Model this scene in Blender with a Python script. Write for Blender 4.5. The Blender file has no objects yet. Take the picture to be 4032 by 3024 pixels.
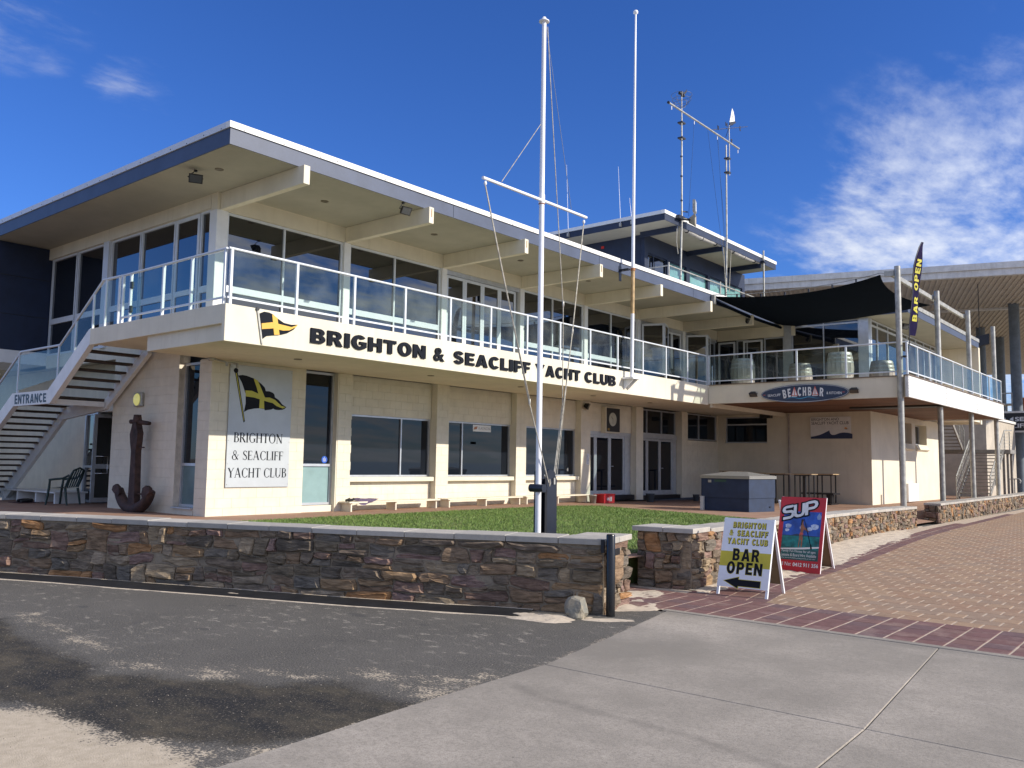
import bpy, bmesh, math, random
import numpy as np
from mathutils import Vector, Matrix, noise as mnoise
rng = random.Random(7)
sc = bpy.context.scene
COL = sc.collection

# ---------------------------------------------------------------- camera
PIT, ROL, YAW, FPX = .092082, .014907, .6924986, 3380.16
cp, sp, cy, sy = math.cos(PIT), math.sin(PIT), math.cos(YAW), math.sin(YAW)
fw = Vector((cy*cp, sy*cp, sp)); rt = Vector((sy, -cy, 0)); up = rt.cross(fw)
RR = math.cos(ROL)*rt + math.sin(ROL)*up; UU = -math.sin(ROL)*rt + math.cos(ROL)*up
cam_d = bpy.data.cameras.new('camera'); cam = bpy.data.objects.new('camera', cam_d); COL.objects.link(cam)
cam_d.sensor_width = 36; cam_d.lens = FPX/4032*36; cam_d.clip_start = .1; cam_d.clip_end = 20000
mw = Matrix((RR, UU, -fw)).transposed().to_4x4(); mw.translation = (0, 0, 1.6); cam.matrix_world = mw
sc.camera = cam

# ---------------------------------------------------------------- light
SUN = Vector((.38, -1, .56)).normalized()
elev = math.asin(SUN.z)
sun_d = bpy.data.lights.new('sun', 'SUN'); sun = bpy.data.objects.new('sun', sun_d); COL.objects.link(sun)
sun_d.energy = 4.6; sun_d.angle = math.radians(.53); sun_d.color = (1, .93, .82)
sun.rotation_euler = SUN.to_track_quat('Z', 'Y').to_euler(); sun.location = (0, -20, 30)
sc.view_settings.view_transform = 'Standard'; sc.view_settings.look = 'None'
sc.view_settings.gamma = 1; sc.view_settings.exposure = 0.22; sc.view_settings.use_curve_mapping = False
w = bpy.data.worlds.new('World'); sc.world = w; w.use_nodes = True
nt = w.node_tree; N = nt.nodes; L = nt.links; N.clear()
def nn(t, **k):
    n = N.new(t)
    for a, b in k.items(): setattr(n, a, b)
    return n
def mth(op, a, b=None, clamp=False):
    n = N.new('ShaderNodeMath'); n.operation = op; n.use_clamp = clamp
    for i, v in enumerate((a, b)):
        if v is None: continue
        if isinstance(v, (int, float)): n.inputs[i].default_value = v
        else: L.new(v, n.inputs[i])
    return n.outputs[0]
sky = nn('ShaderNodeTexSky', sky_type='NISHITA', sun_disc=False, sun_elevation=elev,
         sun_rotation=math.atan2(SUN.x, SUN.y), altitude=0, air_density=1.0, dust_density=.15, ozone_density=4.0)
tc = nn('ShaderNodeTexCoord'); sep = nn('ShaderNodeSeparateXYZ'); L.new(tc.outputs['Generated'], sep.inputs[0])
zz = mth('ADD', mth('MAXIMUM', sep.outputs[2], 0), .10)
px_, py_ = mth('DIVIDE', sep.outputs[0], zz), mth('DIVIDE', sep.outputs[1], zz)
cmb = nn('ShaderNodeCombineXYZ'); L.new(px_, cmb.inputs[0]); L.new(py_, cmb.inputs[1])
mp = nn('ShaderNodeMapping'); mp.inputs['Rotation'].default_value = (0, 0, math.radians(35)); mp.inputs['Scale'].default_value = (1, 1.9, 1)
L.new(cmb.outputs[0], mp.inputs[0])
n1 = nn('ShaderNodeTexNoise'); n1.inputs['Scale'].default_value = 1.1; n1.inputs['Detail'].default_value = 9; n1.inputs['Roughness'].default_value = .62; n1.inputs['Distortion'].default_value = .45
L.new(mp.outputs[0], n1.inputs['Vector'])
n2 = nn('ShaderNodeTexNoise'); n2.inputs['Scale'].default_value = 7; n2.inputs['Detail'].default_value = 5; n2.inputs['Roughness'].default_value = .6
L.new(mp.outputs[0], n2.inputs['Vector'])
def ss(v, lo, hi, a=0, b=1):
    m = N.new('ShaderNodeMapRange'); m.interpolation_type = 'SMOOTHSTEP'
    L.new(v, m.inputs[0])
    for i, q in enumerate((lo, hi, a, b)): m.inputs[i+1].default_value = q
    return m.outputs[0]
def dotd(c):
    v = Vector(c).normalized(); d = nn('ShaderNodeVectorMath', operation='DOT_PRODUCT'); L.new(tc.outputs['Generated'], d.inputs[0]); d.inputs[1].default_value = v
    return d.outputs['Value']
shape = mth('ADD', mth('MULTIPLY', n1.outputs[0], .72), mth('MULTIPLY', n2.outputs[0], .28))
# cloud bank low at the right of the view, thin wisps high at the left, streaky deck over the sea behind
bank = ss(mth('ADD', dotd((.955, .11, .235)), mth('MULTIPLY', shape, .030)), .975, 1.004)
bank2 = ss(mth('ADD', dotd((.935, .29, .20)), mth('MULTIPLY', shape, .02)), .998, 1.008)
wisp = mth('MULTIPLY', ss(mth('ADD', dotd((.29, .86, .45)), mth('MULTIPLY', shape, .010)), 1.0015, 1.0062), .6)
wisp2 = mth('MULTIPLY', ss(mth('ADD', dotd((.40, .84, .372)), mth('MULTIPLY', shape, .006)), 1.0024, 1.0038), .5)
back = ss(mth('ADD', mth('MULTIPLY', sep.outputs[2], .55), mth('ADD', mth('MULTIPLY', sep.outputs[0], -.42), mth('MULTIPLY', sep.outputs[1], -.86))), -.22, .15)
m1 = mth('MULTIPLY', mth('MULTIPLY', ss(sep.outputs[2], .46, .24, .25, 1), ss(mth('ADD', shape, mth('MULTIPLY', bank, .10)), .49, .80)), mth('MAXIMUM', bank, mth('MULTIPLY', bank2, .5)))
m2 = mth('MULTIPLY', ss(shape, .47, .72), mth('MAXIMUM', wisp, wisp2))
m3 = mth('MULTIPLY', ss(shape, .41, .60), back)
cm = mth('MULTIPLY', mth('MAXIMUM', mth('MAXIMUM', m1, m2), m3), .9, True)
hs = nn('ShaderNodeHueSaturation'); hs.inputs['Saturation'].default_value = 1.12; hs.inputs['Value'].default_value = 1.0
L.new(sky.outputs[0], hs.inputs['Color'])
mx = nn('ShaderNodeMix', data_type='RGBA'); L.new(cm, mx.inputs['Factor']); tn = nn('ShaderNodeMix', data_type='RGBA', blend_type='MULTIPLY'); tn.inputs['Factor'].default_value = 1; L.new(hs.outputs[0], tn.inputs['A']); tn.inputs['B'].default_value = (.58, .80, 1.33, 1); L.new(tn.outputs['Result'], mx.inputs['A'])
sb = ss(dotd(tuple(SUN)), -.2, .8, 1.0, 1.55); cl = nn('ShaderNodeVectorMath', operation='SCALE'); cl.inputs[0].default_value = (6.6, 6.9, 7.5); L.new(sb, cl.inputs['Scale']); L.new(cl.outputs[0], mx.inputs['B'])
bg = nn('ShaderNodeBackground'); bg.inputs['Strength'].default_value = .10; L.new(mx.outputs['Result'], bg.inputs[0])
wo = nn('ShaderNodeOutputWorld'); L.new(bg.outputs[0], wo.inputs[0])

# ---------------------------------------------------------------- materials
MATS = {}
def M(name, col, rough=.6, var=.08, vscale=2.5, bump=.0, bscale=60, metal=0, spec=.5, streak=0, speck=0, ior=1.5, tint=None, emit=None):
    if name in MATS: return MATS[name]
    m = bpy.data.materials.new(name); m.use_nodes = True; nt = m.node_tree; N = nt.nodes; L = nt.links
    b = N['Principled BSDF']; b.inputs['Roughness'].default_value = rough; b.inputs['Metallic'].default_value = metal
    b.inputs['Specular IOR Level'].default_value = spec; b.inputs['IOR'].default_value = ior
    geo = N.new('ShaderNodeNewGeometry')
    c0 = Vector(col)
    def noise(sc_, det=5, vec=None):
        n = N.new('ShaderNodeTexNoise'); n.inputs['Scale'].default_value = sc_; n.inputs['Detail'].default_value = det; n.inputs['Roughness'].default_value = .62
        L.new(vec or geo.outputs['Position'], n.inputs['Vector']); return n.outputs[0]
    def mix(fac, a, bb, lo, hi):
        mr = N.new('ShaderNodeMapRange'); L.new(fac, mr.inputs[0]); mr.inputs[1].default_value = lo; mr.inputs[2].default_value = hi
        x = N.new('ShaderNodeMix'); x.data_type = 'RGBA'; L.new(mr.outputs[0], x.inputs['Factor'])
        for s, v in (('A', a), ('B', bb)):
            if isinstance(v, (Vector, tuple)): x.inputs[s].default_value = (*v[:3], 1)
            else: L.new(v, x.inputs[s])
        return x.outputs['Result']
    t = Vector(tint) if tint else c0*(1-2.2*var)
    out = mix(noise(vscale), c0*(1+var), t, .35, .68)
    if speck: out = mix(noise(bscale*1.3, 2), out, c0*.45, .62, .62+.12/speck*.5)
    if streak:
        mpn = N.new('ShaderNodeMapping'); mpn.inputs['Scale'].default_value = (7, 7, .5); L.new(geo.outputs['Position'], mpn.inputs[0])
        out = mix(noise(1, 4, mpn.outputs[0]), out, Vector((c0.x*(1-streak), c0.y*(1-streak*1.1), c0.z*(1-streak*1.3))), .52, .78)
    L.new(out, b.inputs['Base Color'])
    if bump:
        bp = N.new('ShaderNodeBump'); bp.inputs['Strength'].default_value = 1; bp.inputs['Distance'].default_value = bump
        L.new(noise(bscale, 6), bp.inputs['Height']); L.new(bp.outputs[0], b.inputs['Normal'])
    if emit: b.inputs['Emission Color'].default_value = (*emit[:3], 1); b.inputs['Emission Strength'].default_value = emit[3]
    MATS[name] = m; return m
def rnd_mat(name, cols, rough=.8, bump=.004, bscale=35, stretch=(1, 1, 1), var=.35, noise_scale=9, dirt=(.3, .25, .2), dirtamt=0):
    """each piece takes its own colour from the attribute rnd plus the object's random number"""
    m = bpy.data.materials.new(name); m.use_nodes = True; nt = m.node_tree; N = nt.nodes; L = nt.links
    b = N['Principled BSDF']; b.inputs['Roughness'].default_value = rough; b.inputs['Specular IOR Level'].default_value = .3
    a = N.new('ShaderNodeAttribute'); a.attribute_name = 'rnd'; oi = N.new('ShaderNodeObjectInfo'); geo = N.new('ShaderNodeNewGeometry')
    ad = N.new('ShaderNodeMath'); ad.operation = 'ADD'; L.new(a.outputs['Fac'], ad.inputs[0]); L.new(oi.outputs['Random'], ad.inputs[1])
    fr = N.new('ShaderNodeMath'); fr.operation = 'FRACT'; L.new(ad.outputs[0], fr.inputs[0])
    cr = N.new('ShaderNodeValToRGB'); cr.color_ramp.interpolation = 'CONSTANT'; e = cr.color_ramp.elements
    while len(e) > 1: e.remove(e[-1])
    e[0].position = 0; e[0].color = (*cols[0], 1)
    for i, c in enumerate(cols[1:], 1):
        x = e.new(i/len(cols)); x.color = (*c, 1)
    L.new(fr.outputs[0], cr.inputs[0])
    mp = N.new('ShaderNodeMapping'); mp.inputs['Scale'].default_value = stretch; L.new(geo.outputs['Position'], mp.inputs[0])
    off = N.new('ShaderNodeVectorMath'); off.operation = 'ADD'; L.new(mp.outputs[0], off.inputs[0])
    sc_ = N.new('ShaderNodeVectorMath'); sc_.operation = 'SCALE'; sc_.inputs[0].default_value = (13, 7, 29); L.new(fr.outputs[0], sc_.inputs['Scale']); L.new(sc_.outputs[0], off.inputs[1])
    n = N.new('ShaderNodeTexNoise'); n.inputs['Scale'].default_value = noise_scale; n.inputs['Detail'].default_value = 7; n.inputs['Roughness'].default_value = .65; L.new(off.outputs[0], n.inputs['Vector'])
    mr = N.new('ShaderNodeMapRange'); L.new(n.outputs[0], mr.inputs[0]); mr.inputs[1].default_value = .3; mr.inputs[2].default_value = .7; mr.inputs[3].default_value = 1-var; mr.inputs[4].default_value = 1+var
    mu = N.new('ShaderNodeVectorMath'); mu.operation = 'SCALE'; L.new(cr.outputs[0], mu.inputs[0]); L.new(mr.outputs[0], mu.inputs['Scale'])
    out = mu.outputs[0]
    if dirtamt:
        n2 = N.new('ShaderNodeTexNoise'); n2.inputs['Scale'].default_value = 3; n2.inputs['Detail'].default_value = 8; n2.inputs['Roughness'].default_value = .7; L.new(off.outputs[0], n2.inputs['Vector'])
        m2 = N.new('ShaderNodeMapRange'); L.new(n2.outputs[0], m2.inputs[0]); m2.inputs[1].default_value = .52; m2.inputs[2].default_value = .7; m2.inputs[4].default_value = dirtamt
        x = N.new('ShaderNodeMix'); x.data_type = 'RGBA'; L.new(m2.outputs[0], x.inputs['Factor']); L.new(out, x.inputs['A']); x.inputs['B'].default_value = (*dirt, 1); out = x.outputs['Result']
    L.new(out, b.inputs['Base Color'])
    bp = N.new('ShaderNodeBump'); bp.inputs['Distance'].default_value = bump; n3 = N.new('ShaderNodeTexNoise'); n3.inputs['Scale'].default_value = bscale; n3.inputs['Detail'].default_value = 6; L.new(off.outputs[0], n3.inputs['Vector'])
    L.new(n3.outputs[0], bp.inputs['Height']); L.new(bp.outputs[0], b.inputs['Normal'])
    MATS[name] = m; return m
def glass_mat(name, tint, gloss=.12):
    m = bpy.data.materials.new(name); m.use_nodes = True; nt = m.node_tree; N = nt.nodes; L = nt.links; N.clear()
    o = N.new('ShaderNodeOutputMaterial'); tr = N.new('ShaderNodeBsdfTransparent'); tr.inputs[0].default_value = (*tint, 1)
    gl = N.new('ShaderNodeBsdfGlossy'); gl.inputs['Roughness'].default_value = .02; lw = N.new('ShaderNodeFresnel'); lw.inputs[0].default_value = 1.52
    sc_ = N.new('ShaderNodeMath'); sc_.operation = 'MULTIPLY_ADD'; L.new(lw.outputs[0], sc_.inputs[0]); sc_.inputs[1].default_value = .7; sc_.inputs[2].default_value = .0; sc_.use_clamp = True
    g2 = N.new('ShaderNodeNewGeometry'); fb_ = N.new('ShaderNodeMath'); fb_.operation = 'SUBTRACT'; fb_.inputs[0].default_value = 1; L.new(g2.outputs['Backfacing'], fb_.inputs[1]); fm = N.new('ShaderNodeMath'); fm.operation = 'MULTIPLY'; L.new(sc_.outputs[0], fm.inputs[0]); L.new(fb_.outputs[0], fm.inputs[1])
    df = N.new('ShaderNodeBsdfDiffuse'); df.inputs[0].default_value = (.6, .62, .58, 1); geo = N.new('ShaderNodeNewGeometry'); n = N.new('ShaderNodeTexNoise'); n.inputs['Scale'].default_value = 1.7; n.inputs['Detail'].default_value = 6
    L.new(geo.outputs['Position'], n.inputs['Vector']); mr = N.new('ShaderNodeMapRange'); L.new(n.outputs[0], mr.inputs[0]); mr.inputs[1].default_value = .4; mr.inputs[2].default_value = .75; mr.inputs[3].default_value = .0; mr.inputs[4].default_value = .06
    x0 = N.new('ShaderNodeMixShader'); L.new(mr.outputs[0], x0.inputs[0]); L.new(tr.outputs[0], x0.inputs[1]); L.new(df.outputs[0], x0.inputs[2])
    x = N.new('ShaderNodeMixShader'); L.new(fm.outputs[0], x.inputs[0]); L.new(x0.outputs[0], x.inputs[1]); L.new(gl.outputs[0], x.inputs[2]); L.new(x.outputs[0], o.inputs[0])
    MATS[name] = m; return m
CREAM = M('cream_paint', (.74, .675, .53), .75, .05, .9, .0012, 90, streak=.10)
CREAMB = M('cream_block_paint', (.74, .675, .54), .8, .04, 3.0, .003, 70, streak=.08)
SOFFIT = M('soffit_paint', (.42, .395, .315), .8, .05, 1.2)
WHITE = M('white_paint', (.80, .79, .76), .5, .04, 3, streak=.05)
WHITEOLD = M('weathered_white_paint', (.74, .73, .70), .6, .08, 2.5, .0008, 40, streak=.2)
ALU = M('aluminium', (.55, .57, .60), .38, .05, 6, metal=.55)
ALUW = M('pale_powder_coat', (.66, .69, .72), .4, .03, 6)
BLUE = M('slate_blue_paint', (.058, .076, .128), .5, .08, 2, .0006, 50)
NAVY = M('navy_paint', (.012, .022, .055), .5, .12, 2, .0006, 50)
GLASSD = M('dark_window_glass', (.006, .008, .012), .015, .0, 1, spec=.5, ior=2.05)
GLASSL = M('tinted_window_glass', (.008, .011, .017), .02, .0, 1, ior=1.44)
FROST = M('frosted_teal_glass', (.24, .36, .36), .35, .05, 3)
TEAL = M('teal_glass', (.16, .34, .33), .08, .1, 3, ior=1.7)
BAL = glass_mat('balustrade_glass', (.82, .89, .87))
BLACK = M('black_paint', (.012, .012, .014), .4, .1, 8)
DARKN = M('dark_navy_steel', (.012, .016, .028), .35, .15, 5, .001, 30)
SIGNBLK = M('dark_slate_lettering', (.007, .009, .015), .7, .1, 5, spec=.15)
GALV = M('galvanised_steel', (.42, .41, .37), .45, .16, 5, .001, 60, metal=.35)
STEELW = M('white_enamel_steel', (.82, .83, .86), .3, .03, 3)
TIMBER = rnd_mat('deck_timber', [(.16, .08, .045), (.13, .065, .038), (.20, .10, .055), (.10, .052, .033), (.17, .09, .055)], .7, .002, 30, (1, .12, 1), .35, 6)
DARKWOOD = M('dark_stained_tread', (.07, .045, .032), .7, .25, 6, .002, 40)
RUST = M('rusty_iron', (.060, .030, .022), .75, .3, 6, .004, 40)
STONE = rnd_mat('wall_stone', [(.225, .156, .100), (.156, .119, .088), (.250, .165, .100), (.194, .122, .088), (.300, .194, .106), (.225, .140, .106), (.169, .144, .115), (.294, .225, .156), (.350, .181, .077), (.181, .138, .098), (.237, .152, .125), (.175, .135, .090), (.325, .244, .156), (.200, .150, .106), (.125, .100, .075)], .85, .016, 16, (1, 1, 5.5), .55, 6, (.34, .27, .18), .38)
MORTAR = M('mortar', (.30, .24, .17), .95, .16, 5, .010, 45)
COPING = rnd_mat('coping_concrete', [(.42, .385, .335), (.37, .345, .305), (.45, .415, .365)], .85, .002, 80, (1, 1, 1), .12, 8)
REDP = rnd_mat('red_paver', [(.165, .085, .076), (.15, .082, .078), (.18, .10, .086), (.145, .088, .086), (.17, .088, .080)], .8, .0015, 120, (1, 1, 1), .16, 14, (.42, .33, .27), .35)
TANP = rnd_mat('tan_paver', [(.31, .205, .135), (.285, .19, .125), (.33, .22, .14), (.30, .19, .122), (.28, .195, .135)], .8, .0015, 120, (1, 1, 1), .13, 14, (.45, .38, .30), .25)
BRICKP = rnd_mat('brick_paving', [(.34, .19, .115), (.30, .165, .10), (.37, .215, .13)], .8, .001, 100, (1, 1, 1), .15, 10)
SAND = M('sand', (.56, .47, .36), .95, .10, 4, .008, 25, speck=.3)
RUBBER = M('black_rubber', (.012, .012, .013), .6, .3, 4, .002, 40)
SAIL = M('navy_shade_cloth', (.006, .010, .018), 1.0, .05, 3, .001, 200, spec=.05)
PLASTICG = M('green_plastic', (.012, .035, .032), .4, .05, 5)
OAK = rnd_mat('weathered_oak', [(.36, .32, .27), (.30, .27, .23), (.40, .36, .31)], .8, .003, 30, (3, 3, .4), .25, 9)

# ---------------------------------------------------------------- mesh helpers
class MB:
    def __init__(s): s.v = []; s.f = []; s.sm = []; s.r = []; s.marks = []
    def add(s, vs, fs, smooth=False, r=0.0):
        k = len(s.v); s.v += [tuple(p) for p in vs]; s.f += [[i+k for i in f] for f in fs]; s.sm += [smooth]*len(fs); s.r += [r]*len(vs); return s
    def box(s, x0, x1, y0, y1, z0, z1, r=0.0):
        x0, x1 = min(x0, x1), max(x0, x1); y0, y1 = min(y0, y1), max(y0, y1); z0, z1 = min(z0, z1), max(z0, z1)
        v = [(x, y, z) for z in (z0, z1) for y in (y0, y1) for x in (x0, x1)]
        return s.add(v, [(0, 2, 3, 1), (4, 5, 7, 6), (0, 1, 5, 4), (2, 6, 7, 3), (0, 4, 6, 2), (1, 3, 7, 5)], r=r)
    def cbox(s, x0, x1, y0, y1, z0, z1, c=.008, r=0.0):
        """box with chamfered edges all round"""
        x0, x1 = min(x0, x1), max(x0, x1); y0, y1 = min(y0, y1), max(y0, y1); z0, z1 = min(z0, z1), max(z0, z1)
        bm = bmesh.new(); vs = []
        lo = (x0, y0, z0); hi = (x1, y1, z1)
        for k in range(8):
            sgn = [(k >> a) & 1 for a in range(3)]
            for ax in range(3):
                p = []
                for a in range(3):
                    base = hi[a] if sgn[a] else lo[a]; ins = -c if sgn[a] else c
                    p.append(base if a == ax else base+ins)
                vs.append(p)
        for p in vs: bm.verts.new(p)
        bmesh.ops.convex_hull(bm, input=bm.verts[:])
        bmesh.ops.dissolve_limit(bm, angle_limit=.01, verts=bm.verts[:], edges=bm.edges[:])
        bm.verts.index_update(); s.add([v.co[:] for v in bm.verts], [[v.index for v in f.verts] for f in bm.faces], r=r); bm.free(); return s
    def tube(s, pts, rad, n=8, caps=True, r=0.0):
        pts = [Vector(p) for p in pts]; rad = rad if isinstance(rad, (list, tuple)) else [rad]*len(pts)
        rings = []; prev = None
        for i, p in enumerate(pts):
            d = ((pts[min(i+1, len(pts)-1)]-p).normalized() + (p-pts[max(i-1, 0)]).normalized()).normalized()
            if prev is None:
                a = Vector((0, 0, 1)) if abs(d.z) < .9 else Vector((1, 0, 0)); u = d.cross(a).normalized()
            else: u = (prev-d*prev.dot(d)).normalized()
            prev = u; v = d.cross(u)
            rings.append([p+(u*math.cos(2*math.pi*k/n)+v*math.sin(2*math.pi*k/n))*rad[i] for k in range(n)])
        vs = [q for rr in rings for q in rr]; fs = []
        for i in range(len(pts)-1):
            for k in range(n):
                a = i*n+k; b = i*n+(k+1) % n; fs.append((a, b, b+n, a+n))
        s.add(vs, fs, True, r)
        if caps:
            s.add(rings[0], [list(range(n))[::-1]], False, r); s.add(rings[-1], [list(range(n))], False, r)
        return s
    def cyl(s, p0, p1, r0, r1=None, n=16, r=0.0): return s.tube([p0, p1], [r0, r0 if r1 is None else r1], n, True, r)
    def lathe(s, c, prof, n=20, ax='z'):
        c = Vector(c); vs = []
        for (ra, h) in prof:
            for k in range(n):
                a = 2*math.pi*k/n; q = (ra*math.cos(a), ra*math.sin(a), h)
                vs.append(c+Vector(q if ax == 'z' else ((h, q[0], q[1]) if ax == 'x' else (q[0], h, q[1]))))
        fs = [(i*n+k, i*n+(k+1) % n, (i+1)*n+(k+1) % n, (i+1)*n+k) for i in range(len(prof)-1) for k in range(n)]
        return s.add(vs, fs, True)
    def prism(s, fr, pts, d0, d1, r=0.0):
        """polygon pts (u,v) in frame fr extruded from depth d0 to d1 (along n)"""
        s.marks.append(len(s.f)); n = len(pts); a = sum(pts[i][0]*pts[(i+1) % n][1]-pts[(i+1) % n][0]*pts[i][1] for i in range(n))
        if a < 0: pts = pts[::-1]
        vs = [fr.p(u, v, d0) for u, v in pts]+[fr.p(u, v, d1) for u, v in pts]
        return s.add(vs, [list(range(n))[::-1], list(range(n, 2*n))]+[(i, (i+1) % n, n+(i+1) % n, n+i) for i in range(n)], r=r)
    def fbox(s, fr, u0, u1, v0, v1, d0, d1, r=0.0): return s.prism(fr, [(u0, v0), (u1, v0), (u1, v1), (u0, v1)], d0, d1, r)
    def build(s, name, mat, parent=None, **props):
        if name == 'lettering' and len(set(s.marks)) > 1:   # one object for each line of print
            mk = sorted(set(s.marks)); mk[0] = 0; o = None
            for a, b in zip(mk, mk[1:]+[len(s.f)]):
                if b <= a: continue
                q = MB(); used = sorted({i for f in s.f[a:b] for i in f}); ix = {v: i for i, v in enumerate(used)}
                q.v = [s.v[i] for i in used]; q.f = [[ix[i] for i in f] for f in s.f[a:b]]; q.sm = [False]*len(q.f); q.r = [0.0]*len(q.v); o = q.build(name, mat, parent, **props)
            return o
        me = bpy.data.meshes.new(name); off = wpos(parent)
        vs = [(v[0]-off[0], v[1]-off[1], v[2]-off[2]) for v in s.v]
        me.from_pydata(vs, [], s.f); me.materials.append(mat)
        if any(s.sm): me.polygons.foreach_set('use_smooth', s.sm)
        if any(s.r):
            at = me.attributes.new('rnd', 'FLOAT', 'POINT'); at.data.foreach_set('value', s.r)
        me.update(); o = bpy.data.objects.new(name, me); COL.objects.link(o)
        if parent: o.parent = parent
        for k, v in props.items(): o[k] = v
        return o
WP = {}
def wpos(o):
    x = Vector((0, 0, 0))
    while o is not None: x += WP.get(o.name, Vector((0, 0, 0))); o = o.parent
    return x
def thing(name, label, cat, loc=(0, 0, 0), group=None):
    o = bpy.data.objects.new(name, None); COL.objects.link(o); o.location = loc; o.empty_display_size = .2
    WP[o.name] = Vector(loc); o['label'] = label; o['category'] = cat
    if group: o['group'] = group
    return o
def tag(o, label, cat, group=None):
    o['label'] = label; o['category'] = cat
    if group: o['group'] = group
    return o
def struct(o, kind='structure'): o['kind'] = kind; return o
def dup(root, loc, label=None, group=None, rz=None):
    r = root.copy(); COL.objects.link(r); r.location = loc; WP[r.name] = Vector(loc)
    if rz is not None: r.rotation_euler = (0, 0, rz)
    if label: r['label'] = label
    if group: r['group'] = group
    for ch in list(root.children):
        c = ch.copy(); COL.objects.link(c); c.parent = r
        for g in list(ch.children):
            d = g.copy(); COL.objects.link(d); d.parent = c
    return r
class Fr:
    def __init__(s, o, u, v=(0, 0, 1)):
        s.o = Vector(o); s.u = Vector(u).normalized(); s.v = Vector(v).normalized(); s.n = s.u.cross(s.v)
    def p(s, u, v, d=0): return s.o+s.u*u+s.v*v+s.n*d
FX = Fr((0, 0, 0), (1, 0, 0))               # facade facing -Y: u=X, v=Z, n=-Y
def FY(x): return Fr((x, 0, 0), (0, -1, 0))  # faces -X: u=-Y
def FXY(y): return Fr((0, y, 0), (1, 0, 0))
def text_polys(body, bold=0., shear=0, spacing=1.0, extr=0.):
    cu = bpy.data.curves.new('lettering', 'FONT'); cu.body = body; cu.size = 1; cu.offset = bold; cu.shear = shear; cu.space_character = spacing; cu.resolution_u = 4; cu.extrude = extr
    cu.align_x = 'LEFT'
    o = bpy.data.objects.new('lettering_tmp', cu); COL.objects.link(o)
    dg = bpy.context.evaluated_depsgraph_get(); dg.update()
    me = bpy.data.meshes.new_from_object(o.evaluated_get(dg))
    vs = [v.co.copy() for v in me.vertices]; fs = [list(p.vertices) for p in me.polygons]
    bpy.data.objects.remove(o); bpy.data.curves.remove(cu); bpy.data.meshes.remove(me)
    return vs, fs
def text_into(mb, fr, body, u0, u1, v0, v1, d, bold=.02, shear=0, spacing=1.0, depth=0., quad=None):
    """letters stretched to the box u0..u1, v0..v1 of a frame, d proud of it; depth>0 makes them solid"""
    mb.marks.append(len(mb.f)); vs, fs = text_polys(body, bold, shear, spacing, .5 if depth else 0)
    xs = [v.x for v in vs]; ys = [v.y for v in vs]; x0, x1, y0, y1 = min(xs), max(xs), min(ys), max(ys)
    P = []
    for v in vs:
        a = (v.x-x0)/(x1-x0); b = (v.y-y0)/(y1-y0)
        if quad:
            (bl, br, tr, tl) = quad; u = (1-a)*((1-b)*bl[0]+b*tl[0])+a*((1-b)*br[0]+b*tr[0]); w_ = (1-a)*((1-b)*bl[1]+b*tl[1])+a*((1-b)*br[1]+b*tr[1])
        else: u = u0+a*(u1-u0); w_ = v0+b*(v1-v0)
        P.append(fr.p(u, w_, d+(v.z+.5)*depth if depth else d))
    mb.add(P, fs); return mb
def smooth_noise(x, y, z=0, s=1): return mnoise.noise(Vector((x*s, y*s, z*s)))
def interp(pts, t):
    """point and tangent on a polyline at arc length t"""
    acc = 0
    for a, b in zip(pts, pts[1:]):
        a, b = Vector(a), Vector(b); l = (b-a).length
        if t <= acc+l or b == Vector(pts[-1]): return a+(b-a)*((t-acc)/l), (b-a).normalized()
        acc += l
def plen(pts): return sum((Vector(b)-Vector(a)).length for a, b in zip(pts, pts[1:]))
# ---------------------------------------------------------------- heavy sans lettering drawn as outlines
from mathutils.geometry import tessellate_polygon
def _arc(cx, cy, rx, ry, a0, a1, n=12): return [(cx+rx*math.cos(math.radians(a0+(a1-a0)*i/n)), cy+ry*math.sin(math.radians(a0+(a1-a0)*i/n))) for i in range(n+1)]
def _stroke_outline(path, w_):
    L_, R_ = [], []
    for i, p in enumerate(path):
        a = Vector(path[max(0, i-1)]); b = Vector(path[min(len(path)-1, i+1)]); d = (b-a).normalized(); n_ = Vector((-d.y, d.x))*w_/2
        L_.append((p[0]+n_.x, p[1]+n_.y)); R_.append((p[0]-n_.x, p[1]-n_.y))
    return L_+R_[::-1]
_s = .27
_Spath = _arc(.385, .715, .245, .185, 15, 180, 12)+[(.15, .66), (.20, .575), (.33, .525), (.45, .49), (.58, .43), (.625, .33)]+_arc(.38, .285, .245, .185, 0, -165, 12)
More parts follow.
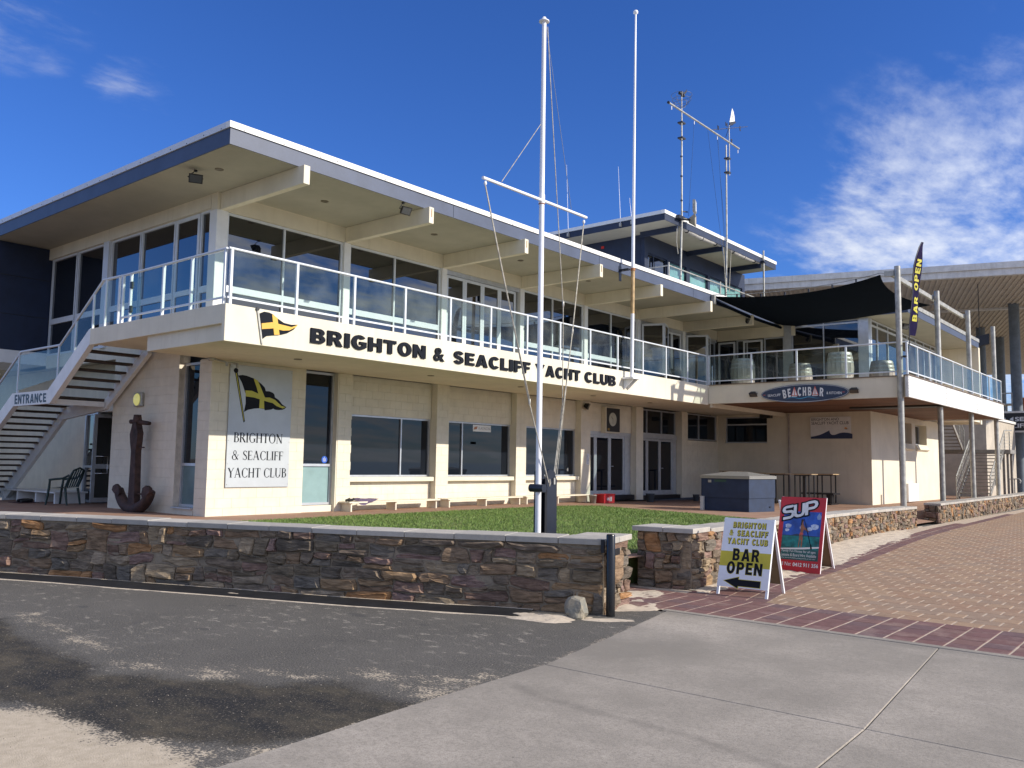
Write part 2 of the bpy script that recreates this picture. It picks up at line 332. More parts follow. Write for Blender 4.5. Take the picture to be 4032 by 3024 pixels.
HG = {
 'B': (.80, [[(0, 0)]+_arc(.46, .29, .33, .29, -90, 62)+_arc(.44, .745, .30, .255, -48, 90)+[(0, 1)], [(.27, .19)]+_arc(.42, .29, .10, .10, -90, 90, 8)+[(.27, .39)], [(.27, .60)]+_arc(.41, .70, .09, .10, -90, 90, 8)+[(.27, .80)]]),
 'R': (.86, [[(0, 0), (.27, 0), (.27, .38), (.33, .38), (.40, .33), (.54, 0), (.86, 0), (.68, .36), (.60, .44)]+_arc(.46, .70, .33, .30, -50, 90)+[(0, 1)], [(.27, .58)]+_arc(.42, .69, .11, .11, -90, 90, 8)+[(.27, .80)]]),
 'P': (.80, [[(0, 0), (.28, 0), (.28, .36), (.44, .36)]+_arc(.46, .68, .33, .32, -90, 90)+[(0, 1)], [(.28, .57)]+_arc(.42, .68, .11, .11, -90, 90, 8)+[(.28, .79)]]),
 'I': (.29, [[(0, 0), (.29, 0), (.29, 1), (0, 1)]]), 'L': (.64, [[(0, 0), (.64, 0), (.64, .22), (.28, .22), (.28, 1), (0, 1)]]),
 'H': (.84, [[(0, 0), (.28, 0), (.28, .38), (.56, .38), (.56, 0), (.84, 0), (.84, 1), (.56, 1), (.56, .61), (.28, .61), (.28, 1), (0, 1)]]),
 'T': (.80, [[(.26, 0), (.54, 0), (.54, .77), (.80, .77), (.80, 1), (0, 1), (0, .77), (.26, .77)]]),
 'E': (.70, [[(0, 0), (.70, 0), (.70, .21), (.28, .21), (.28, .40), (.64, .40), (.64, .60), (.28, .60), (.28, .79), (.69, .79), (.69, 1), (0, 1)]]),
 'F': (.66, [[(0, 0), (.28, 0), (.28, .38), (.59, .38), (.59, .59), (.28, .59), (.28, .78), (.66, .78), (.66, 1), (0, 1)]]),
 'N': (.86, [[(0, 0), (.27, 0), (.27, .55), (.59, 0), (.86, 0), (.86, 1), (.59, 1), (.59, .46), (.27, 1), (0, 1)]]),
 'A': (.94, [[(0, 0), (.29, 0), (.335, .17), (.60, .17), (.65, 0), (.94, 0), (.62, 1), (.32, 1)], [(.39, .37), (.55, .37), (.47, .69)]]),
 'Y': (.90, [[(.31, 0), (.59, 0), (.59, .41), (.90, 1), (.59, 1), (.45, .66), (.31, 1), (0, 1), (.31, .41)]]),
 'O': (.90, [_arc(.45, .5, .45, .525, 0, 345, 23), _arc(.45, .5, .165, .305, 0, 345, 23)]),
 'C': (.84, [_arc(.45, .5, .45, .525, 38, 322, 22)+_arc(.45, .5, .165, .29, -52, -308, 18)]),
 'G': (.88, [_arc(.45, .5, .45, .525, 38, 300, 22)+[(.88, .17), (.88, .56), (.46, .56), (.46, .37), (.62, .37), (.62, .265)]+_arc(.45, .5, .165, .29, -60, -308, 18)]),
 'U': (.84, [[(0, 1), (0, .40)]+_arc(.42, .40, .42, .425, 180, 360, 16)+[(.84, .40), (.84, 1), (.56, 1), (.56, .42)]+_arc(.42, .38, .14, .17, 0, -180, 10)+[(.28, .42), (.28, 1)]]),
 'S': (.77, [_stroke_outline(_Spath, .235)]),
}
def heavy_into(mb, fr, body, quad, d, depth=0., grow=0., gap=.085, r=0):
    """quad: bottom left, bottom right, top right, top left in the frame's (u,v)"""
    mb.marks.append(len(mb.f)); wd = []
    for c in body: wd.append(.42 if c == ' ' else (.95 if c == '&' else HG[c][0]))
    tot = sum(wd)+gap*(len(body)-1); bl, br, tr, tl = quad; x = 0
    def mp(a, b): return ((1-a)*((1-b)*bl[0]+b*tl[0])+a*((1-b)*br[0]+b*tr[0]), (1-a)*((1-b)*bl[1]+b*tl[1])+a*((1-b)*br[1]+b*tr[1]))
    for c, w_ in zip(body, wd):
        if c == '&':
            vs, fs = text_polys('&', .025+grow*.7); x0, x1 = min(v.x for v in vs), max(v.x for v in vs); y0, y1 = min(v.y for v in vs), max(v.y for v in vs); g = grow
            P = [mp((x-g+(v.x-x0)/(x1-x0)*(w_+2*g))/tot, -g-.02+(v.y-y0)/(y1-y0)*(1.04+2*g)) for v in vs]
            mb.add([fr.p(u, v, d+depth) for u, v in P], fs, r=r)
            if depth:
                vs, fs = text_polys('&', .025, 0, 1, .5); P = [(mp((x+(v.x-x0)/(x1-x0)*w_)/tot, -.02+(v.y-y0)/(y1-y0)*1.04), v.z) for v in vs]; mb.add([fr.p(u[0], u[1], d+(z+.5)*depth-.0002) for u, z in P], fs)
        elif c != ' ':
            loops = []
            for li, lp_ in enumerate(HG[c][1]):
                if grow and c == 'S':
                    e0 = (Vector(_Spath[0])-Vector(_Spath[1])).normalized()*grow; e1_ = (Vector(_Spath[-1])-Vector(_Spath[-2])).normalized()*grow
                    lp_ = _stroke_outline([tuple(Vector(_Spath[0])+e0)]+_Spath[1:-1]+[tuple(Vector(_Spath[-1])+e1_)], .235+2*grow)
                elif grow:
                    n = len(lp_); ar = sum(lp_[i][0]*lp_[(i+1) % n][1]-lp_[(i+1) % n][0]*lp_[i][1] for i in range(n)); sg = (1 if ar > 0 else -1)*(1 if li == 0 else -1); q = []
                    for i in range(n):
                        a, b, e = Vector(lp_[i-1]), Vector(lp_[i]), Vector(lp_[(i+1) % n]); e1, e2 = b-a, e-b
                        if e1.length < 1e-6 or e2.length < 1e-6: q.append(tuple(b)); continue
                        e1.normalize(); e2.normalize(); n1_ = Vector((e1.y, -e1.x)); n2_ = Vector((e2.y, -e2.x)); bi = n1_+n2_
                        if bi.length < .2: q.append(tuple(b)); continue
                        bi = bi/max(.45, bi.dot(n1_)); q.append(tuple(b+bi*grow*sg))
                    lp_ = q
                loops.append(lp_)
            flat = [p for lp_ in loops for p in lp_]; tri = tessellate_polygon([[Vector((p[0], p[1], 0)) for p in lp_] for lp_ in loops])
            P = [mp((x+p[0])/tot, p[1]) for p in flat]; front = [fr.p(u, v, d+depth) for u, v in P]; T = []
            for t in tri:
                a, b, e = (Vector(P[i]) for i in t); T.append(tuple(t) if (b-a).cross(e-a) > 0 else tuple(t[::-1]))
            mb.add(front, T, r=r)
            if depth:
                k = 0
                for lp_ in loops:
                    n = len(lp_); q = P[k:k+n]; mb.add([fr.p(u, v, d) for u, v in q]+[fr.p(u, v, d+depth) for u, v in q], [(i, (i+1) % n, (i+1) % n+n, i+n) for i in range(n)]); k += n
        x += w_+gap
    return mb
def rq(u0, u1, v0, v1): return ((u0, v0), (u1, v0), (u1, v1), (u0, v1))
# ================================================================ SETTING
mb = MB(); mb.add([(-3000, -60, -.6), (3000, -60, -.6), (3000, 3000, -.6), (-3000, 3000, -.6)], [(0, 1, 2, 3)])
struct(mb.build('ground', M('ground_earth', (.30, .26, .20), .95, .15, .3)))
mb = MB(); mb.add([(-6000, -6000, -3.0), (6000, -6000, -3.0), (6000, -62, -3.0), (-6000, -62, -3.0)], [(0, 1, 2, 3)])
struct(mb.build('sea', M('sea_water', (.02, .05, .07), .12, .2, .02, .15, .6)))
mb = MB(); mb.add([(-400, -26, -.35), (400, -26, -.35), (400, -64, -3.2), (-400, -64, -3.2)], [(0, 3, 2, 1)])
mb.add([(-400, -26, -.35), (400, -26, -.35), (400, -20, -.10), (-400, -20, -.10)], [(0, 1, 2, 3)])
struct(mb.build('beach', SAND))
# headland far across the bay (it shows as a dark line reflected in the windows)
mb = MB(); n = 60
vs = []
for i in range(n+1):
    x = -1500+i*60; h = 26*max(0, smooth_noise(x, 3, 0, .004)*.8+.55)*min(1, (i)/8, (n-i)/8)
    vs += [(x, -2600, -3), (x, -2600-120, h), (x, -3100, -3)]
mb.add(vs, [f for i in range(n) for f in ((i*3, i*3+3, i*3+4, i*3+1), (i*3+1, i*3+4, i*3+5, i*3+2))], True)
struct(mb.build('headland', M('headland_scrub', (.05, .055, .05), .95, .2, .01)))

# --- asphalt with its markings: damp brown patch joined to a dark blob, and blown sand, shapes measured on the ground
DARKP = [(3.456, 9.4), (3.256, 8.154), (3.175, 7.444), (3.248, 6.951), (3.1, 6.514), (3.373, 6.122), (3.45, 5.748), (3.696, 5.58), (3.7, 5.385), (4.105, 5.046), (4.187, 4.864), (4.113, 4.583), (4.113, 4.33), (4.208, 4.1), (3.864, 4.0), (3.324, 4.1), (3.002, 4.28), (2.872, 4.423), (2.614, 4.707), (2.5, 5.014), (2.467, 5.442), (2.429, 5.841), (2.276, 6.4), (1.6, 8), (1.2, 9.4)]
SANDP = [(2.1, 6.5), (2.429, 5.841), (2.467, 5.442), (2.5, 5.014), (2.614, 4.707), (2.625, 4.409), (2.62, 4.0), (0, 3.9), (-3, 4), (-3, 9)]
def sdist(poly, X, Y):
    P = np.array(poly); Q = np.roll(P, -1, 0); d = np.full(X.shape, 1e9); ins = np.zeros(X.shape, bool)
    for (ax, ay), (bx, by) in zip(P, Q):
        t = np.clip(((X-ax)*(bx-ax)+(Y-ay)*(by-ay))/max(1e-9, (bx-ax)**2+(by-ay)**2), 0, 1)
        d = np.minimum(d, np.hypot(X-ax-t*(bx-ax), Y-ay-t*(by-ay)))
        c = ((ay > Y) != (by > Y)) & (X < (bx-ax)*(Y-ay)/(by-ay+1e-12)+ax); ins ^= c
    return np.where(ins, -d, d)
EDGE = [(-30, 3.85), (0, 4.05), (2.6, 4.10), (3.3, 4.14), (3.9, 4.18), (4.6, 4.21), (5.6, 4.25), (6.8, 4.46), (8.44, 4.80)]
def edge_y(x): return float(np.interp(x, [e[0] for e in EDGE], [e[1] for e in EDGE]))
xs = np.concatenate([np.linspace(-30, 1.2, 14)[:-1], np.arange(1.2, 8.47, .06), [8.5]]); ys = np.concatenate([np.linspace(0, 1, 130)**1.3*11, np.linspace(11.5, 40, 8)])
GX, TT = np.meshgrid(xs, ys); EY = np.interp(GX, [e[0] for e in EDGE], [e[1] for e in EDGE]); GY = EY+TT
darkd = sdist(DARKP, GX, GY); sandd = sdist(SANDP, GX, GY)
arc = sdist([(3.6, 5.95), (4.04, 5.5), (4.45, 5.2), (4.9, 4.55), (5.5, 4.3), (5.1, 4.2), (4.25, 4.2), (4.18, 4.5), (4.3, 4.95), (4.1, 5.2), (3.7, 5.6)], GX, GY)
edged = TT*1.0
darkm = np.clip(.5-darkd*2.2, 0, 1); sandm = np.maximum(np.clip(.5-sandd*2.0, 0, 1), np.maximum(np.clip(.30-arc*1.6, 0, .42), np.clip(.42-edged*2.2, 0, .6)))
dry = np.clip(.42-np.abs(darkd-.28)*.75, 0, .4)*(darkd > 0); sandm = np.maximum(sandm, dry*.9)
Z = 0.004*np.sin(GX*1.3)*np.cos(GY*.9)*0
nx, ny = len(xs), len(ys)
V = np.stack([GX, GY, GX*0], -1).reshape(-1, 3)
F = [(j*nx+i, j*nx+i+1, (j+1)*nx+i+1, (j+1)*nx+i) for j in range(ny-1) for i in range(nx-1)]
me = bpy.data.meshes.new('asphalt'); me.from_pydata(V.tolist(), [], F)
for nm, arr in (('darkm', darkm), ('sand', sandm)):
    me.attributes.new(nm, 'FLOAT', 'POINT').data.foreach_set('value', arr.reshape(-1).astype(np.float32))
m = bpy.data.materials.new('asphalt'); m.use_nodes = True; nt = m.node_tree; N = nt.nodes; L = nt.links; b = N['Principled BSDF']
geo = N.new('ShaderNodeNewGeometry')
def nz(s_, det=6, sc_=(1, 1, 1), ro=.65):
    mp = N.new('ShaderNodeMapping'); mp.inputs['Scale'].default_value = sc_; L.new(geo.outputs['Position'], mp.inputs[0])
    n = N.new('ShaderNodeTexNoise'); n.inputs['Scale'].default_value = s_; n.inputs['Detail'].default_value = det; n.inputs['Roughness'].default_value = ro; L.new(mp.outputs[0], n.inputs['Vector']); return n.outputs[0]
def mr_(v, a, b_, c=0, d=1):
    q = N.new('ShaderNodeMapRange'); L.new(v, q.inputs[0]); q.inputs[1].default_value = a; q.inputs[2].default_value = b_; q.inputs[3].default_value = c; q.inputs[4].default_value = d; return q.outputs[0]
def mxc(f, a, b_):
    q = N.new('ShaderNodeMix'); q.data_type = 'RGBA'; L.new(f, q.inputs['Factor'])
    for s_, v in (('A', a), ('B', b_)):
        if isinstance(v, tuple): q.inputs[s_].default_value = (*v, 1)
        else: L.new(v, q.inputs[s_])
    return q.outputs['Result']
def mt(op, a, b_=None):
    q = N.new('ShaderNodeMath'); q.operation = op
    for i, v in enumerate((a, b_)):
        if v is None: continue
        if isinstance(v, (int, float)): q.inputs[i].default_value = v
        else: L.new(v, q.inputs[i])
    return q.outputs[0]
aw = N.new('ShaderNodeAttribute'); aw.attribute_name = 'darkm'; asd = N.new('ShaderNodeAttribute'); asd.attribute_name = 'sand'
base = mxc(mr_(nz(.9, 6), .35, .68), (.105, .096, .083), (.066, .061, .053))
base = mxc(mr_(nz(75, 3), .46, .62), base, (.18, .165, .14))            # pale aggregate
base = mxc(mr_(nz(85, 2), .60, .66), base, (.03, .03, .03))               # dark pits
streaks = mt('MULTIPLY', mr_(nz(7.5, 8, (1.2, .6, 1), .8), .55, .66), mr_(nz(.6, 3), .42, .58))
base = mxc(mt('MULTIPLY', streaks, .85), base, (.46, .41, .33))            # scuffed sand flecks
base = mxc(mt('MULTIPLY', mr_(nz(3.4, 2, (1, .6, 1), .4), .69, .74), .5), base, (.05, .05, .05))   # oil spots
sandc = mxc(mr_(nz(12, 6), .35, .65), (.56, .47, .35), (.44, .365, .265))
darkf = mr_(mt('ADD', aw.outputs['Fac'], mt('ADD', mt('MULTIPLY', mt('SUBTRACT', nz(2.2, 8), .5), 1.0), mt('MULTIPLY', mt('SUBTRACT', nz(55, 4), .5), 1.1))), .36, .66)
darkc = mxc(mr_(nz(2.6, 8, (1, .5, 1), .72), .40, .62), (.022, .021, .020), mxc(mr_(nz(9, 6, (1, .6, 1)), .4, .62), (.088, .072, .049), (.048, .043, .031)))
darkc = mxc(mr_(nz(60, 2), .58, .66), darkc, (.16, .135, .10))
base = mxc(darkf, base, darkc)
sf = mr_(mt('ADD', asd.outputs['Fac'], mt('ADD', mt('MULTIPLY', mt('SUBTRACT', nz(3.2, 9, (1, .55, 1), .76), .5), 1.7), mt('MULTIPLY', mt('SUBTRACT', nz(50, 4), .5), 1.3))), .46, .60)
base = mxc(sf, base, sandc)
L.new(base, b.inputs['Base Color']); b.inputs['Roughness'].default_value = .85; b.inputs['Specular IOR Level'].default_value = .3
bp = N.new('ShaderNodeBump'); bp.inputs['Distance'].default_value = .006; L.new(nz(95, 4), bp.inputs['Height']); L.new(bp.outputs[0], b.inputs['Normal'])
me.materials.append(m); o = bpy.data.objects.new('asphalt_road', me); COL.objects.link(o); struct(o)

# --- concrete slabs with joints
m = bpy.data.materials.new('concrete'); m.use_nodes = True; nt = m.node_tree; N = nt.nodes; L = nt.links; b = N['Principled BSDF']; geo = N.new('ShaderNodeNewGeometry')
base = mxc(mr_(nz(.35, 5), .38, .62), (.41, .36, .30), (.235, .21, .174))
base = mxc(mt('MULTIPLY', mr_(nz(38, 5, (1, 1, 1), .8), .48, .60), .55), base, (.205, .182, .15))
base = mxc(mt('MULTIPLY', mr_(nz(17, 6, (1, .4, 1), .8), .60, .66), .45), base, (.47, .42, .35))
base = mxc(mt('MULTIPLY', mr_(nz(2.2, 8, (1, .6, 1), .7), .45, .68), .6), base, (.245, .218, .18))
base = mxc(mt('MULTIPLY', mr_(nz(140, 2), .50, .66), .5), base, (.20, .175, .145))
base = mxc(mt('MULTIPLY', mr_(nz(8, 7, (1.2, .5, 1), .8), .66, .72), .75), base, (.50, .44, .36))
base = mxc(mt('MULTIPLY', mr_(nz(28, 3), .70, .74), .6), base, (.07, .065, .06))
def segd(a, b_):
    A = Vector((*a, 0)); D = Vector((*b_, 0))-A; s1 = N.new('ShaderNodeVectorMath'); s1.operation = 'SUBTRACT'; L.new(geo.outputs['Position'], s1.inputs[0]); s1.inputs[1].default_value = A
    dt = N.new('ShaderNodeVectorMath'); dt.operation = 'DOT_PRODUCT'; L.new(s1.outputs[0], dt.inputs[0]); dt.inputs[1].default_value = D/D.length_squared
    cl_ = N.new('ShaderNodeClamp'); L.new(dt.outputs['Value'], cl_.inputs[0]); pr = N.new('ShaderNodeVectorMath'); pr.operation = 'SCALE'; pr.inputs[0].default_value = D; L.new(cl_.outputs[0], pr.inputs['Scale'])
    s2 = N.new('ShaderNodeVectorMath'); s2.operation = 'SUBTRACT'; L.new(s1.outputs[0], s2.inputs[0]); L.new(pr.outputs[0], s2.inputs[1]); ln = N.new('ShaderNodeVectorMath'); ln.operation = 'LENGTH'; L.new(s2.outputs[0], ln.inputs[0]); return ln.outputs['Value']
STN = [(4.95, 4.05), (4.80, 3.70), (4.75, 3.2), (4.72, 2.5), (4.60, 2.05), (4.55, 1.75), (4.75, 1.62)]
dm = None
for a_, c_ in zip(STN, STN[1:]):
    q_ = segd(a_, c_); dm = q_ if dm is None else mt('MINIMUM', dm, q_)
dm = mt('ADD', dm, mt('MULTIPLY', mt('SUBTRACT', nz(5, 7), .5), .16))
base = mxc(mt('MULTIPLY', mr_(dm, .07, .0), .38), base, (.14, .125, .105))
base = mxc(mt('MULTIPLY', mr_(segd((8.42, 4.8), (8.42, -6)), .16, .0), .35), base, (.17, .155, .13))
L.new(base, b.inputs['Base Color']); b.inputs['Roughness'].default_value = .85; b.inputs['Specular IOR Level'].default_value = .3
bp = N.new('ShaderNodeBump'); bp.inputs['Distance'].default_value = .0025; L.new(nz(60, 5), bp.inputs['Height']); L.new(bp.outputs[0], b.inputs['Normal'])
CONC = m
mb = MB(); mb.add([(-60, -60, -.07), (60, -60, -.07), (60, 4.3, -.07), (-60, 4.3, -.07)], [(0, 1, 2, 3)])
base_o = struct(mb.build('concrete_apron', CONC))
def slab(pts, zt=.012):
    """one slab: polygon top with a small rounded edge"""
    s = MB(); n = len(pts); c = Vector((sum(p[0] for p in pts)/n, sum(p[1] for p in pts)/n, 0))
    def ins(k, z):
        out = []
        for i in range(n):
            a, b_, c_ = Vector((*pts[i-1], 0)), Vector((*pts[i], 0)), Vector((*pts[(i+1) % n], 0))
            e1 = (b_-a).normalized(); e2 = (c_-b_).normalized(); n1_ = Vector((-e1.y, e1.x, 0)); n2_ = Vector((-e2.y, e2.x, 0)); bis = (n1_+n2_); bis = bis/max(.2, bis.dot(n1_))
            out.append((b_.x+bis.x*k, b_.y+bis.y*k, z))
        return out
    r0, r1, r2 = ins(.003, -.08), ins(.0035, zt-.005), ins(.009, zt)
    s.add(r0+r1+r2, [(i, (i+1) % n, (i+1) % n+n, i+n) for i in range(n)]+[(i+n, (i+1) % n+n, (i+1) % n+2*n, i+2*n) for i in range(n)]+[list(range(2*n, 3*n))])
    return s
def jy(x): return float(np.interp(x, [-30, 4.76, 5.38, 6.81, 8.45], [.8, 1.72, 1.76, 1.885, 2.05]))
XJ, XE = 5.575, 8.50
ex = [x for x, y in EDGE]
s1_ = [(XJ, jy(XJ)), (XE-.005, jy(XE)), (XE-.005, 4.80), (6.8, 4.46), (XJ, 4.245)]
s2_ = [(1.0, jy(1)), (XJ, jy(XJ)), (XJ, 4.245), (4.6, 4.21), (3.9, 4.18), (3.3, 4.14), (2.6, 4.10), (1.0, 4.07)]
s3_ = [(XJ, -3), (XE-.005, -3), (XE-.005, jy(XE)), (XJ, jy(XJ))]
s4_ = [(1.0, -3), (XJ, -3), (XJ, jy(XJ)), (1.0, jy(1))]
s5_ = [(-12, -3), (1.0, -3), (1.0, jy(1)), (1, 4.07), (0, 4.05), (-12, 3.97)]
s6_ = [(XJ, -12), (XE-.005, -12), (XE-.005, -3), (XJ, -3)]
s7_ = [(-12, -12), (XJ, -12), (XJ, -3), (-12, -3)]
for p in (s1_, s2_, s3_, s4_, s5_, s6_, s7_): slab(p).build('slab', CONC, base_o)
mb = MB(); mb.cbox(XE+.004, 8.615, -12, 4.86, -.08, .016, .008); mb.build('edging', CONC, base_o)
mb = MB(); mb.box(-12, XE, -12, 4.0, -.09, -.012); mb.build('joint_filler', M('joint_grit', (.22, .19, .15), .95, .2, 12), base_o)

# --- brick pavement: red border and tan field
PAV = [(-.13, -.13), (.13, .13)]
def paver_mb(cx=0, cy=0, w_=.262, l=.262, zt=.004, rz=0, r=0, mb=None, tilt=0):
    mb = mb or MB(); c = .006; h = .03
    ps = []
    for (k, z) in ((0, -h), (0, zt-c*.6), (c, zt)):
        for sx, sy in ((-1, -1), (1, -1), (1, 1), (-1, 1)):
            x, y = sx*(w_/2-k), sy*(l/2-k); ps.append((cx+x*math.cos(rz)-y*math.sin(rz), cy+x*math.sin(rz)+y*math.cos(rz), z+tilt*sx*.001))
    mb.add(ps, [(0, 1, 5, 4), (1, 2, 6, 5), (2, 3, 7, 6), (3, 0, 4, 7), (4, 5, 9, 8), (5, 6, 10, 9), (6, 7, 11, 10), (7, 4, 8, 11), (8, 9, 10, 11)], r=r); return mb
CURV = [(9.90, 4.25), (11.1, 4.47), (12.7, 4.66), (14.9, 4.80), (17.4, 5.05), (19.9, 5.32), (22.7, 5.55), (25.5, 5.72), (30, 5.85), (36, 6.05), (46, 6.45)]
def curv_y(x): return float(np.interp(x, [c[0] for c in CURV], [c[1] for c in CURV]))
red, tan = [], []
for i in range(5):
    for j in range(-38, 25):
        x = 8.63+.1275+i*.255; y = .09+j*.262
        if y > 6.5: continue
        red.append((x, y, 0, .252, .248))
tot = plen(CURV); t = .14
while t < tot-.2:
    p, d_ = interp(CURV, t); a = math.atan2(d_.y, d_.x)
    for k in range(4):
        if k > 1 and p.x > 15.5: continue
        q = p+Vector((-d_.y, d_.x))*(.131+k*.262)
        if q.y < 6.2: red.append((q.x, q.y, a, .2575, .25 if k != 1 else .2535))
    t += .2605
i = 0; x = 9.905+.135
while x < 46:
    j = -44
    while j*.262 < 6.6:
        y = j*.262+(.131 if i % 2 else 0)+.04
        lim = curv_y(x)-.11
        if y < lim: tan.append((x, y, 0, .2675, .249))
        elif y < lim+.262 and lim+.131-(y-.131) > .05:
            l = lim+.131-(y-.131); tan.append((x, y-.131+l/2, 0, .2675, max(.04, l-.018)))
        j += 1
    x += .27; i += 1
pv = MB(); pv.add([(8.6, -12, .0008), (46, -12, .0008), (46, 6.6, .0008), (8.6, 6.6, .0008)], [(0, 1, 2, 3)])
pave = struct(pv.build('brick_pavement', M('joint_sand', (.50, .40, .30), .95, .12, 9, .002, 60)))
def inview(x, y):
    c = mw.inverted() @ Vector((x, y, 0))
    if c.z > -.5: return 1e9
    u, v = c.x/-c.z*FPX, c.y/-c.z*FPX
    return -c.z if abs(u) < 2100 and v > -1560 else 1e9
allp = sorted([(inview(p[0], p[1]), k, p) for k, lst in (('r', red), ('t', tan)) for p in lst], key=lambda q: q[0])
ms = {}
for k, mat_, nm in (('r', REDP, 'red'), ('t', TANP, 'tan')):
    ms[k] = paver_mb(0, 0, *((.252, .248) if k == 'r' else (.2675, .249))).build('paver_tmp', mat_)
rest = {'r': MB(), 't': MB()}; cnt = 0
for dist, k, (x, y, a, w_, l) in allp:
    std = abs(w_-(.252 if k == 'r' else .2675)) < .001 and abs(l-(.248 if k == 'r' else .249)) < .001
    if cnt < 300 and dist < 1e8 and std:
        o = ms[k].copy(); COL.objects.link(o); o.name = 'paver'; o.parent = pave
        o.location = (x, y, rng.uniform(-.0015, .0015)); o.rotation_euler = (rng.uniform(-.004, .004), rng.uniform(-.004, .004), a+rng.uniform(-.004, .004)); cnt += 1
    else: paver_mb(x, y, w_, l, .004+rng.uniform(-.0015, .0015), a+rng.uniform(-.004, .004), rng.random(), rest[k])
for k in 'rt': bpy.data.objects.remove(ms[k])
rest['r'].build('paver', REDP, pave, kind='stuff'); rest['t'].build('paver', TANP, pave, kind='stuff')

# --- path and sand beyond the pavers, inside the walls the club's own paving and lawn
mb = MB(); mb.add([(8.45, 4.8, -.05), (70, 4.8, -.05), (70, 9, -.05), (8.45, 9, -.05)], [(0, 1, 2, 3)])
struct(mb.build('path', M('path_asphalt', (.13, .125, .12), .9, .15, 3, .004, 80, speck=.4)))
mb = MB(); nxs, nys = 330, 26; vs = []
wallfoot2 = [(10.19, 5.39), (11.1, 5.45), (14.5, 5.85), (18.3, 6.38), (22, 6.6), (25.7, 6.69)]
for i in range(nxs+1):
    x = 10.15+i*(26.6-10.15)/nxs
    yo = float(np.interp(x, [10.1, 12, 13, 14.2, 17.2, 19.5, 21.5, 24, 26.6], [5.25, 5.05, 4.98, 4.98, 5.42, 5.68, 5.82, 6.2, 6.5]))
    yw = float(np.interp(x, [p[0] for p in wallfoot2], [p[1] for p in wallfoot2]))+.12
    for j in range(nys+1):
        t = j/nys; y = yo-.35+t*(yw-yo+.35)
        e = (y-yo)*.06+.012*smooth_noise(x*.9, y*5, 0, 2.2)+.006*smooth_noise(x*5, y*9, 3, 2.0)
        if x > 22.5: e -= (x-22.5)*.012
        vs.append((x, y, min(.05, e)+.004+.004*smooth_noise(x, y, 7, 6)))
mb.add(vs, [(i*(nys+1)+j, (i+1)*(nys+1)+j, (i+1)*(nys+1)+j+1, i*(nys+1)+j+1) for i in range(nxs) for j in range(nys)], True)
struct(mb.build('sand_drift', SAND), 'stuff')
def drift(cx, cy, rx, ry, h, seed, ang=0, n=46):
    mb = MB(); vs = []
    for i in range(n+1):
        for j in range(n+1):
            u, v = (i/n-.5)*2.6, (j/n-.5)*2.6; r_ = math.hypot(u, v)
            z = h*(1-r_**1.5)*1.1+h*1.2*smooth_noise(u*1.3+seed, v*1.3, seed)+h*.35*smooth_noise(u*5, v*5, seed)
            x, y = u*rx, v*ry
            vs.append((cx+x*math.cos(ang)-y*math.sin(ang), cy+x*math.sin(ang)+y*math.cos(ang), z-.002))
    mb.add(vs, [(i*(n+1)+j, (i+1)*(n+1)+j, (i+1)*(n+1)+j+1, i*(n+1)+j+1) for i in range(n) for j in range(n)], True)
    return struct(mb.build('sand_drift', SAND), 'stuff')
drift(7.28, 5.55, .42, .22, .03, 3, -1.1); drift(8.55, 5.35, .45, .32, .014, 5, .1); drift(9.3, 5.75, .55, .35, .02, 8, 0)
drift(10.5, 5.25, .4, .16, .02, 11, .1); drift(7.62, 5.0, .3, .12, .008, 14, -1.1); drift(5.95, 9.1, .3, .1, .012, 17, -1.1)

def court_z(x, y):
    z = float(np.interp(x, [20, 31], [.40, .25]))
    if 25.4 < x < 29 and y < 10: z = max(.0, z*min(1, max(0, (y-6.4)/2.6)))
    return z
mb = MB(); cx_ = list(np.arange(3, 26, 1.0))+list(np.arange(26, 60, .5)); cy_ = list(np.arange(5.6, 26.1, .41))
WIN = [(0, 26), (2.8, 16.3), (4.95, 13.2), (5.5, 11.85), (5.83, 10.7), (6.35, 9.5), (6.66, 8.6), (7.0, 7.75), (7.45, 6.8), (7.85, 5.9), (8.7, 5.75), (10.25, 5.9), (11.1, 5.75), (14.6, 6.15), (18.3, 6.65), (22, 6.85), (25.6, 6.95), (25.75, 6.7), (28.3, 6.7), (28.9, 7.0), (60, 7.3)]
def wall_in(x): return float(np.interp(x, [7.85]+[p[0] for p in WIN[10:]], [5.9]+[p[1] for p in WIN[10:]]))
def inner_ok(x, y):
    if x < 7.85: return x > float(np.interp(y, [p[1] for p in WIN[:10]][::-1], [p[0] for p in WIN[:10]][::-1]))
    return y > wall_in(x)
idx = {}; vs = []; fs = []
def vid(i, j):
    if (i, j) not in idx:
        x, y = cx_[i], cy_[j]; 
        idx[(i, j)] = len(vs); vs.append((x, y, court_z(x, y)))
    return idx[(i, j)]
for i in range(len(cx_)-1):
    for j in range(len(cy_)-1):
        if inner_ok(cx_[i]+.0, cy_[j+1]) or inner_ok(cx_[i+1], cy_[j+1]):
            if all(inner_ok(cx_[a]-.22 if cx_[a] < 8.2 else cx_[a], cy_[b]) or True for a in (i, i+1) for b in (j, j+1)):
                ok = sum(inner_ok(cx_[a], cy_[b]) for a in (i, i+1) for b in (j, j+1))
                if ok >= 3: fs.append((vid(i, j), vid(i+1, j), vid(i+1, j+1), vid(i, j+1)))
mb.add(vs, fs)
m = bpy.data.materials.new('courtyard_brick'); m.use_nodes = True; nt = m.node_tree; N = nt.nodes; L = nt.links; b = N['Principled BSDF']; geo = N.new('ShaderNodeNewGeometry')
br = N.new('ShaderNodeTexBrick'); mp = N.new('ShaderNodeMapping'); L.new(geo.outputs['Position'], mp.inputs[0]); L.new(mp.outputs[0], br.inputs['Vector'])
